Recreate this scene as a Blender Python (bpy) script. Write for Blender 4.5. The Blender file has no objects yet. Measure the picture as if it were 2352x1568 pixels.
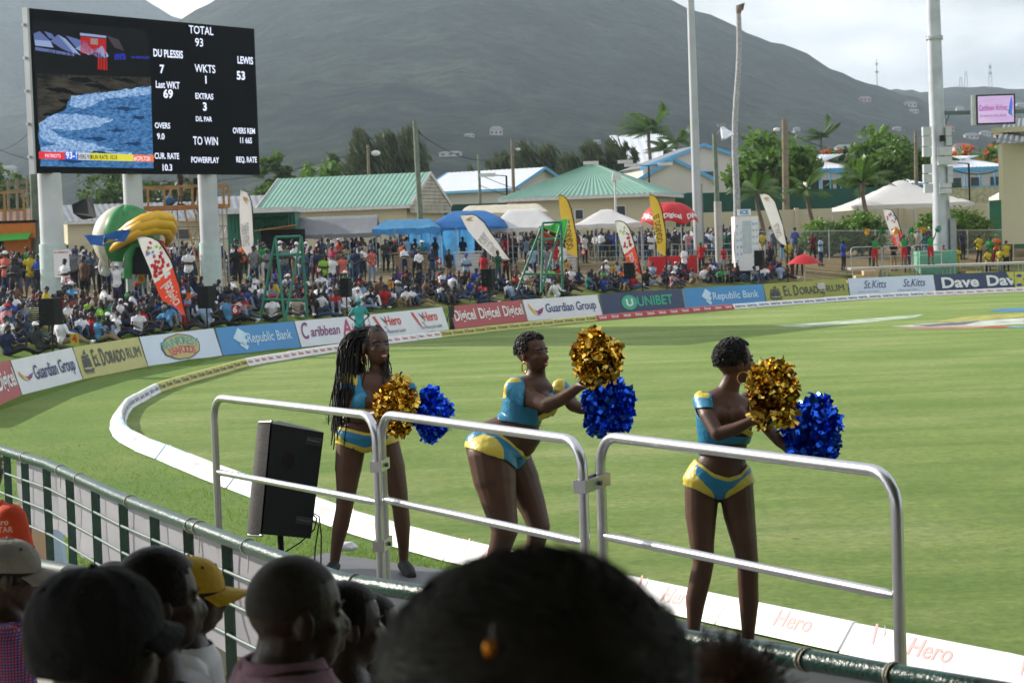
import bpy,bmesh,math,random
import numpy as np
from mathutils import Vector,Matrix
R=math.radians
random.seed(7); np.random.seed(7)
scene=bpy.context.scene
COL=scene.collection

# ------------------------------------------------------------ camera, sky, sun, exposure
FPX,ROLL,PITCH,EYE=4700.0,R(1.95),math.atan(239/4700.0),3.8
FWD=Vector((0,math.cos(PITCH),-math.sin(PITCH)))
_r0=Vector((1,0,0)); _u0=Vector((0,math.sin(PITCH),math.cos(PITCH)))
RGT=_r0*math.cos(ROLL)-_u0*math.sin(ROLL)
UPV=_r0*math.sin(ROLL)+_u0*math.cos(ROLL)
cam_data=bpy.data.cameras.new('camera')
cam=bpy.data.objects.new('camera',cam_data); COL.objects.link(cam)
m=Matrix.Identity(4)
for i in range(3):
	m[i][0]=RGT[i]; m[i][1]=UPV[i]; m[i][2]=-FWD[i]
m.translation=Vector((0,0,EYE))
cam.matrix_world=m
cam_data.sensor_width=36.0
cam_data.lens=36.0*FPX/2352.0
cam_data.clip_start=0.1; cam_data.clip_end=20000
cam_data.dof.use_dof=True; cam_data.dof.focus_distance=16.0; cam_data.dof.aperture_fstop=8.5
scene.camera=cam

SUN=Vector((-0.80,0.42,0.44)).normalized()
SUN_EL=math.asin(SUN.z); SUN_AZ=math.atan2(SUN.x,SUN.y)
world=bpy.data.worlds.new('World'); scene.world=world; world.use_nodes=True
nt=world.node_tree; nt.nodes.clear()
out=nt.nodes.new('ShaderNodeOutputWorld'); bg=nt.nodes.new('ShaderNodeBackground')
sky=nt.nodes.new('ShaderNodeTexSky'); sky.sky_type='NISHITA'; sky.sun_disc=False
sky.sun_elevation=SUN_EL; sky.sun_rotation=SUN_AZ % (2*math.pi); sky.dust_density=2.0
tc=nt.nodes.new('ShaderNodeTexCoord'); mp=nt.nodes.new('ShaderNodeMapping')
mp.inputs['Scale'].default_value=(1,1,2.6)
mp.inputs['Location'].default_value=(0.35,0.1,0.0)
n1=nt.nodes.new('ShaderNodeTexNoise'); n1.inputs['Scale'].default_value=4.2; n1.inputs['Detail'].default_value=9; n1.inputs['Roughness'].default_value=0.52
rp=nt.nodes.new('ShaderNodeValToRGB')
rp.color_ramp.elements[0].position=0.34; rp.color_ramp.elements[1].position=0.54
n2=nt.nodes.new('ShaderNodeTexNoise'); n2.inputs['Scale'].default_value=6; n2.inputs['Detail'].default_value=8
rc=nt.nodes.new('ShaderNodeValToRGB')
rc.color_ramp.elements[0].position=0.36; rc.color_ramp.elements[0].color=(6.6,7.2,8.0,1)
rc.color_ramp.elements[1].position=0.62; rc.color_ramp.elements[1].color=(15.5,15.5,15.6,1)
mx=nt.nodes.new('ShaderNodeMixRGB')
L=nt.links.new
L(tc.outputs['Generated'],mp.inputs['Vector']); L(mp.outputs['Vector'],n1.inputs['Vector']); L(mp.outputs['Vector'],n2.inputs['Vector'])
L(n1.outputs['Fac'],rp.inputs['Fac']); L(n2.outputs['Fac'],rc.inputs['Fac'])
L(rp.outputs['Color'],mx.inputs['Fac']); L(sky.outputs['Color'],mx.inputs['Color1']); L(rc.outputs['Color'],mx.inputs['Color2'])
L(mx.outputs['Color'],bg.inputs['Color']); L(bg.outputs['Background'],out.inputs['Surface'])
bg.inputs['Strength'].default_value=0.068
sd=bpy.data.lights.new('sun','SUN'); sd.energy=5.0; sd.angle=R(0.55); sd.color=(1.0,0.93,0.82)
so=bpy.data.objects.new('sun',sd); COL.objects.link(so)
so.rotation_euler=SUN.to_track_quat('Z','Y').to_euler()
scene.view_settings.view_transform='Standard'; scene.view_settings.look='None'
scene.view_settings.exposure=0.45; scene.view_settings.gamma=1.0
scene.view_settings.use_curve_mapping=False
scene.render.engine='CYCLES'
cy=scene.cycles
cy.use_denoising=True
cy.max_bounces=6; cy.diffuse_bounces=3; cy.glossy_bounces=3; cy.transmission_bounces=3; cy.transparent_max_bounces=8; cy.volume_bounces=1
cy.use_adaptive_sampling=True; cy.adaptive_threshold=0.015
cy.volume_step_rate=1.0

# ------------------------------------------------------------ measuring helpers (2352 x 1568 picture units)
def ray(px,py):
	return FWD+RGT*((px-1176)/FPX)+UPV*((784-py)/FPX)
def D(px,py,Y):
	r=ray(px,py); t=Y/r.y
	return Vector((r.x*t,Y,EYE+r.z*t))
def G(px,py,z=0.0):
	r=ray(px,py); t=(z-EYE)/r.z
	return Vector((r.x*t,r.y*t,z))
def PX(v):
	d=Vector(v)-Vector((0,0,EYE)); w=d.dot(FWD)
	return 1176+FPX*d.dot(RGT)/w,784-FPX*d.dot(UPV)/w

# ------------------------------------------------------------ materials
_mats= {}
def M(name,col,rough=0.65,metal=0.0,var=0.12,scale=4.0,bump=0.0,bscale=30.0,emit=0.0,sheen=0.0,spec=0.5,trans=0.0):
	if name in _mats: return _mats[name]
	mt=bpy.data.materials.new(name); mt.use_nodes=True
	t=mt.node_tree; b=t.nodes['Principled BSDF']
	c=(col[0],col[1],col[2],1)
	b.inputs['Roughness'].default_value=rough; b.inputs['Metallic'].default_value=metal
	b.inputs['Specular IOR Level'].default_value=spec
	tcn=t.nodes.new('ShaderNodeTexCoord')
	if var > 0:
		nz=t.nodes.new('ShaderNodeTexNoise'); nz.inputs['Scale'].default_value=scale; nz.inputs['Detail'].default_value=5
		r_=t.nodes.new('ShaderNodeValToRGB')
		r_.color_ramp.elements[0].position=0.3; r_.color_ramp.elements[1].position=0.7
		r_.color_ramp.elements[0].color=tuple(x*(1-var) for x in c[:3])+(1,)
		r_.color_ramp.elements[1].color=tuple(min(1,x*(1+var)) for x in c[:3])+(1,)
		t.links.new(tcn.outputs['Object'],nz.inputs['Vector']); t.links.new(nz.outputs['Fac'],r_.inputs['Fac'])
		t.links.new(r_.outputs['Color'],b.inputs['Base Color'])
		if emit > 0: t.links.new(r_.outputs['Color'],b.inputs['Emission Color'])
	else:
		b.inputs['Base Color'].default_value=c
		b.inputs['Emission Color'].default_value=c
		if emit > 0: b.inputs['Base Color'].default_value=(0,0,0,1); b.inputs['Specular IOR Level'].default_value=.05
	if emit > 0: b.inputs['Emission Strength'].default_value=emit
	if bump > 0:
		nb=t.nodes.new('ShaderNodeTexNoise'); nb.inputs['Scale'].default_value=bscale; nb.inputs['Detail'].default_value=4
		bp=t.nodes.new('ShaderNodeBump'); bp.inputs['Strength'].default_value=bump; bp.inputs['Distance'].default_value=0.02
		t.links.new(tcn.outputs['Object'],nb.inputs['Vector']); t.links.new(nb.outputs['Fac'],bp.inputs['Height'])
		t.links.new(bp.outputs['Normal'],b.inputs['Normal'])
	if sheen > 0:
		b.inputs['Sheen Weight'].default_value=sheen
	if trans > 0:   # thin cloth / leaf that lets light through
		tr=t.nodes.new('ShaderNodeBsdfTranslucent'); ms=t.nodes.new('ShaderNodeMixShader'); ms.inputs[0].default_value=trans
		o_=t.nodes['Material Output']
		if var > 0: t.links.new(r_.outputs['Color'],tr.inputs['Color'])
		else: tr.inputs['Color'].default_value=c
		t.links.new(b.outputs[0],ms.inputs[1]); t.links.new(tr.outputs[0],ms.inputs[2]); t.links.new(ms.outputs[0],o_.inputs['Surface'])
	_mats[name]=mt
	return mt

# ------------------------------------------------------------ object helpers
def tag(o,label=None,cat=None,group=None,kind=None):
	if label: o['label']=label
	if cat: o['category']=cat
	if group: o['group']=group
	if kind: o['kind']=kind
	return o
def empty(name,loc,rz=0.0,label=None,cat=None,group=None):
	o=bpy.data.objects.new(name,None); COL.objects.link(o); o.empty_display_size=0.2
	o.location=loc; o.rotation_euler=(0,0,rz)
	return tag(o,label,cat,group)
def copy_tree(o,parent=None):
	c=o.copy(); COL.objects.link(c); c.parent=parent
	for ch in o.children: copy_tree(ch,c)
	return c

class Frame:
	"""Local frame: o origin, u along, v up, w outwards."""
	def __init__(s,o,u,v=None,w=None):
		s.o=Vector(o); s.u=Vector(u).normalized()
		s.v=Vector(v).normalized() if v is not None else Vector((0,0,1))
		s.w=Vector(w).normalized() if w is not None else s.u.cross(s.v).normalized()
	def __call__(s,a,b,c=0.0): return s.o+s.u*a+s.v*b+s.w*c

class MB:
	def __init__(s): s.v=[]; s.f=[]; s.m=[]; s.sm=[]
	def add(s,vs,fs,mi=0,smooth=False):
		n=len(s.v); s.v.extend([tuple(x) for x in vs])
		for f in fs: s.f.append([n+i for i in f]); s.m.append(mi); s.sm.append(smooth)
	def box(s,c,size,mi=0,rz=0.0,mat=None):
		hx,hy,hz=size[0]/2,size[1]/2,size[2]/2
		pts=[Vector((x,y,z)) for z in (-hz,hz) for y in (-hy,hy) for x in (-hx,hx)]
		if mat is None: mat=Matrix.Rotation(rz,3,'Z')
		c=Vector(c)
		s.add([c+mat @ p for p in pts],[(0,2,3,1),(4,5,7,6),(0,1,5,4),(2,6,7,3),(0,4,6,2),(1,3,7,5)],mi)
	def bar(s,p0,p1,w,h=None,mi=0,up=(0,0,1)):
		p0,p1=Vector(p0),Vector(p1); d=p1-p0; L_=d.length
		if L_ < 1e-6: return
		d.normalize(); up=Vector(up)
		x=d.cross(up)
		if x.length < 1e-3: x=d.cross(Vector((0,1,0)))
		x.normalize(); y=x.cross(d); h=h or w
		mt=Matrix((x,y,d)).transposed()
		s.box((p0+p1)/2,(w,h,L_),mi,mat=mt)
	def tube(s,pts,r,n=8,mi=0,cap=True,ry=None):
		pts=[Vector(p) for p in pts]; k=len(pts)
		rs=r if isinstance(r,(list,tuple)) else [r]*k
		vs=[]; fs=[]
		prev=None
		for i,p in enumerate(pts):
			d=(pts[min(i+1,k-1)]-pts[max(i-1,0)]).normalized()
			if prev is None:
				x=d.cross(Vector((0,0,1)))
				if x.length < 0.05: x=d.cross(Vector((0,1,0)))
			else: x=prev-d*prev.dot(d)
			x.normalize(); prev=x.copy(); y=d.cross(x)
			for j in range(n):
				a=2*math.pi*j/n
				vs.append(p+x*math.cos(a)*rs[i]+y*math.sin(a)*rs[i])
		for i in range(k-1):
			for j in range(n):
				a,b=i*n+j,i*n+(j+1) % n
				fs.append((a,b,b+n,a+n))
		s.add(vs,fs,mi,True)
		if cap:
			s.add(vs[:n],[tuple(range(n))[::-1]],mi); s.add(vs[-n:],[tuple(range(n))],mi)
	def ball(s,c,r,mi=0,seg=10,rings=7,mat=None,smooth=True):
		c=Vector(c); rx,ry,rz=r if isinstance(r,(tuple,list)) else (r,r,r)
		vs=[]; fs=[]
		for i in range(rings+1):
			th=math.pi*i/rings
			for j in range(seg):
				ph=2*math.pi*j/seg
				p=Vector((rx*math.sin(th)*math.cos(ph),ry*math.sin(th)*math.sin(ph),rz*math.cos(th)))
				if mat is not None: p=mat @ p
				vs.append(c+p)
		for i in range(rings):
			for j in range(seg):
				a,b=i*seg+j,i*seg+(j+1) % seg
				fs.append((a,a+seg,b+seg,b))
		s.add(vs,fs,mi,smooth)
	def prism(s,poly,off,mi=0):
		"""poly: list of points (planar), off: extrusion vector."""
		n=len(poly); P=[Vector(p) for p in poly]; off=Vector(off)
		s.add(P+[p+off for p in P],[tuple(range(n)),tuple(range(2*n-1,n-1,-1))]+[((i+1) % n,i,i+n,(i+1) % n+n) for i in range(n)],mi)
	def grid(s,fn,nu,nv,mi=0,smooth=True):
		vs=[fn(i/nu,j/nv) for j in range(nv+1) for i in range(nu+1)]
		fs=[(j*(nu+1)+i,j*(nu+1)+i+1,(j+1)*(nu+1)+i+1,(j+1)*(nu+1)+i) for j in range(nv) for i in range(nu)]
		s.add(vs,fs,mi,smooth)
	def text(s,txt,fr,a,b,h,mi=0,c=0.004,bold=0.0,shear=0.0,sx=1.0,align='C',rot=0.0,mirror=False):
		vs,fs,w=text_geo(txt,bold,shear)
		ca,sa=math.cos(rot),math.sin(rot)
		ox= {'C': -w/2,'L': 0,'R': -w}[align]
		P=[]
		for (x,y) in vs:
			X,Y_=(x+ox)*h*sx,y*h
			if mirror: X=-X
			P.append(fr(a+X*ca-Y_*sa,b+X*sa+Y_*ca,c))
		s.add(P,fs,mi)
		return w*h*sx
	def mesh(s,name,mats):
		me=bpy.data.meshes.new(name); me.from_pydata(s.v,[],s.f)
		for m_ in (mats if isinstance(mats,(list,tuple)) else [mats]): me.materials.append(m_)
		me.polygons.foreach_set('material_index',s.m); me.polygons.foreach_set('use_smooth',s.sm)
		me.update(); return me
	def build(s,name,mats,parent=None,loc=None,label=None,cat=None,group=None,kind=None,origin=None):
		"""origin: world point that becomes the object's origin."""
		if origin is not None:
			o_=Vector(origin); s.v=[(x-o_.x,y-o_.y,z-o_.z) for x,y,z in s.v]
		me=s.mesh(name,mats)
		ob=bpy.data.objects.new(name,me); COL.objects.link(ob)
		if origin is not None and parent is None: ob.location=origin
		if loc is not None: ob.location=loc
		if parent is not None: ob.parent=parent
		return tag(ob,label,cat,group,kind)
	def local(s,root):
		"""turn world coordinates into the coordinates of an empty (location + z rotation)."""
		mi=(Matrix.Translation(root.location) @ Matrix.Rotation(root.rotation_euler.z,4,'Z')).inverted()
		s.v=[tuple(mi @ Vector(p)) for p in s.v]; return s

_txt= {}
def text_geo(t,bold=0.0,shear=0.0):
	k=(t,bold,shear)
	if k in _txt: return _txt[k]
	cu=bpy.data.curves.new('lettering','FONT'); cu.body=t; cu.size=1.0; cu.resolution_u=3; cu.offset=bold; cu.shear=shear
	cu.fill_mode='BOTH'; cu.dimensions='2D'
	ob=bpy.data.objects.new('lettering',cu); COL.objects.link(ob)
	dg=bpy.context.evaluated_depsgraph_get()
	me=bpy.data.meshes.new_from_object(ob.evaluated_get(dg))
	vs=[(v.co.x/0.70,v.co.y/0.70) for v in me.vertices]; fs=[tuple(p.vertices) for p in me.polygons]
	w=max([v[0] for v in vs]+[0.1])
	bpy.data.objects.remove(ob); bpy.data.curves.remove(cu); bpy.data.meshes.remove(me)
	_txt[k]=(vs,fs,w); return _txt[k]

def shared(name,me,parent,loc=(0,0,0),rz=0.0,mat=None,mats=None):
	"""an object that shares mesh data; materials linked to the object."""
	o=bpy.data.objects.new(name,me); COL.objects.link(o); o.parent=parent; o.location=loc; o.rotation_euler=(0,0,rz)
	if mat is not None: mats=[mat]
	if mats:
		for i,mm in enumerate(mats):
			if i < len(o.material_slots):
				o.material_slots[i].link='OBJECT'; o.material_slots[i].material=mm
	return o
def noise3(x,y,z=0.0):
	from mathutils import noise
	return noise.noise(Vector((x,y,z)))
# ============================================================ SETTING
FENCE_PX=[(0,934),(52,912),(191,873),(340,843),(511,818),(692,799),(860,781),(1045,757),(1212,739),(1385,725),(1575,710),(1761,698),(1952,683),(2150,674),(2349,664)]
FENCE=[G(*p) for p in FENCE_PX]
_a=FENCE[0]; _b=FENCE[-1]
FLINE=[Vector((-14,20,0)),Vector((-14.2,36,0))]+FENCE+[_b+(FENCE[-1]-FENCE[-2]).normalized()*60+Vector((0,-12,0))]
_P=np.array([(p.x,p.y) for p in FLINE])
def fence_s(x,y):
	"""signed distance behind the fence (positive on the crowd side)"""
	p=np.array([x,y]); a=_P[:-1]; b=_P[1:]; ab=b-a
	t=np.clip(((p-a)*ab).sum(1)/(ab**2).sum(1),0,1)
	q=a+ab*t[:,None]; d=np.hypot(*(p-q).T); i=int(d.argmin())
	cr=ab[i][0]*(p[1]-a[i][1])-ab[i][1]*(p[0]-a[i][0])
	return d[i] if cr > 0 else -d[i]
PROF=[(-99,0),(0.4,0),(3,.45),(9,1.5),(12,1.85),(23,2.3),(40,2.5),(90,3.2),(200,5)]
def bank_z(x,y):
	s=fence_s(x,y)
	z=float(np.interp(s,[q[0] for q in PROF],[q[1] for q in PROF]))
	if s > 0.4: z += 0.06*noise3(x*.4,y*.4)*min(1,s/4)
	return z
def on_bank(px,py):
	"""where the line of sight through a picture point meets the bank"""
	r=ray(px,py); lo=None; y=40.0
	while y < 260:
		t=y/r.y; x=r.x*t; z=EYE+r.z*t
		if z < bank_z(x,y): break
		y += 1.0
	a,b=y-1,y
	for _ in range(12):
		c=(a+b)/2; t=c/r.y
		if EYE+r.z*t < bank_z(r.x*t,c): b=c
		else: a=c
	t=b/r.y
	return Vector((r.x*t,b,bank_z(r.x*t,b)))
def img_depth(px,Y): return D(px,500,Y).x

# --- grass materials
def grass_mat(name,c1,c2,c3,stripes=False,dry=False):
	mt=bpy.data.materials.new(name); mt.use_nodes=True; t=mt.node_tree; b=t.nodes['Principled BSDF']
	b.inputs['Roughness'].default_value=0.85; b.inputs['Specular IOR Level'].default_value=0.15
	b.inputs['Sheen Weight'].default_value=0.25; b.inputs['Sheen Roughness'].default_value=0.5
	b.inputs['Sheen Tint'].default_value=(0.75,1,0.45,1)
	tcn=t.nodes.new('ShaderNodeTexCoord'); mpn=t.nodes.new('ShaderNodeMapping')
	t.links.new(tcn.outputs['Object'],mpn.inputs['Vector'])
	def noise(sc,det=5,rough=.6,src=None):
		n=t.nodes.new('ShaderNodeTexNoise'); n.inputs['Scale'].default_value=sc; n.inputs['Detail'].default_value=det; n.inputs['Roughness'].default_value=rough
		t.links.new((src or mpn).outputs[0],n.inputs['Vector']); return n
	def ramp(n,e):
		r=t.nodes.new('ShaderNodeValToRGB')
		while len(r.color_ramp.elements) < len(e): r.color_ramp.elements.new(0.5)
		for k,(p,c) in enumerate(e):
			r.color_ramp.elements[k].position=p; r.color_ramp.elements[k].color=tuple(c)+(1,)
		t.links.new(n.outputs[0],r.inputs['Fac']); return r
	big=noise(0.22,4); r1=ramp(big,[(0.33,c1),(0.52,c2),(0.68,c3)])
	fine=noise(7.0,9,.85); r2=ramp(fine,[(0.3,(.38,.42,.36)),(0.7,(1.6,1.55,1.55))])
	ml=t.nodes.new('ShaderNodeMixRGB'); ml.blend_type='MULTIPLY'; ml.inputs['Fac'].default_value=1
	t.links.new(r1.outputs[0],ml.inputs['Color1']); t.links.new(r2.outputs[0],ml.inputs['Color2'])
	last=ml
	if stripes:   # mown bands across the outfield, plus worn flecks
		m2=t.nodes.new('ShaderNodeMapping'); m2.inputs['Rotation'].default_value=(0,0,R(7)); m2.inputs['Scale'].default_value=(0.25,1,1)
		t.links.new(tcn.outputs['Object'],m2.inputs['Vector'])
		sn=noise(0.55,4,.6,m2); r3=ramp(sn,[(0.38,(.76,.86,.66)),(0.62,(1.32,1.18,1.50))])
		m3=t.nodes.new('ShaderNodeMixRGB'); m3.blend_type='MULTIPLY'; m3.inputs['Fac'].default_value=0.9
		t.links.new(last.outputs[0],m3.inputs['Color1']); t.links.new(r3.outputs[0],m3.inputs['Color2']); last=m3
		fl=noise(2.2,2,.5); r4=ramp(fl,[(0.20,(.35,.33,.3)),(0.27,(1,1,1))])
		m4=t.nodes.new('ShaderNodeMixRGB'); m4.blend_type='MULTIPLY'; m4.inputs['Fac'].default_value=0.8
		t.links.new(last.outputs[0],m4.inputs['Color1']); t.links.new(r4.outputs[0],m4.inputs['Color2']); last=m4
	t.links.new(last.outputs[0],b.inputs['Base Color'])
	sp_=noise(2.6,6,.8); r5=ramp(sp_,[(0.32,(.80,.84,.76)),(0.68,(1.16,1.14,1.18))]); m5=t.nodes.new('ShaderNodeMixRGB'); m5.blend_type='MULTIPLY'; m5.inputs['Fac'].default_value=1
	t.links.new(last.outputs[0],m5.inputs['Color1']); t.links.new(r5.outputs[0],m5.inputs['Color2']); t.links.new(m5.outputs[0],b.inputs['Base Color'])
	nb=noise(16,6,.85); bp=t.nodes.new('ShaderNodeBump'); bp.inputs['Strength'].default_value=0.9; bp.inputs['Distance'].default_value=0.07
	t.links.new(nb.outputs[0],bp.inputs['Height']); t.links.new(bp.outputs[0],b.inputs['Normal'])
	return mt
field_m=grass_mat('mown_grass',(.135,.210,.036),(.168,.240,.052),(.220,.272,.088),stripes=True)
outer_m=grass_mat('outer_grass',(.090,.175,.022),(.125,.205,.030),(.17,.225,.048))
far_m=grass_mat('far_ground',(.09,.12,.04),(.12,.13,.05),(.15,.14,.07))

FIELD_PX=[(2352,671),(2021,686),(1687,711),(1359,739),(1129,763),(888,791),(583,839),(378,898),(270,941),(254,965),(252,982),(260,1005),(284,1026),(360,1058),(497,1116),(721,1199),(797,1227),(1078,1308),(1540,1415),(1690,1448),(1885,1493),(2330,1590),(2620,1665)]
RING=[G(*p) for p in FIELD_PX]
RING=[RING[0]+(RING[0]-RING[1]).normalized()*12]+RING+[RING[-1]+(RING[-1]-RING[-2]).normalized()*6]
mb=MB()
poly=RING+[Vector((26,3,0)),Vector((60,40,0))]
mb.add([p+Vector((0,0,.012)) for p in poly],[tuple(range(len(poly)))[::-1]])
fld=mb.build('outfield',field_m,kind='structure')
bm=bmesh.new(); bm.from_mesh(fld.data); bmesh.ops.triangulate(bm,faces=bm.faces); bm.normal_update()
for f in bm.faces:
	if f.normal.z < 0: f.normal_flip()
bm.to_mesh(fld.data); bm.free()

mb=MB()
S_OFF=[-30,-12,-4,-1,0.4,1.5,3,5,7,9,10.5,12,15,19,23,30,40,60]
pts=FLINE; nor=[]
for i in range(len(pts)):
	d=(pts[min(i+1,len(pts)-1)]-pts[max(i-1,0)]).normalized(); nor.append(Vector((-d.y,d.x,0)))
DX=2.5
xs=np.arange(-60,75,DX); ys=np.arange(34,190,DX)
vid= {}
bankm=bpy.data.materials.new('bank_turf')
vs=[]; fs=[]
for j,y in enumerate(ys):
	for i,x in enumerate(xs):
		vs.append((x,y,bank_z(x,y) if fence_s(x,y) > -4 else 0.0))
nx=len(xs)
for j in range(len(ys)-1):
	for i in range(nx-1): fs.append((j*nx+i,j*nx+i+1,(j+1)*nx+i+1,(j+1)*nx+i))
mb.add(vs,fs,0,True)
bankm.use_nodes=True; t=bankm.node_tree; b=t.nodes['Principled BSDF']; b.inputs['Roughness'].default_value=.95; b.inputs['Specular IOR Level'].default_value=.1
tcn=t.nodes.new('ShaderNodeTexCoord'); sp=t.nodes.new('ShaderNodeSeparateXYZ'); t.links.new(tcn.outputs['Object'],sp.inputs[0])
na=t.nodes.new('ShaderNodeTexNoise'); na.inputs['Scale'].default_value=.35; na.inputs['Detail'].default_value=6; t.links.new(tcn.outputs['Object'],na.inputs['Vector'])
ad=t.nodes.new('ShaderNodeMath'); ad.operation='MULTIPLY_ADD'; ad.inputs[1].default_value=1.6; t.links.new(na.outputs[0],ad.inputs[0]); t.links.new(sp.outputs['Z'],ad.inputs[2])
rr=t.nodes.new('ShaderNodeValToRGB'); e=rr.color_ramp.elements
e[0].position=.30; e[0].color=(.10,.17,.028,1); e[1].position=.43; e[1].color=(.19,.15,.085,1)
e.new(.85).color=(.20,.17,.11,1); e.new(1.0).color=(.15,.18,.06,1)
dv=t.nodes.new('ShaderNodeMath'); dv.operation='DIVIDE'; dv.inputs[1].default_value=4.6; t.links.new(ad.outputs[0],dv.inputs[0]); t.links.new(dv.outputs[0],rr.inputs['Fac'])
nf=t.nodes.new('ShaderNodeTexNoise'); nf.inputs['Scale'].default_value=5; nf.inputs['Detail'].default_value=6; nf.inputs['Roughness'].default_value=.75; t.links.new(tcn.outputs['Object'],nf.inputs['Vector'])
rf=t.nodes.new('ShaderNodeValToRGB'); rf.color_ramp.elements[0].position=.3; rf.color_ramp.elements[0].color=(.6,.6,.55,1); rf.color_ramp.elements[1].position=.7; rf.color_ramp.elements[1].color=(1.35,1.35,1.3,1)
t.links.new(nf.outputs[0],rf.inputs['Fac']); ml=t.nodes.new('ShaderNodeMixRGB'); ml.blend_type='MULTIPLY'; ml.inputs[0].default_value=1
t.links.new(rr.outputs[0],ml.inputs[1]); t.links.new(rf.outputs[0],ml.inputs[2]); t.links.new(ml.outputs[0],b.inputs['Base Color'])
bp=t.nodes.new('ShaderNodeBump'); bp.inputs['Strength'].default_value=.6; bp.inputs['Distance'].default_value=.05; t.links.new(nf.outputs[0],bp.inputs['Height']); t.links.new(bp.outputs[0],b.inputs['Normal'])
mb.build('embankment',bankm,kind='structure')
mb=MB()
mb.add([(-80,-30,-.012),(80,-30,-.012),(80,34.1,-.012),(-80,34.1,-.012)],[(0,1,2,3)])
mb.build('near_ground',outer_m,kind='structure')
mb=MB()
q=[Vector((-40,-25,.006)),Vector((-40,19,.006))]+[p+Vector((0.02,-0.02,.006)) for p in FLINE]+[Vector((60,34,.006)),Vector((60,-25,.006))]
mb.add(q,[tuple(range(len(q)))[::-1]])
o_=mb.build('outer_turf',outer_m,kind='structure')
bm=bmesh.new(); bm.from_mesh(o_.data); bmesh.ops.triangulate(bm,faces=bm.faces); bm.normal_update()
for f in bm.faces:
	if f.normal.z < 0: f.normal_flip()
bm.to_mesh(o_.data); bm.free()
mb=MB()
mb.add([(-3000,-200,-.3),(3000,-200,-.3),(6000,12000,-.3),(-6000,12000,-.3)],[(0,1,2,3)])
mb.grid(lambda u,v: Vector((-200+520*u,180+1100*v,4.6+30*v*v+1.2*noise3(u*9,v*9))),30,30)
mb.build('plain',far_m,kind='structure')

def tuft_mesh(n,spread,h,w,seed):
	rng=np.random.RandomState(seed); mbt=MB()
	for _ in range(n):
		x,y=rng.uniform(-spread,spread,2); a=rng.uniform(0,6.28); hh=h*rng.uniform(.5,1.2); lx,ly=rng.normal(0,.35*hh,2)
		ca,sa=math.cos(a)*w,math.sin(a)*w
		mbt.add([(x-ca,y-sa,0),(x+ca,y+sa,0),(x+lx,y+ly,hh)],[(0,1,2)])
	return mbt
gm=M('grass_blade',(.14,.24,.03),.6,var=.35,scale=3,trans=.45)
mb=MB(); rng=np.random.RandomState(3)
cnt=0
while cnt < 30000:
	px=rng.uniform(0,1500); py=960+480*rng.uniform(0,1) **.8
	g=G(px,py)
	ringx=np.interp(py,[976,1026,1058,1116,1199,1308,1420],[252,284,360,497,721,1078,1600])
	if px > ringx-8: continue
	if rng.rand() < max(0.0,(g.y-22)/30): continue
	a=rng.uniform(0,6.28); clump=noise3(g.x*.9,g.y*.9); hh=(.035+.07*max(0,clump+.2))*rng.uniform(.5,1.3)
	ca,sa=math.cos(a)*.006,math.sin(a)*.006; lx,ly=rng.normal(0,.5*hh,2)
	mb.add([(g.x-ca,g.y-sa,0.004),(g.x+ca,g.y+sa,0.004),(g.x+lx,g.y+ly,hh)],[(0,1,2)]); cnt += 1
mb.build('grass',gm,label='longer green grass growing between the front rail and the white boundary cushions',cat='grass',kind='stuff')

def paint(name,pxs,col,z,var=.5):
	mm=M('paint_' +name,col,.9,var=var,scale=1.5)
	mbp=MB(); mbp.add([G(x,y)+Vector((0,0,z)) for x,y in pxs],[tuple(range(len(pxs)))])
	ob=mbp.build('field_paint',mm,kind='structure')
paint('white_a',[(1770,749),(1900,740),(2125,722),(2100,730),(1960,745),(1850,752)],(.34,.42,.30),.018)
paint('white_b',[(2045,751),(2130,744),(2352,731),(2352,745),(2200,752)],(.42,.47,.40),.018)
paint('yellow',[(2140,741),(2220,728),(2352,720),(2352,730),(2200,740)],(.30,.30,.06),.022)
paint('blue',[(2270,716),(2300,710),(2352,709),(2352,716)],(.03,.16,.42),.022)
paint('dark',[(2095,749),(2170,743),(2250,738),(2215,747),(2130,751)],(.10,.10,.12),.026)
paint('red',[(2060,757),(2130,752),(2210,750),(2290,750),(2260,755),(2120,758)],(.32,.17,.11),.024)
paint('red_dark',[(2250,753),(2300,750),(2330,752),(2290,755)],(.36,.05,.04),.028)
paint('teal',[(2310,751),(2352,750),(2352,754),(2315,755)],(.12,.30,.30),.026)

# --- mountains
hill_m=bpy.data.materials.new('forested_slope'); hill_m.use_nodes=True; t=hill_m.node_tree; b=t.nodes['Principled BSDF']
b.inputs['Roughness'].default_value=1; b.inputs['Specular IOR Level'].default_value=0
tcn=t.nodes.new('ShaderNodeTexCoord')
na=t.nodes.new('ShaderNodeTexNoise'); na.inputs['Scale'].default_value=.006; na.inputs['Detail'].default_value=8; na.inputs['Roughness'].default_value=.7
nb=t.nodes.new('ShaderNodeTexNoise'); nb.inputs['Scale'].default_value=.045; nb.inputs['Detail'].default_value=8; nb.inputs['Roughness'].default_value=.75
t.links.new(tcn.outputs['Object'],na.inputs['Vector']); t.links.new(tcn.outputs['Object'],nb.inputs['Vector'])
r1=t.nodes.new('ShaderNodeValToRGB'); e=r1.color_ramp.elements; e[0].position=.35; e[0].color=(.008,.012,.011,1); e[1].position=.65; e[1].color=(.034,.042,.032,1)
r2=t.nodes.new('ShaderNodeValToRGB'); e=r2.color_ramp.elements; e[0].position=.35; e[0].color=(.25,.27,.27,1); e[1].position=.62; e[1].color=(1.9,1.9,1.8,1)
ml=t.nodes.new('ShaderNodeMixRGB'); ml.blend_type='MULTIPLY'; ml.inputs[0].default_value=1
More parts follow.
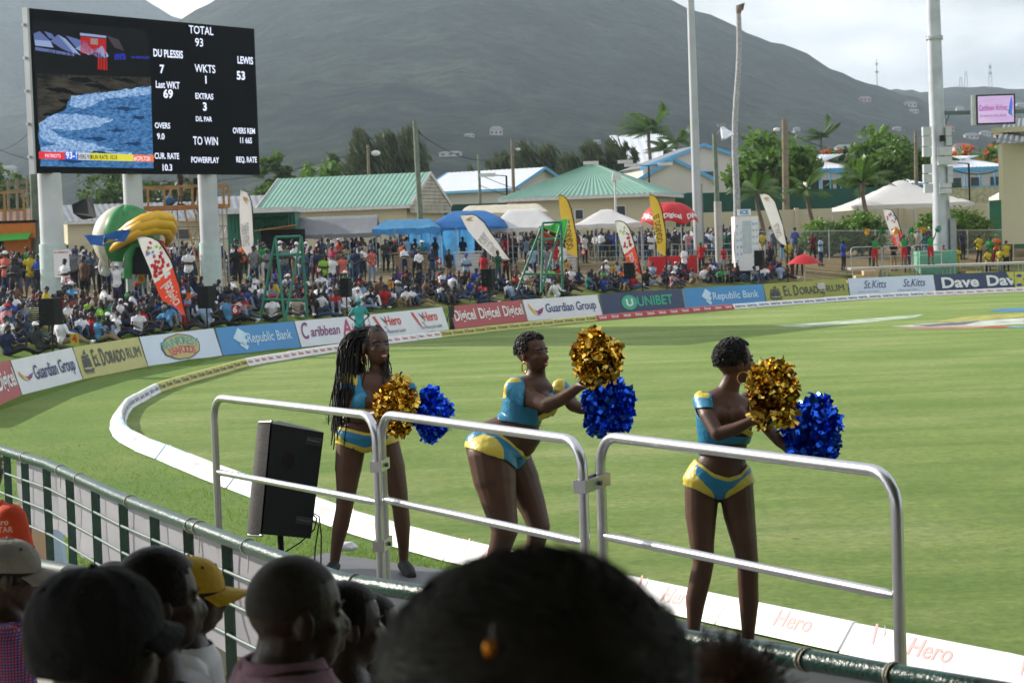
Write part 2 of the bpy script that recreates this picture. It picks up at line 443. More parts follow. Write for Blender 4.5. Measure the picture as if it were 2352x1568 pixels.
t.links.new(na.outputs[0],r1.inputs[0]); t.links.new(nb.outputs[0],r2.inputs[0]); t.links.new(r1.outputs[0],ml.inputs[1]); t.links.new(r2.outputs[0],ml.inputs[2]); t.links.new(ml.outputs[0],b.inputs['Base Color'])
bp=t.nodes.new('ShaderNodeBump'); bp.inputs['Distance'].default_value=7; bp.inputs['Strength'].default_value=1; t.links.new(nb.outputs[0],bp.inputs['Height']); t.links.new(bp.outputs[0],b.inputs['Normal'])
from mathutils.bvhtree import BVHTree
MTN=[]
def on_hill(px,py):
	r=ray(px,py).normalized(); best=None
	for b_ in MTN:
		h=b_.ray_cast(Vector((0,0,EYE)),r)
		if h[0] is not None and (best is None or h[3] < best[1]): best=(h[0],h[3])
	return best[0] if best else None
def mountain(name,ridge,y_foot,y_ridge,y_back,nx_=150,ny_=50,rough=1.0,seed=0.0,z_foot=8.0):
	"""ridge: list of (picture x, picture y) of the skyline at distance y_ridge"""
	rx=[p[0] for p in ridge]; 
	rz=[D(p[0],p[1],y_ridge).z for p in ridge]
	mbm=MB()
	def fn(u,v):
		px=rx[0]+(rx[-1]-rx[0])*u
		zr=float(np.interp(px,rx,rz))
		X1=D(px,400,y_ridge).x
		if v <= .8:
			tt=v/.8; Y=y_foot+(y_ridge-y_foot)*tt
			prof=tt**1.35
		else:
			tt=(v-.8)/.2; Y=y_ridge+(y_back-y_ridge)*tt; prof=1-.6*tt
		X=X1*(Y/y_ridge)
		n=0; a=1; f=.0021
		for k in range(5): n += a*noise3(X*f+seed,Y*f*.6+seed,k*3.1); a *= .5; f *= 2.1
		amp=zr*.13*rough*math.sin(min(1,v/.8)*math.pi) **.7 if v <= .8 else 0
		small=(noise3(X*.02+seed,Y*.02)*5+noise3(X*.06+seed,Y*.06)*3)*rough*min(1,v*3)
		return Vector((X,Y,z_foot+(zr-z_foot)*prof+amp*n+small))
	mbm.grid(fn,nx_,ny_)
	ob=mbm.build(name,hill_m,kind='structure')
	MTN.append(BVHTree.FromPolygons([Vector(p) for p in mbm.v],mbm.f))
mountain('mountain',[(-900,420),(-300,330),(100,250),(330,140),(390,70),(430,45),(465,22),(505,2),(640,-70),(820,-140),(1080,-170),(1300,-120),(1450,-50),(1545,-8),(1600,22),(1660,42),(1720,72),(1790,98),(1850,122),(1920,158),(1985,190),(2040,203),(2075,216),(2130,235),(2300,290),(2600,350),(3200,420)],900,2600,3600)
mountain('left_mountain',[(-1500,60),(-700,-120),(-200,-190),(60,-150),(200,-80),(345,-4),(380,18),(412,38),(440,45),(520,70),(700,130),(1000,250)],1800,3900,4800,seed=5.0,nx_=110)
mountain('far_ridge',[(1500,330),(1800,240),(2030,210),(2066,203),(2120,212),(2190,203),(2240,199),(2300,203),(2352,205),(2500,215),(2900,190),(3500,260)],1500,3300,4300,seed=9.0,nx_=110)

# --- air
mb=MB()
mb.box((0,2450,325),(9000,5300,660))
hz=mb.build('haze',[],kind='stuff')
hm=bpy.data.materials.new('haze'); hm.use_nodes=True; t=hm.node_tree; t.nodes.clear()
oo=t.nodes.new('ShaderNodeOutputMaterial'); pv=t.nodes.new('ShaderNodeVolumePrincipled')
pv.inputs['Color'].default_value=(.70,.84,1,1); pv.inputs['Density'].default_value=0.000115; pv.inputs['Anisotropy'].default_value=0.4
t.links.new(pv.outputs[0],oo.inputs['Volume']); hz.data.materials.append(hm)

hz['label']='pale sea haze over the valley'; hz['category']='haze'
# ============================================================ PERIMETER BOARDS
WHITE=M('board_white',(.72,.74,.80),.45,var=.04,scale=1.2,bump=.15,bscale=2.0)
NAVYT=M('print_navy',(.015,.035,.16),.5,var=.05)
def board_colour(n,c): return M('board_' +n,c,.45,var=.05,scale=1.2,bump=.15,bscale=2.0)
GREYB=M('board_edge',(.10,.10,.11),.7)
P_RED=M('print_red',(.55,.03,.03),.5,var=.05); P_BLACK=M('print_black',(.012,.013,.02),.5,var=.05)
P_WHITE=M('print_white',(.8,.8,.82),.5,var=.03); P_ORANGE=M('print_orange',(.85,.38,.03),.5,var=.05)
P_PURPLE=M('print_purple',(.22,.02,.16),.5,var=.05); P_MAG=M('print_magenta',(.5,.02,.12),.5,var=.05)
P_TEAL=M('print_teal',(.02,.22,.20),.5,var=.05); P_GREEN=M('print_green',(.04,.42,.26),.5,var=.05)
P_LBLUE=M('print_light_blue',(.55,.72,.88),.5,var=.05); P_YEL=M('print_yellow',(.62,.54,.10),.5,var=.05)
P_DKBL=M('print_dark_blue',(.02,.08,.35),.5,var=.05)
def disc(mb,fr,a,b,r,mi,c=.004,seg=24,a0=0,a1=2*math.pi,ry=None,wob=0):
	ry=ry or r
	P=[fr(a+r*(1+wob*math.sin(9*t_))*math.cos(t_),b+ry*(1+wob*math.sin(9*t_))*math.sin(t_),c) for t_ in [a0+(a1-a0)*k/seg for k in range(seg)]]
	mb.add(P,[tuple(range(len(P)))],mi)
def shape(mb,fr,pts,mi,c=.004,sc=1,a=0,b=0):
	mb.add([fr(a+x*sc,b+y*sc,c) for x,y in pts],[tuple(range(len(pts)))],mi)
def ship(mb,fr,a,b,h,mi):
	for (x,y0,y1,w) in [(-.28,.25,.62,.16),(-.05,.28,.78,.2),(.2,.25,.66,.16),(-.25,.66,.8,.1),(0,.82,.95,.12),(.2,.70,.82,.1)]:
		shape(mb,fr,[(x-w*.9,y0),(x+w,y0+.02),(x+w*.7,y1),(x-w*.5,y1+.02)],mi,sc=h,a=a,b=b)
	shape(mb,fr,[(-.5,.22),(-.38,.05),(.34,.02),(.48,.22),(.1,.16)],mi,sc=h,a=a,b=b)
	for x0 in (-.02,): shape(mb,fr,[(x0,.9),(x0+.02,.9),(x0+.18,1.08),(x0,.98)],mi,sc=h,a=a,b=b)
	for k in range(3): shape(mb,fr,[(-.45+.3*k,.0),(-.25+.3*k,-.04),(-.15+.3*k,.01),(-.3+.3*k,-.01)],mi,sc=h,a=a,b=b)
def petal(mb,fr,a,b,s,mi1,mi2,mi3):
	shape(mb,fr,[(-.5,.5),(-.45,.1),(-.25,-.3),(-.28,.05),(-.38,.35)],mi1,sc=s,a=a,b=b)
	shape(mb,fr,[(-.42,.3),(-.25,-.3),(.05,-.5),(.0,-.2),(-.2,.0)],mi2,sc=s,a=a,b=b)
	shape(mb,fr,[(-.15,-.05),(.0,-.25),(.05,-.5),(.35,-.3),(.55,.1),(.25,-.02),(.05,-.15)],mi3,sc=s,a=a,b=b,c=.006)
def fit(mb,txt,fr,a,b,h,w,mi,bold=0.0,shear=0.0,c=.004):
	tw=text_geo(txt,bold,shear)[2]; mb.text(txt,fr,a,b,h,mi,c=c,bold=bold,shear=shear,sx=w/(tw*h))
def design(kind,mb,fr,W,H):
	"""adds print to mb; returns list of materials (index 0 unused)"""
	if kind == 'digicel':
		n=3 if W < 12 else 4
		for k in range(n): fit(mb,'Digicel',fr,W*(k+.5)/n,H*.34,H*.46,W/n*.86,1,bold=.02)
		return [P_WHITE]
	if kind == 'guardian':
		petal(mb,fr,W*.14,H*.52,min(H*.62,W*.2),2,3,4)
		fit(mb,'Guardian Group',fr,W*.60,H*.34,H*.40,W*.68,1,bold=.012)
		return [NAVYT,P_ORANGE,P_YEL,P_PURPLE]
	if kind == 'eldorado':
		kx=W*.16/(H*.7); ship(mb,(lambda a_,b_,c_=0.0: fr(W*.12+a_*kx,b_,c_)),0,H*.14,H*.70,1)
		fit(mb,'E',fr,W*.235,H*.32,H*.52,W*.045,1,bold=.02); fit(mb,'L',fr,W*.285,H*.32,H*.36,W*.04,1,bold=.02)
		fit(mb,'D',fr,W*.36,H*.30,H*.54,W*.06,1,bold=.02); fit(mb,'ORADO',fr,W*.55,H*.33,H*.38,W*.30,1,bold=.02)
		fit(mb,'RUM',fr,W*.84,H*.36,H*.36,W*.23,1)
		return [M('print_charcoal',(.05,.055,.06),.5)]
	if kind == 'rainforest':
		disc(mb,fr,W*.48,H*.5,H*.62,1,ry=H*.44,wob=.03); disc(mb,fr,W*.48,H*.5,H*.59,2,c=.006,ry=H*.41,wob=.03)
		for k,ch in enumerate('RAINFOREST'):
			x=(k-4.5)/4.5
			mb.text(ch,fr,W*.48+x*H*.49,H*(.58-.12*x*x),H*.27,3,c=.009,bold=.03,sx=.65,rot=-.18*x)
		for k,ch in enumerate('SEAFOODS'):
			x=(k-3.5)/3.5
			mb.text(ch,fr,W*.48+x*H*.36,H*(.28-.06*x*x),H*.25,4,c=.009,bold=.03,sx=.65,rot=-.15*x)
		return [P_BLACK,board_colour('tan',(.55,.42,.16)),M('print_teal_b',(.08,.38,.33),.5),M('print_pink',(.50,.10,.10),.5)]
	if kind == 'republic':
		for (dx,dy,s_) in ((0,0,1),(.13,.22,.75),(.10,-.25,.6)):
			shape(mb,fr,[(-.32,.05),(-.18,.26),(.16,-.06),(.02,-.28)],1,sc=H*s_,a=W*.29+dx*H*.4,b=H*.52+dy*H)
		fit(mb,'Republic Bank',fr,W*.63,H*.36,H*.36,W*.58,1,bold=.012)
		return [P_LBLUE]
	if kind == 'caribbean':
		fit(mb,'C',fr,W*.09,H*.30,H*.62,W*.11,1,bold=.01,shear=.2); fit(mb,'aribbean',fr,W*.36,H*.36,H*.38,W*.40,1,bold=.01,shear=.2)
		fit(mb,'A',fr,W*.66,H*.28,H*.62,W*.13,2,bold=.01,shear=.2); fit(mb,'irlines',fr,W*.86,H*.36,H*.38,W*.26,2,bold=.01,shear=.2)
		return [P_PURPLE,P_MAG]
	if kind == 'hero':
		for k in range(2):
			a=W*(.24+.50*k)
			shape(mb,fr,[(-.30,.42),(-.20,.42),(.02,-.28),(-.08,-.20)],1,sc=H*.9,a=a-W*.10,b=H*.52)
			shape(mb,fr,[(-.08,.45),(.12,.2),(.1,.05)],2,sc=H*.8,a=a-W*.08,b=H*.52); shape(mb,fr,[(.02,-.05),(.18,-.3),(.0,-.1)],2,sc=H*.8,a=a-W*.08,b=H*.52)
			fit(mb,'Hero',fr,a+W*.05,H*.48,H*.38,W*.20,1,bold=.02)
			fit(mb,'The Motorcycle Leader',fr,a+W*.03,H*.16,H*.15,W*.30,2)
		return [M('print_brick_red',(.62,.06,.05),.5),M('print_dark_teal',(.02,.07,.08),.5)]
	if kind == 'unibet':
		disc(mb,fr,W*.33,H*.5,H*.36,1); mb.text('U',fr,W*.33,H*.34,H*.34,2,c=.008,bold=.03)
		fit(mb,'UNIBET',fr,W*.64,H*.30,H*.46,W*.44,1,bold=.02)
		return [P_GREEN,P_WHITE]
	if kind == 'stkitts':
		for k in range(2):
			fit(mb,'St.Kitts',fr,W*(.30+.46*k),H*.42,H*.42,W*.27,1,shear=.35); mb.text('follow your heart',fr,W*(.22+.46*k),H*.20,H*.11,2,shear=.3)
		return [NAVYT,M('print_grey_blue',(.25,.33,.48),.5)]
	if kind == 'dave':
		for k in range(2):
			fit(mb,'Dave',fr,W*(.26+.48*k),H*.26,H*.56,W*.40,1,bold=.03)
		return [P_WHITE]
	return []
RED_B=board_colour('red',(.42,.06,.07)); YEL_B=board_colour('yellow',(.50,.47,.16)); BLUE_B=board_colour('blue',(.06,.26,.56)); NAVY_B=board_colour('navy',(.03,.05,.12))
YG_B=board_colour('olive_yellow',(.34,.34,.06)); PALE_B=board_colour('pale',(.62,.70,.84))
BRD=[('digicel',RED_B,'red board lettered Digicel cut by the left edge of the view'),
       ('guardian',WHITE,'white Guardian Group board between the cut off red board and a yellow rum board'),
       ('eldorado',YEL_B,'faded yellow El Dorado Rum board left of the white Rainforest Seafoods board'),
       ('rainforest',PALE_B,'white perimeter board with the scalloped Rainforest Seafoods badge'),
       ('republic',BLUE_B,'blue Republic Bank board between the seafoods board and the airline board'),
       ('caribbean',WHITE,'white Caribbean Airlines perimeter board behind the fielder'),
       ('hero',WHITE,'white board printed twice with Hero The Motorcycle Leader'),
       ('digicel',RED_B,'red board lettered Digicel three times beside a dark gap'),
       ('guardian',WHITE,'white Guardian Group board between a red board and the navy Unibet board'),
       ('unibet',NAVY_B,'dark navy Unibet board with green round badge'),
       ('republic',BLUE_B,'bright blue Republic Bank board right of the navy Unibet board'),
       ('eldorado',YG_B,'olive yellow El Dorado Rum board right of a bright blue bank board'),
       ('stkitts',PALE_B,'pale blue board printed twice with St.Kitts follow your heart'),
       ('dave',NAVY_B,'navy board lettered Dave Dave in big white letters')]
FE=[G(*p) for p in FENCE_PX]
FE[0]=FE[0]+(FE[0]-FE[1]).normalized()*5.5   # first board runs out of the view
gap_after= {6: .55}
BH=1.0
for i,(kd,bmat,lab) in enumerate(BRD):
	a,b=FE[i].copy(),FE[i+1].copy(); d=(b-a).normalized()
	if i == 13: b=b+d*.5
	a += d*.03; b -= d*(.03+gap_after.get(i,0)); W=(b-a).length
	n=Vector((d.y,-d.x,0))           # towards the field
	lean=.30 if i < 9 else .22
	v=(Vector((0,0,1))-n*lean).normalized(); w=d.cross(v).normalized()
	if w.dot(n) < 0: w=-w
	Hh=BH if i > 0 else 1.02
	fr=Frame(a+Vector((0,0,.03)),d,v,w)
	root=empty('advertising_board',a+Vector((0,0,.03)),0,lab,'advertising board','advertising boards round the field')
	mbb=MB(); segs=max(4,int(W/1.2))
	def fn(u,vv,fr=fr,W=W,Hh=Hh,i=i): return fr(u*W,vv*Hh,.012*noise3(u*W*1.1+i*9,vv*2.0))
	mbb.grid(fn,segs*2,4,0,True)
	P=[fr(0,0,-.06),fr(W,0,-.06),fr(W,Hh,-.06),fr(0,Hh,-.06)]; Q=[fr(0,0,0),fr(W,0,0),fr(W,Hh,0),fr(0,Hh,0)]
	mbb.add(P+Q,[(0,3,2,1),(0,1,5,4),(1,2,6,5),(2,3,7,6),(3,0,4,7)],1)
	mbb.local(root).build('panel',[bmat,GREYB],root)
	mbt=MB(); pa,pb,pc=PX(fr(0,0)),PX(fr(W,0)),PX(fr(0,Hh)); We=Hh*math.dist(pa,pb)/math.dist(pa,pc); f3=Frame(fr(0,0,.016),d,v,w); ms=design(kd,mbt,(lambda a_,b_,c_=0.0,f3=f3,k_=W/We: f3(a_*k_,b_,c_)),We,Hh)
	mbt.local(root).build('lettering',[bmat]+ms,root)
	for k in range(int(W // 2.5)+1):   # struts behind
		ms_=MB(); x=min(W-.1,.1+k*2.5); ms_.bar(fr(x,Hh*.8,-.07),fr(x,.0,-.07)-n*.55,.04,mi=0)
		ms_.local(root).build('strut',GREYB,root)
gp=MB(); a=FE[7]; d=(FE[7]-FE[6]).normalized(); gp.box(a-d*.28+Vector((0,.35,.5)),(.5,.02,.98),rz=math.atan2(d.y,d.x))
gp.build('backing_cloth',M('black_cloth',(.015,.02,.02),.8),label='black backing cloth in the gap between the Hero board and the red board',cat='cloth',origin=a)

# ============================================================ BOUNDARY CUSHIONS
RL=[G(*p)+(Vector((.34,.11,0)) if p[1] > 930 else Vector((0,0,0))) for p in FIELD_PX]
RL=[RL[0]+(RL[0]-RL[1]).normalized()*3]+RL
def resample(pts,step):
	out_=[]; acc=0; seg=0; p=pts[0].copy(); res=[p.copy()]
	L_=0; tot=sum((pts[i+1]-pts[i]).length for i in range(len(pts)-1)); n=int(tot/step)
	cum=[0]
	for i in range(len(pts)-1): cum.append(cum[-1]+(pts[i+1]-pts[i]).length)
	r_=[]
	for k in range(n+1):
		s_=k*step; i=max(j for j in range(len(cum)-1) if cum[j] <= s_+1e-9); f=(s_-cum[i])/(cum[i+1]-cum[i])
		r_.append(pts[i].lerp(pts[i+1],min(1,f)))
	return r_
CUSH=resample(RL,1.75)
FOAMS= {}
def cushion_mesh(key,cols,word):
	"""prism 1.72 m long: local x along, y=0 front foot (field side), -y.. outer side"""
	mbc=MB(); L_=1.72; h=.24; dp=.36
	prof=[(0,0),(.10,h*.96),(.16,h),(dp,0)]
	def ring(x): return [Vector((x,p[0],p[1])) for p in prof]
	A,B=ring(.0),ring(L_)
	n=4
	mbc.add(A+B,[(0,4,5,1)],0); mbc.add(A+B,[(1,5,6,2)],0); mbc.add(A+B,[(2,6,7,3)],1)
	mbc.add(A+B,[(0,1,2,3),(7,6,5,4)],0)
	return mbc.mesh('cushion_' +key,cols)
_cl= {}
def cushion_word(word,kind):
	k=(word,kind)
	if k in _cl: return _cl[k]
	mbt=MB(); h=.24
	if kind == 'front':
		n_=Vector((0,-.945,.33)).normalized(); fr=Frame((0,-.002,0),(1,0,0),Vector((0,.10,h*.96)).normalized(),n_)
		m_=3 if len(word) < 6 else 2
		if len(word) > 8: m_=1.4; m_=2
		for q_ in range(m_):
			mbt.text(word,fr,1.72*(q_+.5)/m_,.09,.12,0,bold=.02,sx=min(1.05,1.72/m_*.82/(text_geo(word,.02)[2]*.12)))
	else:
		v_=Vector((0,-(.36-.16),h)).normalized(); fr=Frame((1.72,.36,0),(-1,0,0),v_,Vector((0,h,.20)).normalized())
		shape(mbt,fr,[(-.30,.42),(-.20,.42),(.02,-.28),(-.08,-.20)],0,sc=.3,a=.34,b=.22)
		shape(mbt,fr,[(-.08,.45),(.12,.2),(.1,.05)],1,sc=.3,a=.38,b=.22)
		mbt.text(word,fr,1.0,.12,.17,0,bold=.02)
	_cl[k]=mbt
	return mbt
C_W=M('cushion_white',(.80,.80,.82),.5,var=.03); C_LB=M('cushion_pale_blue',(.50,.68,.82),.5,var=.05); C_Y=M('cushion_yellow',(.52,.49,.12),.5,var=.06); C_R=M('cushion_red',(.45,.05,.05),.5,var=.06)
styles= {
 'hero': ([C_W,C_W],'Hero',[P_RED,P_BLACK],'white','Hero'),'guardian': ([C_W,C_W],'Guardian Group',[NAVYT,NAVYT],'white','Guardian Group'),
 'yellow': ([C_Y,C_Y],'El Dorado',[P_BLACK,P_BLACK],'yellow','El Dorado'),'red': ([C_R,C_R],'Digicel',[P_WHITE,P_WHITE],'red','Digicel'),
 'blue': ([C_LB,C_LB],'Republic',[P_WHITE,P_WHITE],'pale blue','Republic Bank')}
def style_at(px,py):
	if py > 985:
		if py < 1060: return 'blue' if int(py/16) % 2 else 'hero'
		if py < 1140: return 'hero' if int(py/22) % 3 else 'blue'
		return 'hero'
	if px > 2110: return 'hero'
	if px > 1690: return 'guardian'
	if px > 1360: return 'red'
	if px > 1010: return 'yellow'
	if px > 590: return 'hero'
	if px > 378: return 'yellow'
	return 'guardian'
cm= {k: cushion_mesh(k,v[0],v[1]) for k,v in styles.items()}
wf= {k: cushion_word(v[1],'front').mesh('word_' +k,v[2][0]) for k,v in styles.items()}
P_PRED=M('print_glare_red',(.72,.30,.30),.5,var=.1); P_PGR=M('print_glare_grey',(.35,.38,.40),.5)  # print colours lightened to stand for sun glare on the near cushions
wb= {k: cushion_word(v[1],'back').mesh('wordback_' +k,[P_PRED,P_PGR] if k == 'hero' else v[2]) for k,v in styles.items()}
ordn=lambda n_: str(n_)+('th' if n_ % 100 in (11,12,13) else {1: 'st',2: 'nd',3: 'rd'}.get(n_ % 10,'th'))
for i in range(len(CUSH)-1):
	a,b=CUSH[i+1],CUSH[i]; mid=(a+b)/2; px,py=PX(mid)
	if px > 2480 and py < 1000: continue
	if px > 2700: continue
	st=style_at(px,py); d=(b-a).normalized(); jig=(random.random()-.5)*.05
	ang=math.atan2(d.y,d.x)+jig*.6
	o=bpy.data.objects.new('boundary_cushion',cm[st]); COL.objects.link(o); o.location=a+Vector((0,0,.02+.004*(i % 3))); o.rotation_euler=(0,0,ang)
	if py > 985: where='in the sunlit near run'
	elif px > 1690: where='at the right boards'
	elif px > 1010: where='below the middle boards'
	else: where='on the left bend of the boundary'
	tag(o,'%s %s boundary cushion %s, %s from the camera' % (styles[st][3],styles[st][4],where,ordn(len(CUSH)-1-i)),'boundary cushion','foam cushions marking the boundary')
	if py < 1010: shared('lettering',wf[st],o)
	elif st == 'hero' or i % 2: shared('lettering',wb[st],o)

# ============================================================ BUILDINGS
ROOF_G=M('roof_sage_green',(.17,.34,.27),.5,var=.10,scale=.6); ROOF_W=M('roof_white',(.62,.66,.72),.5,var=.06,scale=.6)
CREAM=M('wall_cream',(.52,.48,.33),.8,var=.06,scale=.4); PALEW=M('wall_pale',(.55,.52,.47),.8,var=.06,scale=.4)
TRIMB=M('trim_blue',(.10,.36,.62),.6); TRIMW=M('trim_white',(.6,.6,.6),.6); DARKG=M('dark_glass',(.03,.035,.04),.25,var=.2)
ROOF_GR=M('roof_grey',(.22,.24,.26),.6,var=.15,scale=.5); ROOF_B=M('roof_rust',(.22,.12,.08),.8,var=.3,scale=.5)
WEATH=M('weathered_boards',(.42,.40,.34),.85,var=.25,scale=1.5)
GREEND=M('green_net',(.01,.07,.05),.8,var=.2,scale=.6)
def corr(mbr,p00,p10,p11,p01,pitch=.35,amp=.05,mi=0):
	"""ribbed sheet between eave p00-p10 and ridge p01-p11"""
	p00,p10,p11,p01=map(Vector,(p00,p10,p11,p01)); n=((p10-p00).cross(p01-p00)).normalized()
	if n.z < 0: n=-n
	k=max(3,int((p10-p00).length/pitch))*2
	A=[]; B=[]
	for i in range(k+1):
		off=n*(amp if i % 2 else 0)
		A.append(p00.lerp(p10,i/k)+off); B.append(p01.lerp(p11,i/k)+off)
	mbr.add(A+B,[(i,i+1,k+2+i,k+1+i) for i in range(k)],mi)
def building(name,A,B,dep,ze,zr,z0,roof='gable',roofm=ROOF_G,wallm=CREAM,trim=TRIMW,over=.4,wins=(),label='',cat='building',group=None,side_wins=(),pitch=.35,gable_m=None,slats=False,arches=0):
	"""A, B: front wall corners (x,y). dep: depth backwards."""
	A=Vector((A[0],A[1],0)); B=Vector((B[0],B[1],0)); d=(B-A).normalized(); n=Vector((-d.y,d.x,0)); W=(B-A).length
	root=empty(name,A+Vector((0,0,z0)),0,label,cat,group)
	F=lambda x,y,z: A+d*x+n*y+Vector((0,0,z))
	w=MB()
	c=[F(0,0,z0),F(W,0,z0),F(W,dep,z0),F(0,dep,z0),F(0,0,ze),F(W,0,ze),F(W,dep,ze),F(0,dep,ze)]
	w.add(c,[(0,1,5,4),(1,2,6,5),(2,3,7,6),(3,0,4,7)])
	if roof == 'gable' and gable_m is None:
		for x in (0,W): w.add([F(x,0,ze),F(x,dep,ze),F(x,dep/2,zr)],[(0,1,2)])
	if roof == 'gable_front':
		w.add([F(0,0,ze),F(W,0,ze),F(W/2,0,zr)],[(0,1,2)])
	w.local(root).build('wall',wallm,root)
	r_=MB(); o=over; sl=(zr-ze)/(dep/2)
	if roof == 'gable':
		corr(r_,F(-o,-o,ze-o*sl),F(W+o,-o,ze-o*sl),F(W+o,dep/2,zr+.06),F(-o,dep/2,zr+.06),pitch)
		corr(r_,F(W+o,dep+o,ze-o*sl),F(-o,dep+o,ze-o*sl),F(-o,dep/2,zr+.06),F(W+o,dep/2,zr+.06),pitch)
	elif roof == 'gable_front':
		s2=(zr-ze)/(W/2)
		corr(r_,F(-o,-o,ze-o*s2),F(-o,dep+o,ze-o*s2),F(W/2,dep+o,zr+.05),F(W/2,-o,zr+.05),pitch)
		corr(r_,F(W+o,-o,ze-o*s2),F(W+o,dep+o,ze-o*s2),F(W/2,dep+o,zr+.05),F(W/2,-o,zr+.05),pitch)
	elif roof == 'hip':
		h=dep/2
		corr(r_,F(-o,-o,ze),F(W+o,-o,ze),F(W-h,h,zr),F(h,h,zr),pitch)
		corr(r_,F(W+o,dep+o,ze),F(-o,dep+o,ze),F(h,h,zr),F(W-h,h,zr),pitch)
		corr(r_,F(W+o,-o,ze),F(W+o,dep+o,ze),F(W-h,h,zr),F(W-h,h,zr),pitch)
		corr(r_,F(-o,dep+o,ze),F(-o,-o,ze),F(h,h,zr),F(h,h,zr),pitch)
	elif roof == 'shed':
		corr(r_,F(-o,-o,ze),F(W+o,-o,ze),F(W+o,dep+o,zr),F(-o,dep+o,zr),pitch)
		r_.add([F(W,0,ze),F(W,dep,ze),F(W,dep,zr)],[(0,1,2)])
	else:
		r_.box(F(W/2,dep/2,ze+.15),(W+2*o,dep+2*o,.3),rz=math.atan2(d.y,d.x))
	r_.local(root).build('roof',roofm,root)
	t_=MB()   # fascia
	if roof in ('gable','hip','shed'):
		zf=ze-(o*sl if roof == 'gable' else 0)-.1
		t_.bar(F(-o,-o-.03,zf),F(W+o,-o-.03,zf),.06,.22,up=(0,0,1))
	if roof == 'gable':
		for x in (-o-.03,W+o+.03):
			t_.bar(F(x,-o,ze-o*sl),F(x,dep/2,zr+.02),.06,.25); t_.bar(F(x,dep/2,zr+.02),F(x,dep+o,ze-o*sl),.06,.25)
	if roof == 'hip':
		t_.bar(F(W+o+.03,-o,ze-.1),F(W+o+.03,dep+o,ze-.1),.06,.22)
	if roof == 'gable_front':
		s2=(zr-ze)/(W/2)
		t_.bar(F(-o,-o-.04,ze-o*s2-.05),F(W/2,-o-.04,zr),.08,.32); t_.bar(F(W/2,-o-.04,zr),F(W+o,-o-.04,ze-o*s2-.05),.08,.32)
	if t_.v: t_.local(root).build('fascia',trim,root)
	if roof == 'gable' and gable_m is not None:
		g_=MB()
		nb_=11
		for k in range(nb_):
			z1=ze-.8+(zr-ze+.8)*k/nb_; z2=ze-.8+(zr-ze+.8)*(k+1)/nb_-.03
			def half(z): return min(dep/2+o,(zr-z)/sl)
			h1,h2=half(z1),half(z2); x=W+o-.02
			q=MB(); q.add([F(x,dep/2-h1,z1),F(x,dep/2+h1,z1),F(x,dep/2+h2,z2),F(x,dep/2-h2,z2)]+[F(x-.05,dep/2-h1,z1),F(x-.05,dep/2+h1,z1),F(x-.05,dep/2+h2,z2),F(x-.05,dep/2-h2,z2)],[(0,1,2,3),(4,7,6,5),(0,4,5,1),(3,2,6,7)])
			q.local(root).build('board',gable_m,root)
	for (x,z,ww,hh) in wins:
		q=MB(); q.box(F(x,-.02,z),(ww+.16,.08,hh+.16),rz=math.atan2(d.y,d.x)); wn=q.local(root).build('window',trim,root)
		q=MB(); q.box(F(x,-.07,z),(ww,.03,hh),rz=math.atan2(d.y,d.x)); q.local(root).build('pane',DARKG,wn)
	for (y,z,ww,hh) in side_wins:
		q=MB(); q.box(F(W+.02,y,z),(.08,ww+.16,hh+.16),rz=math.atan2(d.y,d.x)); wn=q.local(root).build('window',trim,root)
		q=MB(); q.box(F(W+.07,y,z),(.03,ww,hh),rz=math.atan2(d.y,d.x)); q.local(root).build('pane',DARKG,wn)
	return root,F,W
def X(px,Y,py=480): return D(px,py,Y).x
building('hall',(X(604,152),152),(X(934,148.5),148.5),8.0,6.6,8.75,2.2,roofm=ROOF_G,gable_m=WEATH,over=.45,label='long hall with ribbed sage green roof and weathered white gable',wins=())
building('school_block',(X(972,192),196),(X(1183,188),190),9,8.5,10.2,2.6,roofm=ROOF_W,wallm=PALEW,trim=TRIMB,over=.5,label='pale block with white ribbed roof and sky blue barge boards',pitch=.5,
         wins=((5.2,5.9,1.2,.7),(8.0,5.9,1.6,.7)),side_wins=((3,5.8,.9,.7),))
building('pavilion',(X(1165,142),142),(X(1497,140),139.5),9.5,6.45,8.7,2.3,roof='hip',roofm=ROOF_G,wallm=CREAM,over=.5,label='cream pavilion with ribbed sage green hipped roof',wins=((5.1,5.2,.5,.6),(8.0,5.3,.6,.7)))
building('warehouse',(X(470,165),165),(X(630,165),166),9,6.9,7.9,2.4,roofm=ROOF_GR,wallm=PALEW,trim=TRIMB,label='low pale shed with grey roof and blue eave behind the feather banner',pitch=.5)
building('warehouse',(X(165,170),168),(X(465,170),172),9,6.4,7.7,2.4,roofm=ROOF_GR,wallm=CREAM,trim=TRIMW,label='long low cream shed with grey roof behind the scoreboard columns',pitch=.5,wins=((3,5,1.2,.8),(6.2,5,1.2,.8),(9.5,5,1.2,.8)))
building('shed',(X(-60,150),150),(X(88,150),151),7,5.6,7.1,2.3,roofm=ROOF_B,wallm=M('wall_grey',(.3,.3,.28),.9),label='old shed with rusty brown roof at the far left',pitch=.5)
building('school_house',(X(1462,205),205),(X(1640,205),205),12,9.0,11.0,2.8,roof='gable_front',roofm=ROOF_W,wallm=PALEW,trim=TRIMB,label='pale two storey school with front gable in sky blue trim behind the tall mast',wins=((2.2,7.0,1.0,1.2),(5.5,7.0,1.0,1.2)))
building('school_house',(X(1500,200),213),(X(1800,200),215),10,10.6,12.7,2.8,roof='gable_front',roofm=ROOF_GR,wallm=PALEW,trim=TRIMB,label='taller pale school wing with wide blue edged gable and louvred windows',wins=((3.4,9.2,1.4,1.4),(6.9,9.2,1.4,1.4),(10.2,9.2,1.4,1.4),(3.4,6.4,1.3,1.2),(7.2,6.4,1.3,1.2)))
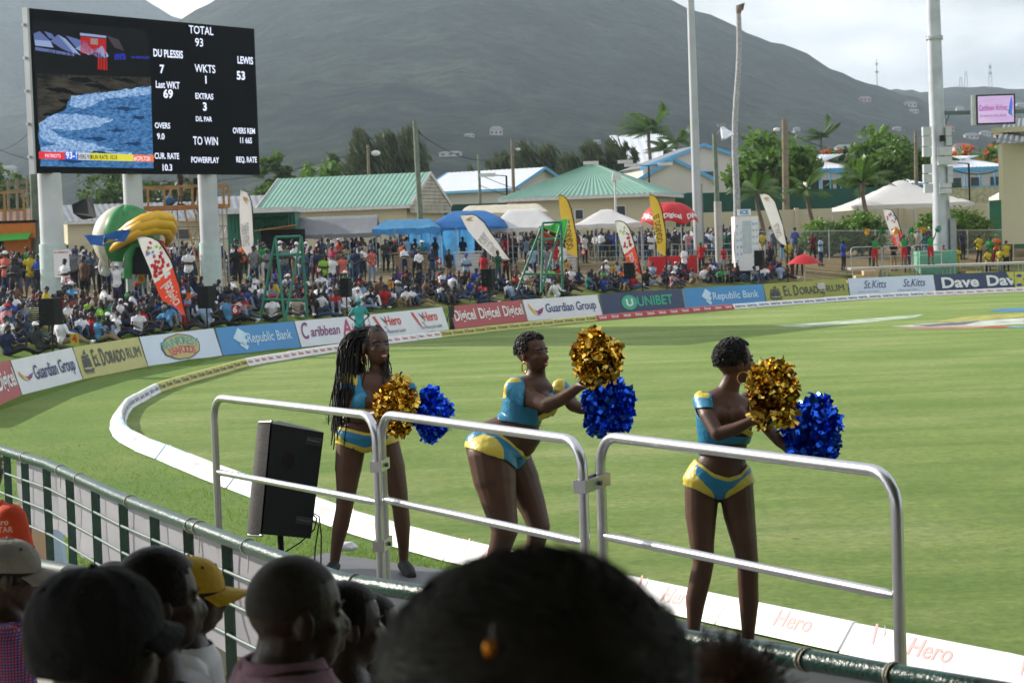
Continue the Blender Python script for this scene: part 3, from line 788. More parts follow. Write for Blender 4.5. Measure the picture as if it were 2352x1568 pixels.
building('church',(X(1430,250),250),(X(1560,250),250),18,12.0,16.6,3.2,roof='shed',roofm=ROOF_W,wallm=ROOF_W,trim=TRIMW,label='big white roofed church hall rising behind the windblown palm',pitch=.9)
def balcony_house(px0,px1,Y,z0,ze,zr,label,nar=3):
	rt,F,W=building('balcony_house',(X(px0,Y),Y),(X(px1,Y),Y),8,ze,zr,z0,roof='hip',roofm=ROOF_W,wallm=PALEW,trim=TRIMB,label=label)
	zm=z0+(ze-z0)*.52
	q=MB(); q.box(F(W/2,-.9,zm),(W+.3,1.8,.22)); q.local(rt).build('balcony',TRIMW,rt)
	q=MB(); q.bar(F(0,-1.7,zm+1.0),F(W,-1.7,zm+1.0),.08); q.bar(F(0,-1.7,ze-.3),F(W,-1.7,ze-.3),.25)
	for k in range(5): q.bar(F(W*k/4,-1.7,zm),F(W*k/4,-1.7,ze-.3),.12)
	for k in range(24): q.bar(F(W*k/24,-1.7,zm),F(W*k/24,-1.7,zm+1.0),.035)
	q.local(rt).build('railing',TRIMB,rt)
	for k in range(nar):
		x=W*(k+.5)/nar; q=MB(); pts=[F(x+.75*math.cos(a_)*W/nar/1.9,-.04,z0+1.2+.95*math.sin(a_)) for a_ in [math.pi*j/10 for j in range(11)]]+[F(x-.75*W/nar/1.9,-.04,z0),F(x+.75*W/nar/1.9,-.04,z0)]
		q.add(pts,[tuple(range(len(pts)))]); q.local(rt).build('arch',DARKG,rt)
	for k in range(3):
		q=MB(); q.box(F(W*(k+.5)/3,-.05,zm+1.1),(.9,.06,1.5)); q.local(rt).build('window',DARKG,rt)
balcony_house(1855,1950,185,3.0,9.0,10.4,'two storey pale house with blue railed balcony between the round trees',3)
building('terrace_house',(X(1945,195),195),(X(2120,195),196),8,7.6,9.0,3.0,roof='hip',roofm=ROOF_W,wallm=PALEW,trim=TRIMB,label='low pale house partly hidden by the large round tree')
balcony_house(2175,2310,190,3.0,8.8,10.0,'pale house with arches and red flowering tree behind, right of the light mast',4)
building('annex',(X(2300,120),120),(X(2440,120),118),10,8.9,9.0,2.4,roof='flat',roofm=CREAM,wallm=CREAM,label='cream building cut by the right edge with a hipped balcony roof',wins=((3.1,6.8,1.4,1.6),))
rt_=[o for o in bpy.data.objects if o.name.startswith('annex')][0]
q=MB(); A_=Vector((X(2290,118),118,0)); corr(q,A_+Vector((0,0,8.2)),A_+Vector((5,0,8.2)),A_+Vector((5,4,9.8)),A_+Vector((1.6,4,9.8))); q.local(rt_).build('canopy_roof',ROOF_GR,rt_)
q=MB(); q.bar(A_+Vector((.3,.2,5)),A_+Vector((.3,.2,8.2)),.2); q.local(rt_).build('post',CREAM,rt_)
q=MB(); fr=Frame(D(2300,705,117.6),(1,0,0),(0,0,1),(0,-1,0)); q.box(fr(.8,.55,.03),(1.7,.05,.9)); q.local(rt_).build('plaque',P_WHITE,rt_)
def wall_run(pxs,Y,z1,z0,label,mtl,step=4.0,cat='wall'):
	root=empty('perimeter_wall',(X(pxs[0],Y),Y,z0),0,label,cat)
	x=X(pxs[0],Y); xe=X(pxs[1],Y); k=0
	while x < xe:
		x2=min(xe,x+step); q=MB(); q.box(((x+x2)/2,Y,(z0+z1)/2),(x2-x-.03,.2,z1-z0)); q.local(root).build('panel',mtl,root)
		q=MB(); q.box((x,Y-.06,(z0+z1)/2+.05),(.28,.36,z1-z0+.1)); q.local(root).build('pillar',mtl,root)
		x=x2; k += 1
	return root
wall_run((1590,2460),142,5.05,2.0,'long cream boundary wall behind the bushes and the white marquee',CREAM,3.6)
wall_run((-80,640),128,4.3,2.0,'cream boundary wall behind the left crowd and scoreboard columns',CREAM,3.6)
wall_run((640,1600),137,4.1,2.0,'cream boundary wall behind the row of tents',CREAM,3.6)
q=MB(); q.box((X(1100,160),160,5.3),(9.5,.08,2.4)); q.build('screen_fence',GREEND,label='dark green windbreak cloth fence between the two green roofs',cat='fence',origin=(X(1100,160),160,2))
q=MB(); q.box((X(1880,150),150,5.3),(21,.08,2.5)); q.build('screen_fence',GREEND,label='dark green windbreak cloth fence behind the cream wall under the round trees',cat='fence',origin=(X(1880,150),150,2))
q=MB(); q.box((X(2240,150),150,5.6),(9,.12,1.4)); q.build('slatted_fence',M('old_palings',(.35,.35,.22),.9,var=.3),label='weathered paling fence right of the light mast',cat='fence',origin=(X(2240,150),150,2))

def hill_house(px,py,Y,w,h,rc,wc,lab):
	p=on_hill(px,py) or D(px,py,Y); k_=p.y/Y*.8; w *= k_; h *= k_; p=p+Vector((0,0,-h*.25)); root=empty('hillside_house',p,0,lab,'house','houses on the hillsides')
	q=MB(); q.box(p+Vector((0,0,h/2)),(w,w*.7,h)); q.local(root).build('wall',wc,root)
	q=MB(); q.prism([p+Vector((-w*.55,-w*.4,h)),p+Vector((w*.55,-w*.4,h)),p+Vector((w*.3,0,h*1.45)),p+Vector((-w*.3,0,h*1.45))],(0,.01,0))
	q.add([p+Vector((-w*.55,-w*.4,h)),p+Vector((w*.55,-w*.4,h)),p+Vector((w*.55,w*.4,h)),p+Vector((-w*.55,w*.4,h)),p+Vector((-w*.3,0,h*1.45)),p+Vector((w*.3,0,h*1.45))],[(0,1,5,4),(2,3,4,5),(1,2,5),(3,0,4)]); q.local(root).build('roof',rc,root)
	for k in range(3):
		q=MB(); q.box(p+Vector((-w*.33+w*.33*k,-w*.35-.05,h*.55)),(w*.15,.1,h*.4)); q.local(root).build('window',DARKG,root)
HW=M('house_white',(.45,.44,.42),.8); HP=M('house_pink',(.4,.26,.23),.8); HR=M('house_roof_red',(.35,.10,.06),.8)
HRW=M('house_roof_pale',(.30,.31,.33),.7)
HH=[(1140,310,1150,9,5,HRW,HW,'white two storey hillside house above the casuarina tops'),(1078,315,1150,7,2.2,HRW,HW,'low white hillside house left of the two storey one'),
      (1035,358,950,13,2.2,HRW,HW,'long low white hillside house above the white ribbed roof'),(1986,233,1500,11,3.6,HP,HP,'pink hillside house high on the right slope'),
      (822,345,1000,8,4,HR,HP,'pink house with red roof among the left casuarinas'),(2090,245,1500,11,4,HRW,HW,'white hillside house just left of the mast near the skyline'),
      (2098,260,1400,8,3,HRW,HW,'small white hillside house below the skyline house left of the mast'),(2205,258,1300,6,4,HRW,HW,'small white house by the mast arm'),(2230,318,1100,9,3,HRW,HW,'wide white house below the small screen'),
      (2262,312,1150,7,3,HRW,HW,'white house below the middle of the small screen'),(2300,322,1050,9,4,HR,HW,'white house with red roof below the right of the small screen'),(2330,300,1200,8,3.5,HRW,HW,'white house at the right edge below the small screen'),
      (2180,300,1200,7,3,HR,HP,'pink house just right of the mast boxes'),(1830,300,1250,5,2.2,HRW,HW,'tiny white house above the left round tree'),(1940,352,900,10,4,HRW,HW,'white house half hidden behind the round trees'),
      (20,400,900,9,4,HRW,HW,'white house low on the slope at the far left'),(2345,245,1400,8,3,HRW,HW,'white house on the ridge side at the right edge'),(1800,352,900,6,3,HR,HW,'small white red roofed house behind the left round tree'),
      (1370,330,1000,5,2,HRW,HW,'small white roof low on the slope above the pavilion'),(2060,300,1250,6,2.5,HRW,HP,'pale house on the slope above the right round tree'),(2150,345,900,8,3,HRW,HW,'white house close behind the mast boxes'),(2210,350,850,9,4,HR,HW,'white house with red roof by the orange flowering tree')]
for h_ in HH: hill_house(*h_)
for (px,py,hh,lab) in [(2207,200,22,'short radio mast on the far ridge'),(2219,197,30,'lattice tower in the middle of the far ridge masts'),(2275,198,45,'tallest red and white radio tower on the far ridge'),(2015,206,60,'hair thin tall aerial rising from the ridge saddle')]:
	p=D(px,py+4,3280); root=empty('radio_mast',p,0,lab,'radio mast','radio masts on the ridge'); hh *= .85
	q=MB(); w0=3.0 if 'hair' not in lab else .35
	for sx_ in (-1,1): q.bar(p+Vector((sx_*w0,0,0)),p+Vector((sx_*w0*.3,0,hh)),.7)
	q.local(root).build('leg',M('mast_steel',(.25,.25,.27),.6),root)
	q=MB()
	for k in range(5): q.bar(p+Vector((-w0*.8,0,hh*k/5)),p+Vector((w0*.8,0,hh*(k+.7)/5)),.4)
	if hh > 30 and hh < 80: q.box(p+Vector((0,0,hh*.6)),(5,2,3)); q.box(p+Vector((0,0,hh*.85)),(4,2,3))
	q.local(root).build('brace',M('mast_steel',(.25,.25,.27),.6),root)
# ============================================================ VEGETATION
LEAF_A=M('leaf_mid_green',(.075,.14,.025),.5,var=.45,scale=.9,trans=.35); LEAF_B=M('leaf_light_green',(.11,.21,.03),.5,var=.4,scale=.9,trans=.35)
LEAF_C=M('leaf_grey_green',(.07,.095,.04),.6,var=.35,scale=.6,trans=.25); LEAF_D=M('leaf_dark',(.045,.08,.022),.55,var=.35,scale=.8,trans=.25)
LEAF_P=M('palm_green',(.07,.14,.025),.4,var=.4,scale=1.5,trans=.3); BARK=M('bark',(.16,.13,.10),.9,var=.3,scale=3,bump=.4,bscale=8)
FLOWER=M('flame_flower',(.62,.13,.02),.5,var=.3,scale=1,trans=.3)
def leaf_cloud(blobs,n,size,seed,elong=1.0,dirv=None,flat=0.0,clump=.35):
	"""blobs: (centre, radii, weight); returns MB of leaf faces through the crown volume, gathered in clumps"""
	rng=np.random.RandomState(seed); mbl=MB(); vs=[]; fs=[]
	wsum=sum(b_[2] for b_ in blobs)
	for (c,r_,w_) in blobs:
		nn=int(n*w_/wsum); nc=max(6,nn // 22)
		cc=rng.normal(size=(nc,3)); cc /= np.linalg.norm(cc,axis=1)[:,None]; cc *= rng.uniform(.45,1.0,(nc,1)) **.6
		cc=cc*np.array(r_)+np.array(c)
		for k in range(nn):
			p=cc[k % nc]+rng.normal(size=3)*clump*np.array([1,1,.7])*min(r_)*.45
			a=rng.normal(size=3) if dirv is None else np.array(dirv)+rng.normal(size=3)*.28
			a /= np.linalg.norm(a); b2=np.cross(a,rng.normal(size=3)); b2 /= (np.linalg.norm(b2)+1e-6)
			s_=size*rng.uniform(.6,1.4); A_=a*s_*elong; B_=b2*s_*.55
			i=len(vs); vs += [p-A_,p+B_*.9-A_*.1,p+A_,p-B_*.9]; fs.append((i,i+1,i+2,i+3))
	mbl.add(vs,fs); return mbl
def trunk(mbt,p,h,r,lean=(0,0),branches=(),seed=0):
	rng=np.random.RandomState(seed); pts=[]
	for k in range(6):
		f=k/5; pts.append(Vector(p)+Vector((lean[0]*f+rng.normal()*.03*h*(k > 0)*.5,lean[1]*f,h*f)))
	mbt.tube(pts,[r*(1-.55*k/5) for k in range(6)],7)
	for b_ in branches:
		s_=pts[3]; mbt.tube([s_,s_.lerp(Vector(b_),.5)+Vector((0,0,.15*h*.3)),Vector(b_)],[r*.5,r*.3,r*.12],5)
def tree(name,base,H,Wd,leaf,label,seed,cat='tree',group='trees behind the ground',n=3200,size=.22,blobs=None,elong=1.0,dirv=None,crown0=.28,clump=.35,extra=None):
	root=empty(name,base,0,label,cat,group); rng=np.random.RandomState(seed)
	if blobs is None:
		blobs=[]
		for k in range(13):
			a=k*2.4+rng.uniform(-.3,.3); rr_=Wd/2*(.30+.38*(k % 3)/2); zz=H*(crown0+.08+(.80-crown0)*((k*.37) % 1.0)*(1.05-.5*rr_/(Wd/2)))
			s_=Wd*rng.uniform(.20,.28); blobs.append(((rr_*math.cos(a),rr_*math.sin(a)*.8,zz),(s_,s_,s_*.75),s_**2))
		blobs.append(((0,0,H*.66),(Wd*.36,Wd*.36,H*.32),(Wd*.45) **2))
	mt_=MB(); trunk(mt_,(0,0,-.5),H*.55,max(.12,H*.022),(rng.normal()*.04*H,0),[(b_[0][0]*.8,b_[0][1]*.8,b_[0][2]) for b_ in blobs[:5]],seed)
	mt_.build('trunk',BARK,root)
	cr=leaf_cloud(blobs,int(n*1.5),size*1.25,seed,elong,dirv,clump=clump).build('crown',leaf,root)
	if extra: leaf_cloud([(b_[0][:2]+(b_[0][2]+b_[1][2]*.55,),(b_[1][0],b_[1][1],b_[1][2]*.5),b_[2]) for b_ in blobs],int(n*.5),size*.9,seed+50).build('blossom',extra,root)
	return root
def ground_at(px,Y,z): return Vector((X(px,Y,480),Y,z))
def by_px(px0,px1,ytop,Y,z0): # -> base, H, W
	c=D((px0+px1)/2,ytop,Y); return Vector((c.x,Y,z0)),c.z-z0,(px1-px0)/(FPX/Y)
for args in [(1650,1872,300,165,LEAF_B,'round leafy tree just left of the balconied house',1,5200,.26),(1925,2120,290,170,LEAF_B,'large spreading green tree just left of the light mast',2,5600,.26),
             (570,680,350,185,LEAF_A,'bushy green tree against the right edge of the scoreboard',3,2600,.3),(660,800,352,200,LEAF_B,'light green tree behind the left end of the green hall',4,2200,.3),
             (1880,1985,340,240,LEAF_D,'dark tree between the two round trees',5,1800,.34),(-60,80,372,220,LEAF_A,'low green tree at the far left behind the pole',6,1800,.32),
             (150,350,385,210,LEAF_A,'tree seen below the scoreboard between its columns',7,2400,.3),(330,480,395,200,LEAF_D,'dark tree below the scoreboard beside the camera deck',8,1600,.3),
             (2160,2260,370,260,LEAF_D,'dark tree right behind the light mast boxes',9,1600,.36),(2060,2160,330,300,LEAF_D,'dark distant tree behind the light mast',10,1400,.4),
             (1040,1130,405,300,LEAF_A,'low dark green tree above the white ribbed roof',11,1200,.4),(1220,1330,395,320,LEAF_D,'dark tree above the left end of the pavilion roof',12,1200,.42),
             (2250,2352,300,420,LEAF_D,'distant dark tree under the small screen',13,1000,.6),(1780,1900,330,330,LEAF_D,'distant dark tree behind the left round tree',14,1200,.5),(700,960,378,260,LEAF_A,'broad mid green tree behind the green hall roof',15,3000,.36)]:
	px0,px1,yt,Y,lf,lab,sd_,n_,sz=args; base,H,Wd=by_px(px0,px1,yt,Y,2.6 if Y < 230 else 5); tree('broadleaf_tree',base,H,Wd,lf,lab,sd_,n=n_,size=sz)
for (px0,px1,yt,Y,lab,sd_) in [(1868,1970,338,250,'flame tree with orange blossom between the round trees',21),(2165,2260,335,235,'flame tree with sparse orange blossom right of the mast',22),(2225,2352,330,215,'large flame tree full of orange blossom at the right edge',23)]:
	base,H,Wd=by_px(px0,px1,yt,Y,4); tree('flame_tree',base,H,Wd,LEAF_B,lab,sd_,n=1800,size=.3,extra=FLOWER,group='flame trees')
def casuarina(px0,px1,yt,Y,lab,sd_,n=3200):
	base,H,Wd=by_px(px0,px1,yt,Y,4.5); rng=np.random.RandomState(sd_); blobs=[]
	m_=max(3,int(Wd/2.2))
	for k in range(m_):
		x=Wd*(-.42+.84*k/(m_-1)); top=H*rng.uniform(.78,1.0)*(1-.25*abs(x)/Wd)
		for q_ in range(4):
			z=top*(.34+.19*q_); blobs.append(((x-.10*q_*1.0+rng.normal()*.2,rng.uniform(-1,1),z),(Wd/m_*(.95-.17*q_),Wd/m_*.8,H*.16),1))
	tree('casuarina_tree',base,H,Wd,LEAF_C,lab,sd_,n=n,size=.14,blobs=blobs,elong=4.0,dirv=(-.42,0,.9),group='casuarina trees behind the ground',clump=.8)
casuarina(770,850,318,240,'feathery casuarina above the middle of the green hall',31,3000); casuarina(822,960,290,235,'tall windblown casuarina clump left of the green pole',32,5200)
casuarina(1140,1275,318,245,'feathery casuarina clump above the white ribbed roof gable',33,4200); casuarina(1300,1425,315,240,'dense casuarina behind the pavilion roof',34,5200); casuarina(1420,1465,330,245,'thin casuarina beside the dense one',35,1500)
casuarina(1055,1095,365,260,'slim young casuarina beyond the white ribbed roof',36,1000)
def palm(px,ytop,ybase,Y,fr_len,nf,lab,sd_,wind=(0,0,0),z0=None,r=.16,cat='palm tree',wide=.09):
	top=D(px,ytop,Y); z0=2.2 if z0 is None else z0; base=Vector((top.x+.15,Y,z0)); H=top.z-z0; rng=np.random.RandomState(sd_)
	root=empty('palm_tree',base,0,lab,cat,'palms behind the ground')
	q=MB(); pts=[Vector((.15*math.sin(k*.9)-.15*k/6,0,H*k/6)) for k in range(7)]; q.tube(pts,[r*(1.2-.5*k/6) for k in range(7)],8); q.build('trunk',BARK,root); tp=pts[-1]
	for k in range(nf):
		a=2*math.pi*k/nf+rng.uniform(-.2,.2); el=rng.uniform(-.1,1.1); L_=fr_len*rng.uniform(.8,1.1); q=MB(); d0=Vector((math.cos(a)*math.cos(el),math.sin(a)*math.cos(el),math.sin(el)))
		p=tp.copy(); v_=d0.copy(); rib=[p.copy()]; ns=9
		for s_ in range(ns):
			v_=(v_+Vector((wind[0],wind[1],wind[2]-.20))*.9*(s_+1)/ns).normalized(); p=p+v_*L_/ns; rib.append(p.copy())
		q.tube(rib,[.03*(1-.8*s_/ns)+.008 for s_ in range(ns+1)],3,cap=False)
		for s_ in range(2,ns*2+1):
			f=s_/(ns*2.0); i=min(ns-1,int(f*ns)); pp=rib[i].lerp(rib[i+1],f*ns-i); dd=(rib[i+1]-rib[i]).normalized()
			side=dd.cross(Vector((0,0,1))).normalized(); ll=L_*.30*math.sin(math.pi*min(1,f*.9+.12))
			for sg in (-1,1):
				tip=pp+(side*sg*.75+dd*.55+Vector((wind[0]*.8,wind[1],-.55))).normalized()*ll
				q.add([pp-dd*wide*.6,pp+dd*wide,tip],[(0,1,2)])
		q.build('frond',LEAF_P,root)
palm(1742,440,600,130,2.3,15,'palm left of the white feather banner beside the ice stall',41,(0.0,0,-.05)); palm(1858,435,600,132,2.1,14,'palm standing behind the round bush in the middle right',42,(.05,0,-.05)); palm(1985,420,590,130,2.4,15,'palm in front of the white marquee',43,(.05,0,-.05))
palm(1492,300,440,235,4.2,15,'tall windblown palm behind the pavilion roof',44,(-.35,0,0),5,.25,wide=.2); palm(1528,345,440,240,2.8,11,'smaller palm right of the tall windblown palm',45,(-.35,0,-.05),5,.2,wide=.18); palm(1556,325,440,250,3.4,13,'dark palm half hidden by the tall mast',46,(-.35,0,0),5,.2,wide=.18)
palm(1888,315,400,260,3.2,12,'distant palm behind the left round tree',47,(-.2,0,0),5,.2,wide=.2)
for (px0,px1,yt,Y,lab,sd_) in [(1852,1925,502,125,'clipped round bush farthest left behind the wire fence',51),(1936,2018,487,125,'larger clipped round bush in the middle of the row',52),(2110,2165,490,126,'clipped bush partly hidden by the light mast',53),(2160,2262,480,127,'wide clipped bush right of the light mast',54)]:
	base,H,Wd=by_px(px0,px1,yt,Y,1.9); H=min(H,3.2); Wd *= 1.12
	tree('round_bush',base,H,Wd,LEAF_B,lab,sd_,cat='bush',group='clipped bushes behind the wire fence',n=4200,size=.12,blobs=[((0,0,H*.56),(Wd*.46,Wd*.46,H*.40),3),((-.4,0,H*.42),(Wd*.4,Wd*.4,H*.3),1.4),((.45,0,H*.45),(Wd*.38,Wd*.38,H*.33),1.4)],clump=.5)
q=MB(); b_=D(1685,500,126); tpt=D(1695,32,126); b0=Vector((b_.x,126,1.9)); n_=26
pts=[b0.lerp(Vector((tpt.x+.0,126,tpt.z)),k/n_)+Vector((.10*math.sin(k*.35),0,0)) for k in range(n_+1)]
root=empty('dead_palm',b0,0,'tall headless palm trunk right of the grey light pole','tree')
q.tube(pts,[.23-.08*k/n_+(.012 if k % 2 else 0) for k in range(n_+1)],10); q.local(root).build('trunk',M('palm_bark',(.36,.37,.38),.9,var=.25,scale=6),root)
q=MB(); q.tube([pts[-1],pts[-1]+Vector((.05,0,.4)),pts[-1]+Vector((.3,0,.55)),pts[-1]+Vector((.25,0,.2))],[.15,.22,.16,.05],8); q.local(root).build('stub',BARK,root)
# ============================================================ POLES, MASTS, SCREENS
WOODP=M('pole_wood',(.20,.17,.12),.9,var=.25,scale=3); GREENP=M('pole_green_grey',(.16,.20,.15),.85,var=.2,scale=3); STEEL=M('galvanised_steel',(.42,.44,.46),.45,metal=.55,var=.12,scale=.8)
CONC=M('concrete',(.42,.41,.38),.85,var=.12,scale=2,bump=.2); BLACKP=M('black_plastic',(.009,.010,.011),.55,var=.1,spec=.2); LAMPW=M('lamp_white',(.65,.66,.65),.5)
GREYM=M('grey_metal',(.28,.29,.30),.5,metal=.3); GPAINT=M('green_paint',(.015,.17,.11),.45,var=.15); TIMBER=M('raw_timber',(.42,.24,.09),.8,var=.25,scale=2)
def pole(name,pxt,yt,pxb,Y,r,mtl,lab,cat='utility pole',zb=None,cross=(),lamps=(),wires=(),base=None):
	t_=D(pxt,yt,Y); zb=bank_z(X(pxb,Y),Y) if zb is None else zb; b0=Vector((X(pxb,Y,520),Y,zb))
	root=empty(name,b0,0,lab,cat); q=MB(); q.tube([b0,b0.lerp(t_,.5),t_],[r*1.15,r,r*.85],10); q.local(root).build('shaft',mtl,root)
	if base: q=MB(); q.tube([b0,b0+Vector((0,0,base))],r*1.5,8); q.local(root).build('footing',CONC,root)
	for (dz,w) in cross:
		q=MB(); q.bar(t_+Vector((-w,-.1,-dz)),t_+Vector((w,-.1,-dz)),.1); q.local(root).build('crossarm',mtl,root)
	for (dx,dz,s_) in lamps:
		q=MB(); q.tube([t_+Vector((0,0,-.6)),t_+Vector((dx*.5,-.05,dz+.12)),t_+Vector((dx,-.1,dz+.1))],.035,5); q.local(root).build('bracket',GREYM,root)
		q=MB(); q.ball(t_+Vector((dx,-.15,dz)),(s_,s_*.7,s_*.6),seg=10,rings=6); q.local(root).build('lamp',LAMPW,root)
	return root,t_
pole('utility_pole',70,255,82,97,.19,GREENP,'weathered utility pole at the left edge of the big scoreboard',lamps=())
pole('utility_pole',953,278,968,128,.17,GREENP,'tall green stained pole in front of the green hall gable',zb=2.2)
pole('utility_pole',1099,355,1105,170,.12,GREENP,'short grey green pole in front of the white ribbed roof',zb=3)
pole('utility_pole',1176,320,1182,178,.15,WOODP,'brown pole with a small lamp at the right end of the white roof',zb=3,lamps=((.5,-.9,.22),))
pole('utility_pole',845,333,850,215,.16,WOODP,'brown pole among the casuarinas behind the green hall',zb=4,lamps=((.8,-.9,.5),))
pole('utility_pole',1802,275,1806,146,.24,WOODP,'thick brown pole in front of the left round tree',zb=3,lamps=((-.6,-.7,.25),(.6,-.9,.15)))
pole('utility_pole',2103,300,2106,165,.16,WOODP,'brown pole in front of the large spreading tree',zb=3)
pole('lamp_pole',1641,308,1650,120,.15,GREENP,'pole with a big bell floodlight and pale painted foot left of the palm trunk','lamp post',base=3.6)
lp=[o for o in bpy.data.objects if o.name.startswith('lamp_pole')][0]; tp_=D(1641,308,120)
q=MB(); c_=D(1664,307,119.6); q.tube([c_+Vector((-.12,0,.42)),c_+Vector((-.05,0,.2)),c_+Vector((.12,-.05,-.12)),c_+Vector((.18,-.06,-.26))],[.12,.20,.40,.42],12); q.local(lp).build('lamp_shade',M('bright_aluminium',(.75,.76,.78),.2,metal=.9),lp)
q=MB(); q.bar(tp_+Vector((0,0,-.2)),c_+Vector((-.1,0,.4)),.06); q.box(c_+Vector((-.15,0,.5)),(.5,.25,.16)); q.local(lp).build('bracket',GREYM,lp)
pole('lamp_pole',1412,400,1415,136,.08,LAMPW,'white lamp post with box head in front of the hipped roof','lamp post',zb=2.3)
lp=[o for o in bpy.data.objects if o.name.startswith('lamp_pole')][-1]; q=MB(); c_=D(1416,405,135.8); q.prism([c_+Vector((-.25,-.25,.22)),c_+Vector((.25,-.25,.22)),c_+Vector((.32,-.25,-.22)),c_+Vector((-.32,-.25,-.3))],(0,.5,0)); q.local(lp).build('lamp',LAMPW,lp)
for (px,yt,Y,lab) in [(1397,372,180,'dark double headed street light above the hipped roof'),(1490,377,185,'second double headed street light left of the blue edged gables'),(1163,400,165,'single box street light in front of the white ribbed roof'),(1594+90,372,230,'street light behind the dead palm trunk'),(2225,372,150,'street light right of the light mast boxes')]:
	rt,t_=pole('street_light',px,yt+4,px+3,Y,.09,BLACKP,lab,'street light',zb=3)
	for sg in ((-1,1) if 'double' in lab else (-1,)):
		q=MB(); q.bar(t_,t_+Vector((sg*1.1,0,.1)),.07); q.local(rt).build('arm',BLACKP,rt)
		q=MB(); q.box(t_+Vector((sg*1.5,0,.12)),(1.3,.5,.28)); q.local(rt).build('lamp',LAMPW,rt)
for (px,yt,Y) in [(18,415,175),(38,410,180),(62,405,185)]:
	rt,t_=pole('utility_pole',px,yt,px+3,Y,.13,WOODP,{18: 'leftmost of three distant wire poles at the left edge',38: 'middle of three distant wire poles at the left edge',62: 'distant wire pole nearest the scoreboard at the left edge'}[px],zb=3,cross=((.4,1.0),(1.0,.8)))
def wire(a,b,sag,lab,r=.02):
	q=MB(); a,b=Vector(a),Vector(b); q.tube([a.lerp(b,k/14)-Vector((0,0,sag*4*(k/14)*(1-k/14))) for k in range(15)],r,4,cap=False); q.build('overhead_wire',BLACKP,label=lab,cat='wire',origin=a)
wire(D(956,300,128),D(1176,350,178),1.2,'overhead wire between the tall green pole and the brown pole',.03)
wire(D(956,300,128),D(-40,330,150),3,'overhead wire crossing behind the scoreboard from the tall green pole',.02)
wire(D(1099,400,170),D(1420,450,180),1.0,'low overhead wire over the hipped roof',.025)
wire(D(1100,425,168),D(1500,470,180),1.2,'lower slack wire in front of the blue edged houses',.025)
wire(D(1802,300,146),D(2103,330,165),1.2,'overhead wire between the brown poles in front of the round trees',.025)
wire(D(1762,470,145.5),D(1800,330,146),0.05,'stay wire of the thick brown pole',.03)
wire(D(2175,385,122),D(2360,350,125),.8,'cable from the light mast boxes to the right',.03)
wire(D(-20,345,120),D(72,300,97),.3,'wire running left from the pole by the scoreboard',.02)

rt,t_=pole('light_mast',1584,-60,1603,119,.245,STEEL,'tall plain grey light pole rising out of the picture beside the dead palm trunk','light mast')
q=MB(); q.box(D(1608,490,119.5),(.34,.3,3.4)); q.local(rt).build('cable_duct',GREYM,rt)
MY=119.5
mt0=D(2140,-80,MY); mb0=D(2163,600,MY); rt=empty('light_mast',mb0,0,'massive galvanised floodlight mast carrying grey equipment boxes on the right','light mast')
q=MB(); q.tube([mb0+Vector((0,0,-1)),D(2161,450,MY),D(2150,220,MY),mt0],[.52,.50,.44,.40],12); q.local(rt).build('shaft',M('galvanised_mast',(.46,.49,.53),.5,metal=.4,var=.15,scale=1.2),rt)
for yy in (88,):
	q=MB(); c_=D(2146,yy,MY); q.tube([c_+Vector((0,0,-.07)),c_+Vector((0,0,.07))],.50,14); q.local(rt).build('flange',STEEL,rt)
	for k in range(10):
		a_=k/10*6.283; q=MB(); q.tube([c_+Vector((.47*math.cos(a_),.47*math.sin(a_),-.14)),c_+Vector((.47*math.cos(a_),.47*math.sin(a_),.14))],.03,5); q.local(rt).build('bolt',STEEL,rt)
BOXG=M('equipment_grey',(.50,.52,.53),.5,var=.06)
for (px,y0,y1,w,dy) in [(2128,292,312,19,-.6),(2129,314,336,19,-.6),(2129,338,360,19,-.6),(2130,378,398,19,-.6),(2130,400,420,19,-.6),(2132,422,443,19,-.6),
							(2177,292,312,13,-.3),(2178,314,334,13,-.3),(2170,338,357,30,-.75),(2170,360,378,30,-.75),(2181,382,402,12,-.3),(2181,404,420,12,-.3),(2172,421,431,24,-.75),(2172,433,444,24,-.75)]:
	a_=D(px,(y0+y1)/2,MY+dy); q=MB(); sc_=MY/FPX; q.box(a_,(w*sc_,.45,(y1-y0)*sc_)); ob=q.local(rt).build('equipment_box',BOXG,rt)
q=MB(); c_=D(2164,318,MY-.7); q.box(c_,(.25,.3,.35)); q.local(rt).build('camera_head',BLACKP,rt)
q=MB(); q.bar(D(2165,260,MY),D(2360,256,MY),.22); q.bar(D(2165,300,MY),D(2180,264,MY),.08); q.local(rt).build('arm',M('arm_grey',(.10,.14,.14),.6),rt)
q=MB(); c_=Vector((mb0.x,MY,bank_z(mb0.x,MY))); q.tube([D(2178,460,MY-.5),D(2188,560,MY-.5)],.05,5); q.box(D(2189,545,MY-.4),(.35,.3,2.2)); q.local(rt).build('conduit',GREYM,rt)
GBLOCK=M('painted_block',(.13,.36,.25),.8,var=.1); q=MB(); q.box((X(2148,117.6,600),117.6,D(2148,603,117.6).z),(2.1,1.8,1.35)); q.local(rt).build('plinth',GBLOCK,rt)
SY=118
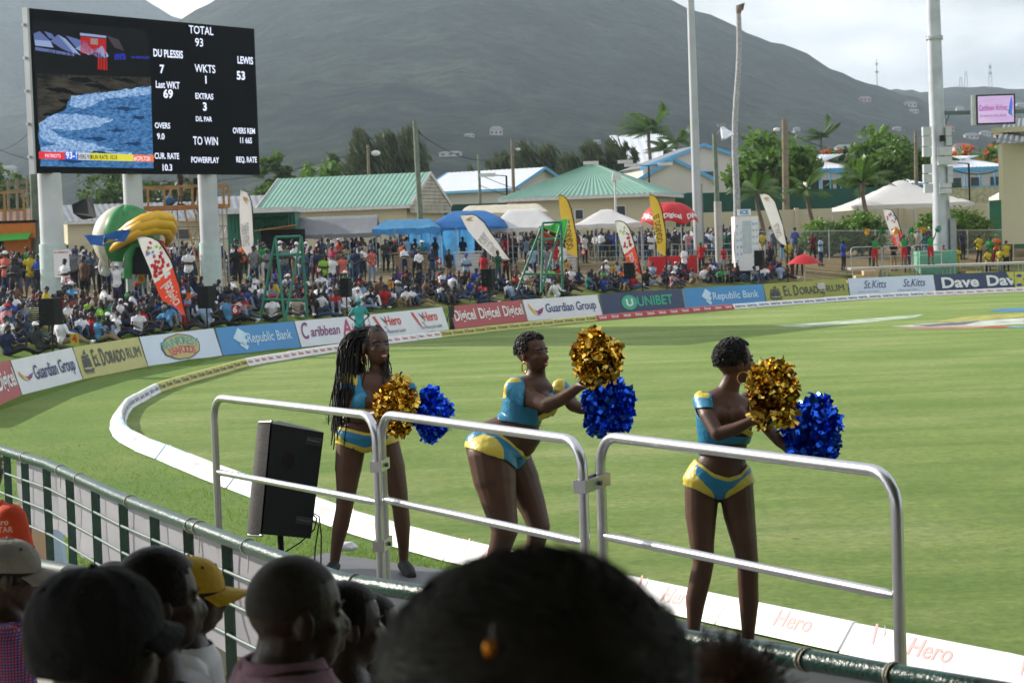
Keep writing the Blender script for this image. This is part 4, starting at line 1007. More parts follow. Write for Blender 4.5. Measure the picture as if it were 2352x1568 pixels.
def screen_mat(name,c1,c2,scale,strength,stretch=(1,1,1)):
	mt=bpy.data.materials.new(name); mt.use_nodes=True; t=mt.node_tree; b=t.nodes['Principled BSDF']; b.inputs['Base Color'].default_value=(.0,.0,.0,1); b.inputs['Roughness'].default_value=.5; b.inputs['Specular IOR Level'].default_value=.05
	tcn=t.nodes.new('ShaderNodeTexCoord'); mpn=t.nodes.new('ShaderNodeMapping'); mpn.inputs['Scale'].default_value=stretch; n=t.nodes.new('ShaderNodeTexNoise'); n.inputs['Scale'].default_value=scale; n.inputs['Detail'].default_value=7; n.inputs['Roughness'].default_value=.7
	r_=t.nodes.new('ShaderNodeValToRGB'); r_.color_ramp.elements[0].position=.36; r_.color_ramp.elements[1].position=.66; r_.color_ramp.elements[0].color=c1+(1,); r_.color_ramp.elements[1].color=c2+(1,)
	t.links.new(tcn.outputs['Object'],mpn.inputs[0]); t.links.new(mpn.outputs[0],n.inputs['Vector']); t.links.new(n.outputs[0],r_.inputs[0]); t.links.new(r_.outputs[0],b.inputs['Emission Color']); b.inputs['Emission Strength'].default_value=strength
	return mt
def lit(name,c,s_=1.0): return M('screen_' +name,c,.5,var=0,emit=s_)
rt=empty('video_screen',D(2287,253,SY),0,'small video screen on the mast arm showing the Caribbean Airlines name','video screen')
sc_=SY/FPX; q=MB(); fr=Frame(D(2243,286,SY),Vector((1,0,0)),Vector((0,0,1)),(0,-1,0)); Wd,Hd=87*sc_,66*sc_
fr=Frame(D(2244,286,SY),RGT.normalized() if False else Vector((1,0,0)),(0,0,1),(0,-1,0))
q.box(fr(Wd/2-.12,Hd/2,-.22),(Wd+.3,.4,Hd+.1)); q.local(rt).build('cabinet',M('cabinet_pale',(.5,.52,.52),.5),rt)
q=MB(); q.box(fr(Wd/2,Hd/2,.02),(Wd+.05,.05,Hd+.05)); q.local(rt).build('bezel',BLACKP,rt)
q=MB(); q.add([fr(.06,.06,.05),fr(Wd-.06,.06,.05),fr(Wd-.06,Hd-.06,.05),fr(.06,Hd-.06,.05)],[(0,1,2,3)]); q.local(rt).build('display',screen_mat('display_pink',(.50,.34,.62),(.62,.50,.68),1.2,.8,(.2,1,1)),rt)
q=MB(); q.text('Caribbean Airlines',fr,Wd*.42,Hd*.46,Hd*.20,0,c=.07,bold=.01,shear=.2,sx=.46); q.text('the warmth of the islands',fr,Wd*.42,Hd*.24,Hd*.10,0,c=.07,sx=.62,bold=.01)
q.local(rt).build('lettering',lit('purple',(.30,.02,.25),.8),rt)
q=MB(); shape(q,fr,[(.0,.0),(.12,-.1),(.18,.35),(.14,.7),(.06,.35)],0,c=.07,sc=Hd*.9,a=Wd*.82,b=Hd*.35); shape(q,fr,[(-.12,.12),(.1,.05),(.16,-.22),(.05,-.02)],1,c=.075,sc=Hd*.9,a=Wd*.84,b=Hd*.38); q.local(rt).build('emblem',[lit('violet_blue',(.10,.15,.65),.8),lit('teal',(.02,.25,.2),.8)],rt)

# ============================================================ SCOREBOARD
TL,TR,BR_,BL=D(68,15,81.0),D(583,70,91.5),D(598,403,91.5),D(84,396,81.0)
bx=(BR_-BL); bx.z=0; ux=bx.normalized(); Wb=bx.length; zb_=(BL.z+BR_.z)/2; zt_=(TL.z+TR.z)/2; Hb=zt_-zb_
O_=Vector((BL.x,BL.y,zb_)); fr=Frame(O_,ux,(0,0,1),Vector((ux.y,-ux.x,0))); fr.w=Vector((ux.y,-ux.x,0))
rt=empty('scoreboard',O_,0,'huge black electronic scoreboard with a video picture and white match figures','scoreboard')
ra=math.atan2(ux.y,ux.x)
q=MB(); q.box(fr(Wb/2,Hb/2,-.16),(Wb,.28,Hb),rz=ra); q.local(rt).build('cabinet',M('cabinet_black',(.006,.008,.010),.6,var=.1,spec=.1),rt)
q=MB(); q.box(fr(-.05,Hb/2,-.16),(.10,.30,Hb+.06),rz=ra)
for k in range(5): q.box(fr(-.13,Hb*(k+.5)/5,-.2),(.16,.12,.10),rz=ra)
q.local(rt).build('side_frame',STEEL,rt)
for k in range(1,8):
	pass
q=MB(); q.add([fr(.1,.1,.0),fr(Wb-.1,.1,.0),fr(Wb-.1,Hb-.1,.0),fr(.1,Hb-.1,.0)],[(0,1,2,3)]); q.local(rt).build('display',M('display_black',(.004,.005,.008),.6,var=.15,scale=.5,spec=.08),rt)
rj=random.Random(5)
def UV(px,py):   # picture point -> board coordinates
	r=ray(px,py); n=fr.w; t_=(O_-Vector((0,0,EYE))).dot(n)/r.dot(n); p=Vector((0,0,EYE))+r*t_-O_
	return p.dot(ux),p.z
WT=lit('white',(.72,.78,.95),1.0)
pu0,pv0=UV(90,388); pu1,pv1=UV(352,389); ptop=UV(345,70)[1]
pu0=.12; pv0=.25
q=MB(); q.add([fr(pu0,pv0,.006),fr(pu1,pv0,.006),fr(pu1,ptop,.006),fr(pu0,ptop,.006)],[(0,1,2,3)]); q.local(rt).build('video_picture',lit('night',(.012,.014,.016),.5),rt)
def poly(pts,mm,name,c):
	if name in ('screen_surf','screen_sea','screen_shadow'):
		o2=[]
		for i_ in range(len(pts)):
			a_,b_=pts[i_],pts[(i_+1) % len(pts)]; n_=max(1,int(math.dist(a_,b_)/7))
			for k_ in range(n_):
				f_=k_/n_; x_=a_[0]+(b_[0]-a_[0])*f_; y_=a_[1]+(b_[1]-a_[1])*f_; ed=88 < x_ < 342 and y_ < 378; o2.append((x_+(rj.uniform(-3,3) if ed else 0),y_+(rj.uniform(-2.5,2.5) if ed else 0)))
		pts=o2
	q=MB(); q.add([fr(*UV(x,y),c) for x,y in pts],[tuple(range(len(pts)))]); q.local(rt).build(name,mm,rt)
sea1=screen_mat('screen_sea',(.015,.06,.17),(.10,.28,.58),4.5,.75,(1,1,2.5)); foam=screen_mat('screen_foam',(.06,.17,.38),(.42,.60,.85),5.5,.8,(1,1,2)); sand=screen_mat('screen_sand',(.012,.013,.014),(.085,.075,.058),1.4,.6,(.5,.5,3))
poly([(84,170),(345,178),(346,200),(300,205),(220,215),(160,235),(120,262),(90,300),(88,300)],sand,'screen_beach',.010)
poly([(346,198),(352,387),(92,382),(88,300),(110,268),(150,250),(165,222),(230,213)],sea1,'screen_sea',.014)
poly([(165,222),(240,212),(346,198),(347,216),(300,222),(240,225),(215,240),(190,250),(160,243)],foam,'screen_surf',.018)
poly([(88,285),(130,262),(200,265),(260,275),(230,290),(170,300),(110,296),(140,315),(215,330),(260,345),(180,345),(100,325),(92,310)],foam,'screen_surf',.018)
poly([(93,338),(140,333),(220,345),(300,352),(300,362),(170,356),(95,350)],foam,'screen_surf',.018)
for (x_,y_,w_,h_) in [(95,262,60,14),(130,230,50,16),(100,205,90,14),(190,195,70,12),(150,180,80,12),(255,182,60,10),(110,285,40,8)]: poly([(x_,y_),(x_+w_*.5,y_-h_*.2),(x_+w_,y_+h_*.9),(x_+w_*.6,y_+h_*.8),(x_+w_*.2,y_+h_*.4)],lit('beach_shadow',(.006,.008,.010),.5),'screen_shadow',.012)
for (x_,y_,w_) in [(240,300,50),(180,318,70),(280,330,50),(250,250,70),(200,350,60),(300,270,40),(130,370,60)]: poly([(x_,y_),(x_+w_*.5,y_-5),(x_+w_,y_+2),(x_+w_*.6,y_+5)],lit('wave_dark',(.012,.05,.14),.7),'screen_surf',.020)
dk=lit('dark_wood',(.012,.010,.009),.5)
rb=lit('roof_blue',(.10,.14,.32),.8); rb2=lit('roof_pale',(.26,.33,.55),.8); rr_=lit('hut_red',(.42,.02,.02),.7)
for (pts,mm) in [([(76,78),(90,72),(115,95),(78,92)],rb),([(78,92),(115,95),(122,110),(80,105)],rb2),([(115,95),(132,80),(160,105),(170,125),(140,112)],rb),([(132,80),(150,90),(185,128),(168,122)],rb2),([(183,76),(243,83),(243,88),(183,82)],rb2),([(184,84),(243,90),(243,130),(184,122)],rr_),([(207,88),(224,90),(224,104),(207,102)],lit('grey',(.3,.3,.28),.7)),
                  ([(172,112),(195,98),(215,118),(205,128)],rb2),([(200,118),(222,110),(240,132),(225,134)],rb),([(218,118),(233,105),(250,130),(240,134)],rb2),([(222,134),(245,134),(246,162),(222,160)],rr_),([(262,125),(285,123),(290,138),(262,138)],lit('tarp',(.02,.03,.3),.8)),([(100,72),(118,78),(128,92),(112,88)],rb),([(150,82),(182,92),(190,118),(172,108)],rb),([(178,92),(200,96),(204,112),(186,110)],rb),([(244,82),(272,92),(285,118),(262,110)],lit('roof_grey',(.06,.05,.06),.7)),([(80,108),(170,124),(170,130),(80,116)],rb),([(300,130),(342,130),(342,136),(300,134)],lit('tarp',(.02,.03,.3),.8))]:
	poly(pts,mm,'screen_hut',.022)
q=MB()
for k in range(40):
	x=86+k*6.5+random.uniform(-2,2); y0=118+.04*(x-86)+random.uniform(-3,8); y1=165+.07*(x-86)+random.uniform(-12,14)
	q.add([fr(*UV(x,y0),.026),fr(*UV(x+1.8,y0),.026),fr(*UV(x+1.8,y1),.026),fr(*UV(x,y1),.026)],[(0,3,2,1)])
q.local(rt).build('screen_posts',dk,rt)
for (x0,x1,mm) in [(88,148,lit('ticker_red',(.62,.03,.04),.9)),(148,178,lit('ticker_blue',(.03,.10,.55),.9)),(178,205,lit('ticker_white',(.5,.52,.55),.9)),(205,305,lit('ticker_yellow',(.62,.58,.05),.9)),(305,352,lit('ticker_orange',(.72,.16,.04),.9))]:
	poly([(x0,348+(x0-88)*.033),(x1,348+(x1-88)*.033),(x1,365+(x1-88)*.026),(x0,365+(x0-88)*.026)],mm,'ticker_band',.030)
q=MB(); u_,v_=UV(163,364); q.text('93-1',fr,u_,v_,.25,0,c=.036,bold=.02); u_,v_=UV(120,362); q.text('PATRIOTS',fr,u_,v_,.14,0,c=.036,sx=.9); u_,v_=UV(325,369); q.text('#CPLT20',fr,u_,v_,.17,0,c=.036); q.local(rt).build('ticker_lettering',WT,rt)
q=MB(); u_,v_=UV(191,365); q.text('OVERS 9.0',fr,u_,v_,.17,0,c=.036,sx=.75,bold=.02); u_,v_=UV(238,366); q.text('RUN RATE: 10.33',fr,u_,v_,.17,0,c=.036,sx=.8,bold=.02); q.local(rt).build('ticker_lettering',lit('black',(.005,.005,.005),.1),rt)
for (tx,px,py,h,sx_,bd) in [('TOTAL',462,79,.33,.92,.01),('93',457,107,.34,1,.01),('DU PLESSIS',386,132,.30,.78,.025),('LEWIS',563,147,.30,.8,.025),('7',372,168,.33,1,.03),('WKTS',471,167,.33,.9,.01),('1',471,192,.32,1.1,.02),('53',553,183,.35,1.05,.03),
                                 ('Last WKT',385,203,.28,.78,.02),('69',386,225,.34,1.1,.03),('EXTRAS',469,228,.24,.85,.02),('3',470,254,.33,1.1,.03),('D/L PAR',468,279,.20,.9,.02),('OVERS',373,295,.23,.85,.02),('9.0',369,320,.24,1,.02),('OVERS REM',560,307,.24,.75,.02),('11 66S',564,329,.24,.8,.02),
                                 ('TO WIN',472,333,.34,.78,.01),('CUR. RATE',383,365,.24,.8,.02),('10.3',383,392,.26,.95,.02),('POWERPLAY',471,374,.24,.80,.02),('REQ. RATE',566,373,.24,.75,.02)]:
	q=MB(); u_,v_=UV(px,py); q.text(tx,fr,u_,v_,h*1.02,0,c=.012,bold=bd,sx=sx_*1.06); q.local(rt).build('lettering',WT,rt)
COLW=M('column_white',(.52,.56,.58),.6,var=.12,scale=.8)
for (px,w_,bw,lab) in [(131,27,56,'a'),(321,22,0,'b'),(493,22,0,'c')]:
	f_=(px-90)/508.0; u_=UV(px,398)[0]; c_=fr(u_,0,-.45); g_=bank_z(c_.x,c_.y); rad=w_*c_.y/FPX
	q=MB(); q.tube([Vector((c_.x,c_.y,g_-.3)),Vector((c_.x,c_.y,zb_+.02))],rad,24); ob=q.local(rt).build('column',COLW,rt)
	q=MB(); q.tube([Vector((c_.x,c_.y,g_-.2)),Vector((c_.x,c_.y,g_+2.3))],rad*1.13,24); q.local(rt).build('sleeve',M('sleeve_pale_green',(.50,.62,.60),.6,var=.08),rt)
	if px == 131:
		q=MB(); f2=Frame((c_.x+.25,c_.y-rad*1.14-.02,g_+1.0),(1,0,0),(0,0,1),(0,-1,0)); q.box(f2(.2,.5,0),(.62,.02,1.1)); q.local(rt).build('notice',P_WHITE,rt)
		q=MB(); q.text('NO ADMISSION',f2,.2,.92,.07,0,c=.015,bold=.02,sx=.8)
		q.local(rt).build('notice_lettering',P_RED,rt)

# ============================================================ STALLS, TENTS, TOWERS
def gz(px,Y): return bank_z(X(px,Y),Y)
DY=95.0; a0=D(326,478,DY); a1=D(515,476,DY); zd=(a0.z+a1.z)/2; x0,x1=a0.x,a1.x; g0=gz(420,DY)
rt=empty('camera_platform',Vector((x0,DY,g0)),0,'raw timber camera platform on scaffolding under the scoreboard','platform')
ORT=M('deck_edge_orange',(.45,.18,.05),.8,var=.2)
q=MB(); q.box(((x0+x1)/2,DY+.8,zd),(x1-x0,1.8,.16)); q.local(rt).build('deck',ORT,rt)
for k in range(12):
	q=MB(); q.box((x0+(x1-x0)*(k+.5)/12,DY+.8,zd+.10),((x1-x0)/12-.02,1.8,.04)); q.local(rt).build('plank',TIMBER,rt)
for yy in (DY-.05,DY+1.7):
	for k in range(4):
		xx=x0+(x1-x0)*[0,.28,.62,1][k]; q=MB(); q.box((xx,yy,zd+.5),(.10,.08,1.05)); q.local(rt).build('post',TIMBER,rt)
	for zz in (.98,): q=MB(); q.bar((x0,yy,zd+zz),(x1,yy,zd+zz),.06,.12); q.local(rt).build('handrail',TIMBER,rt)
xs0=X(395,DY)
for (xa,yy) in [(xs0,DY),(x1-.1,DY),(xs0,DY+1.5),(x1-.1,DY+1.5),((xs0+x1)/2,DY)]:
	q=MB(); q.tube([(xa,yy,g0-.2),(xa,yy,zd)],.028,6); q.local(rt).build('standard',GREYM,rt)
for yy in (DY,DY+1.5):
	for zz in (.5,1.1,2.2,2.8): q=MB(); q.tube([(xs0,yy,g0+zz),(x1-.1,yy,g0+zz)],.022,6); q.local(rt).build('ledger',GREYM,rt)
	for (xa,xb,za,zc) in [(xs0,(xs0+x1)/2,.5,2.8),((xs0+x1)/2,x1-.1,2.8,.5),((xs0+x1)/2,x1-.1,.5,2.8)]: q=MB(); q.tube([(xa,yy,g0+za),(xb,yy,g0+zc)],.02,5); q.local(rt).build('brace',GREYM,rt)
xl=X(425,DY-.3)
q=MB()
for sg in (0,.45): q.bar((xl+sg,DY-.5,zd-.1),(xl+.75+sg,DY-1.0,g0),.06)
q.local(rt).build('ladder',TIMBER,rt)
for k in range(8):
	f_=k/8; q=MB(); q.box((xl+.22+.75*f_,DY-.5-.5*f_,zd-.1-(zd-g0)*f_),(.5,.14,.04)); q.local(rt).build('rung',TIMBER,rt)
cx=X(452,DY+.5); rt=empty('broadcast_camera',Vector((cx,DY+.5,zd+.12)),0,'black broadcast camera on tripod on the timber deck','camera')
q=MB(); q.box((cx+.05,DY+.4,zd+1.55),(.65,.35,.40)); q.box((cx+.5,DY+.35,zd+1.55),(.35,.25,.26)); q.box((cx-.12,DY+.4,zd+1.85),(.28,.2,.18)); q.local(rt).build('camera_body',GREYM,rt)
q=MB(); q.tube([(cx+.05,DY+.4,zd+1.35),(cx+.05,DY+.4,zd+.9)],.14,8); q.local(rt).build('head',BLACKP,rt)
for a_ in (0,2.1,4.2):
	q=MB(); q.tube([(cx+.05,DY+.4,zd+1.0),(cx+.05+.45*math.cos(a_),DY+.4+.35*math.sin(a_),zd+.12)],.04,6); q.local(rt).build('leg',BLACKP,rt)
q=MB(); c_=D(388,463,DY+.4); q.ball(c_,(.30,.2,.22)); q.build('camera_bag',M('bag_blue',(.03,.12,.3),.7),label='blue and black kit bag lying on the timber deck',cat='bag',origin=c_)

IY=83.0; c_=D(292,530,IY); sc_=IY/FPX; g0=gz(300,IY)
rt=empty('inflatable',Vector((c_.x,IY,g0)),0,'big inflatable cap in green and red with a fat yellow peak','inflatable')
INFG=M('vinyl_green',(.03,.22,.06),.35,var=.1); INFR=M('vinyl_red',(.42,.03,.03),.35,var=.1); INFY=M('vinyl_yellow',(.75,.42,.02),.35,var=.08); INFW=M('vinyl_cream',(.62,.62,.50),.35)
dc=D(290,548,IY+1.0); R_=76*sc_
for k in range(10):
	def fn(u,v,k=k):
		a_=2*math.pi*(k+u)/10-.9; e_=-1.1+2.67*v; bl=1+.035*math.sin(math.pi*u)
		return dc+Vector((R_*bl*math.cos(a_)*math.cos(e_),R_*.9*bl*math.sin(a_)*math.cos(e_),R_*1.0*bl*math.sin(e_)))
	q=MB(); q.grid(fn,6,14); q.local(rt).build('panel',[INFG,INFG,INFG,INFR,INFG,INFG,INFW,INFW,INFG,INFG][k],rt)
for j,off in enumerate([(0,0,13),(-3,13,15),(-8,27,12)]):
	q=MB(); ptsx=[(258,556,.2),(275,542,-.4),(300,525,-.9),(330,510,-1.2),(362,502,-1.1),(388,505,-.6),(398,520,.1),(392,540,.6)]
	q.tube([D(x+off[0],y+off[1]-4,IY+dy) for x,y,dy in ptsx],[off[2]*sc_*f_ for f_ in (.4,.75,1,1.15,1.15,1.05,.9,.5)],12); q.local(rt).build('peak',INFY,rt)
q=MB(); q.tube([D(292,640,IY-.4),D(294,590,IY-.4),D(305,562,IY-.4),D(335,552,IY-.4)],11*sc_,12); q.local(rt).build('arch',INFG,rt)
q=MB(); q.tube([D(335,552,IY-.41),D(368,562,IY-.4),D(382,590,IY-.4),D(386,640,IY-.4)],11*sc_,12); q.local(rt).build('arch',INFR,rt)
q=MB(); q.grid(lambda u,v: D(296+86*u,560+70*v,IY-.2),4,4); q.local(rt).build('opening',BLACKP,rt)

SYY=98.0; xa,xb=X(-60,SYY),X(97,SYY); g0=gz(60,SYY); zt=D(50,515,SYY).z
rt=empty('bar_stall',Vector((xa,SYY,g0)),0,'orange and green painted bar stall at the far left with timber rails on its roof','stall')
OR=M('paint_orange',(.60,.17,.02),.6,var=.1); GR=M('paint_bright_green',(.05,.38,.05),.6,var=.1)
q=MB(); q.box((xb-.95,SYY,(g0+zt)/2),(.9+.3,3,zt-g0)); q.local(rt).build('side_wall',OR,rt)
q=MB(); q.box(((xa+xb)/2-.3,SYY+1.2,(g0+zt)/2),(xb-xa-.6,.2,zt-g0)); q.local(rt).build('back_wall',BLACKP,rt)
q=MB(); q.box((xa+.9,SYY-1.5,zt-.3),(2.0,.1,.75)); q.local(rt).build('fascia',GR,rt)
q=MB(); q.box((xb-.9,SYY-1.52,zt-.3),(1.75,.1,.75)); q.local(rt).build('fascia',OR,rt)
q=MB(); q.box(((xa+xb)/2,SYY,zt+.1),(xb-xa+.1,3.2,.12)); q.local(rt).build('roof',BLACKP,rt)
q=MB(); q.prism([(xa,SYY-1.6,zt-.55),(xb-.2,SYY-1.6,zt-.45),(xb-.2,SYY-2.4,zt-.75),(xa,SYY-2.4,zt-.85)],(0,0,.04)); q.local(rt).build('awning',GR,rt)
for k in range(4):
	xx=xa+(X(70,SYY)-xa)*k/3; q=MB(); q.box((xx,SYY-1.3,zt+.85),(.11,.1,1.45)); q.local(rt).build('post',TIMBER,rt)
for zz in (.65,1.5): q=MB(); q.bar((xa,SYY-1.3,zt+zz),(X(72,SYY),SYY-1.3,zt+zz),.07,.12); q.local(rt).build('rail',TIMBER,rt)
q=MB(); q.add([D(165,470,125),D(200,455,125),D(210,445,124),D(222,500,124),D(190,505,125),D(168,490,125)],[(0,1,2,3,4,5)]); q.build('tarpaulin',BLACKP,label='torn black tarpaulin hanging behind the left scoreboard column',cat='tarpaulin',origin=D(190,480,125))

HY=112.0; xa,xb=X(520,HY),X(676,HY); g0=gz(600,HY); zt=D(600,488,HY).z
rt=empty('kiosk',Vector((xa,HY,g0)),0,'dark green corrugated kiosk with scalloped awning and open hatch','kiosk')
q=MB(); kk=40
A_=[Vector((xa+(xb-xa)*i/kk,HY+(.05 if i % 2 else 0),g0)) for i in range(kk+1)]; B_=[p+Vector((0,0,zt-g0)) for p in A_]; q.add(A_+B_,[(i,i+1,kk+2+i,kk+1+i) for i in range(kk)]); q.box(((xa+xb)/2,HY+1.6,(g0+zt)/2),(xb-xa,3,zt-g0)); q.local(rt).build('wall',GPAINT,rt)
q=MB(); q.box(((xa+xb)/2,HY+1,zt+.1),(xb-xa+.5,4.2,.28)); q.local(rt).build('roof',M('fascia_white',(.6,.62,.62),.6),rt)
q=MB()
for k in range(14):
	x_=xa+1.0+(xb-xa-1.3)*k/14; w_=(xb-xa-1.3)/14; q.add([Vector((x_,HY-.1,zt-.25)),Vector((x_+w_,HY-.1,zt-.25)),Vector((x_+w_,HY-1.0,zt-.62)),Vector((x_+w_*.5,HY-1.02,zt-.85)),Vector((x_,HY-1.0,zt-.62))],[(0,1,2,3,4)])
q.local(rt).build('awning',M('awning_green',(.02,.11,.06),.7),rt)
q=MB(); q.box(((X(620,HY)+xb)/2,HY-.03,g0+1.7),(2.4,.06,1.3)); q.local(rt).build('hatch_opening',BLACKP,rt)
q=MB(); q.prism([(xb-2.6,HY-.08,g0+2.35),(xb-.2,HY-.08,g0+2.35),(xb+.2,HY-1.0,g0+2.55),(xb-2.6,HY-1.0,g0+2.25)],(0,0,.05)); q.local(rt).build('hatch',TIMBER,rt)

CL_W=M('canvas_white',(.72,.72,.72),.6,var=.04,trans=.3); CL_G=M('canvas_grey',(.20,.21,.23),.6,var=.08,trans=.1); CL_B=M('tarp_blue',(.03,.20,.55),.5,var=.12,trans=.4); CL_LB=M('tarp_light_blue',(.10,.38,.70),.5,var=.15,trans=.5); CL_R=M('canvas_red',(.60,.02,.03),.5,var=.05,trans=.3); CL_T=M('canvas_cream',(.6,.56,.45),.7,trans=.2)
def tent(px0,px1,yap,yev,Y,dep,mtl,lab,ridge=.35,sides=(),valance=.22,cat='tent',bulge=0.0,nleg=4):
	xa,xb=X(px0,Y),X(px1,Y); ze=D((px0+px1)/2,yev,Y).z; za=D((px0+px1)/2,yap,Y+dep/2).z; g0=min(gz(px0,Y),gz(px1,Y)); W=xb-xa
	rt=empty('tent',Vector(((xa+xb)/2,Y,g0)),0,lab,cat,'tents along the top of the bank')
	q=MB(); ra_,rb_=xa+W*ridge,xb-W*ridge; N=8
	def roofpt(u,v):   # u around x, v depth
		x=xa+W*u; y=Y+dep*v
		du=min(u,1-u)/max(ridge,.01); dv_=min(v,1-v)/.5; h=min(1,du,dv_) if ridge > .02 else dv_
		z=ze+(za-ze)*(h**(1.15 if bulge == 0 else .6))-.06*math.sin(u*12)*(1-h)*.4+.03*noise3(x*2,y*2)
		return Vector((x,y,z))
	q.grid(roofpt,24,12); q.local(rt).build('canopy',mtl,rt)
	q=MB()
	for (fx) in (0,):
		q.grid(lambda u,v: Vector((xa+W*u,Y-.01+.03*math.sin(u*25),ze-valance*v*(1+.15*math.sin(u*30)))),24,1)
		q.grid(lambda u,v: Vector((xb,Y+dep*u,ze-valance*v)),6,1); q.grid(lambda u,v: Vector((xa,Y+dep*u,ze-valance*v)),6,1)
	q.local(rt).build('valance',mtl,rt)
	for k in range(nleg):
		for yy in (Y+.03,Y+dep-.03):
			q=MB(); xx=xa+.03+(W-.06)*k/(nleg-1); q.tube([(xx,yy,bank_z(xx,yy)-.05),(xx,yy,ze)],.03,6); q.local(rt).build('leg',STEEL,rt)
	for (u0,u1,mm) in sides:
		q=MB(); q.grid(lambda u,v: Vector((xa+W*(u0+(u1-u0)*u),Y+dep-.1+.05*math.sin(u*20),bank_z(xa,Y)+.2+(ze-bank_z(xa,Y)-.2)*v)),10,3); q.local(rt).build('back_cloth',mm,rt)
	return rt
tent(678,862,497,538,113,4,CL_G,'grey ridge tent between the green kiosk and the blue canopy',ridge=.02,bulge=0)
tent(852,1010,504,524,113,3.5,CL_LB,'low light blue tarpaulin canopy left of the big blue tent',ridge=.15,sides=((.5,1,CL_LB),),valance=.35)
tent(985,1165,484,522,114,4.5,CL_B,'big blue tarpaulin tent behind the leaning white banner',ridge=.3,sides=((.0,.55,CL_LB),),valance=.12,bulge=1)
tent(1115,1292,480,523,116,5,CL_W,'white tent right of the big blue tent',ridge=.3,valance=.2); tent(1318,1476,481,514,117,5,CL_W,'white peaked tent between the two yellow banners',ridge=.42)
tent(1050,1260,470,489,128,5,CL_T,'long cream canopy behind the white tents',ridge=.1)
tent(1962,2238,413,468,131,9,CL_W,'large white marquee with pointed peak behind the light mast',ridge=.47,valance=.28,nleg=5); tent(2325,2420,418,447,124,6,CL_W,'white tent with green side cut by the right edge',ridge=.3,sides=((0,1,GPAINT),))
UY=112.0; c_=D(1542,520,UY); g0=gz(1542,UY); sc_=UY/FPX; rt=empty('dome_tent',Vector((c_.x,UY+1.5,g0)),0,'red dome tent lettered Digicel beside the yellow banner','tent','tents along the top of the bank')
zt=D(1542,465,UY+1.5).z; ze=D(1542,517,UY).z; Rr=65*sc_
q=MB()
def dome(u,v):
	a_=2*math.pi*u; e_=v*math.pi/2; k=math.cos(e_); s_=1+.04*abs(math.cos(a_*3)); lift=.28*abs(math.sin(a_*3))*(1-v)
	return Vector((c_.x+Rr*k*math.cos(a_)*s_,UY+1.5+Rr*k*math.sin(a_)*s_,ze+lift+(zt-ze)*math.sin(e_)))
q.grid(dome,48,10); q.local(rt).build('canopy',CL_R,rt)
for k in range(6):
	a_=math.pi*k/3; q=MB(); q.tube([(c_.x+Rr*math.cos(a_),UY+1.5+Rr*math.sin(a_),g0-.05),(c_.x+Rr*math.cos(a_),UY+1.5+Rr*math.sin(a_),ze)],.03,6); q.local(rt).build('leg',STEEL,rt)
q=MB()
for (aa,tx) in ((-math.pi/2+.05,'Digicel'),(-math.pi/2-.95,'Digicel'),(-math.pi/2+.95,'Digicel')):
	vs_,fs_,w_=text_geo(tx,.025); P_=[]
	for (x_,y_) in vs_:
		a_=aa+(x_-w_/2)*.17; e_=.16+y_*.24; k=math.cos(e_)*(1+.04*abs(math.cos(a_*3)))+.012
		P_.append(Vector((c_.x+Rr*k*math.cos(a_),UY+1.5+Rr*k*math.sin(a_),ze+.28*abs(math.sin(a_*3))*(1-e_/1.57)+(zt-ze)*math.sin(e_))))
	q.add(P_,fs_)
q.local(rt).build('lettering',P_WHITE,rt)
q=MB(); q.box((c_.x,UY-.3,g0+.5),(2.6,.5,1.0)); q.build('counter',CL_R,label='red cloth covered counter under the red dome tent',cat='counter',origin=(c_.x,UY-.3,g0))
YY=112.5; xa,xb=X(1687,YY),X(1741,YY); g0=gz(1712,YY); z1_=D(1712,497,YY).z; fr2=Frame((xa,YY,g0+.5),(1,0,0),(0,0,1),(0,-1,0)); W=xb-xa; H2=z1_-g0-.5
rt=empty('ice_stall',Vector((xa,YY,g0)),0,'white ice vending trailer with blue ICE sign and lettering','stall')
q=MB(); q.box((xa+W/2,YY+.9,g0+.5+H2/2),(W,1.8,H2)); q.local(rt).build('body',P_WHITE,rt); q=MB(); q.box((xa+W/2,YY+.9,g0+.42),(W+.1,1.8,.16)); q.local(rt).build('chassis',BLACKP,rt)
for sx_ in (.25,.75): q=MB(); q.tube([(xa+W*sx_,YY+.05,g0+.3),(xa+W*sx_,YY+.25,g0+.3)],.3,14); q.local(rt).build('wheel',BLACKP,rt)
q=MB(); q.box(fr2(W*.42,H2+.22,-.1),(.72,.1,.34)); q.local(rt).build('sign',P_WHITE,rt)
BLT=M('print_sky_blue',(.05,.30,.75),.5); q=MB(); q.text('ICE',fr2,W*.42,H2+.12,.22,0,c=-.03,bold=.04); q.local(rt).build('sign_lettering',BLT,rt)
q=MB()
for k,ch in enumerate('FLUFFY'): q.text(ch,fr2,W*.09,H2*(.80-.13*k),.13,0,c=.01,bold=.03)
for k,ch in enumerate('ICEE'): q.text(ch,fr2,W*.24,H2*(.68-.13*k),.13,0,c=.01,bold=.03)
for k,ch in enumerate('QUALITY'): q.text(ch,fr2,W*.78,H2*(.84-.12*k),.12,0,c=.01,bold=.03)
for k,ch in enumerate('RESULTS'): q.text(ch,fr2,W*.92,H2*(.84-.12*k),.12,0,c=.01,bold=.03)
q.local(rt).build('lettering',BLT,rt)
q=MB(); q.box(fr2(W*.5,H2*.62,.01),(W*.38,.03,H2*.6)); q.local(rt).build('window',M('window_pale',(.5,.56,.62),.3),rt)
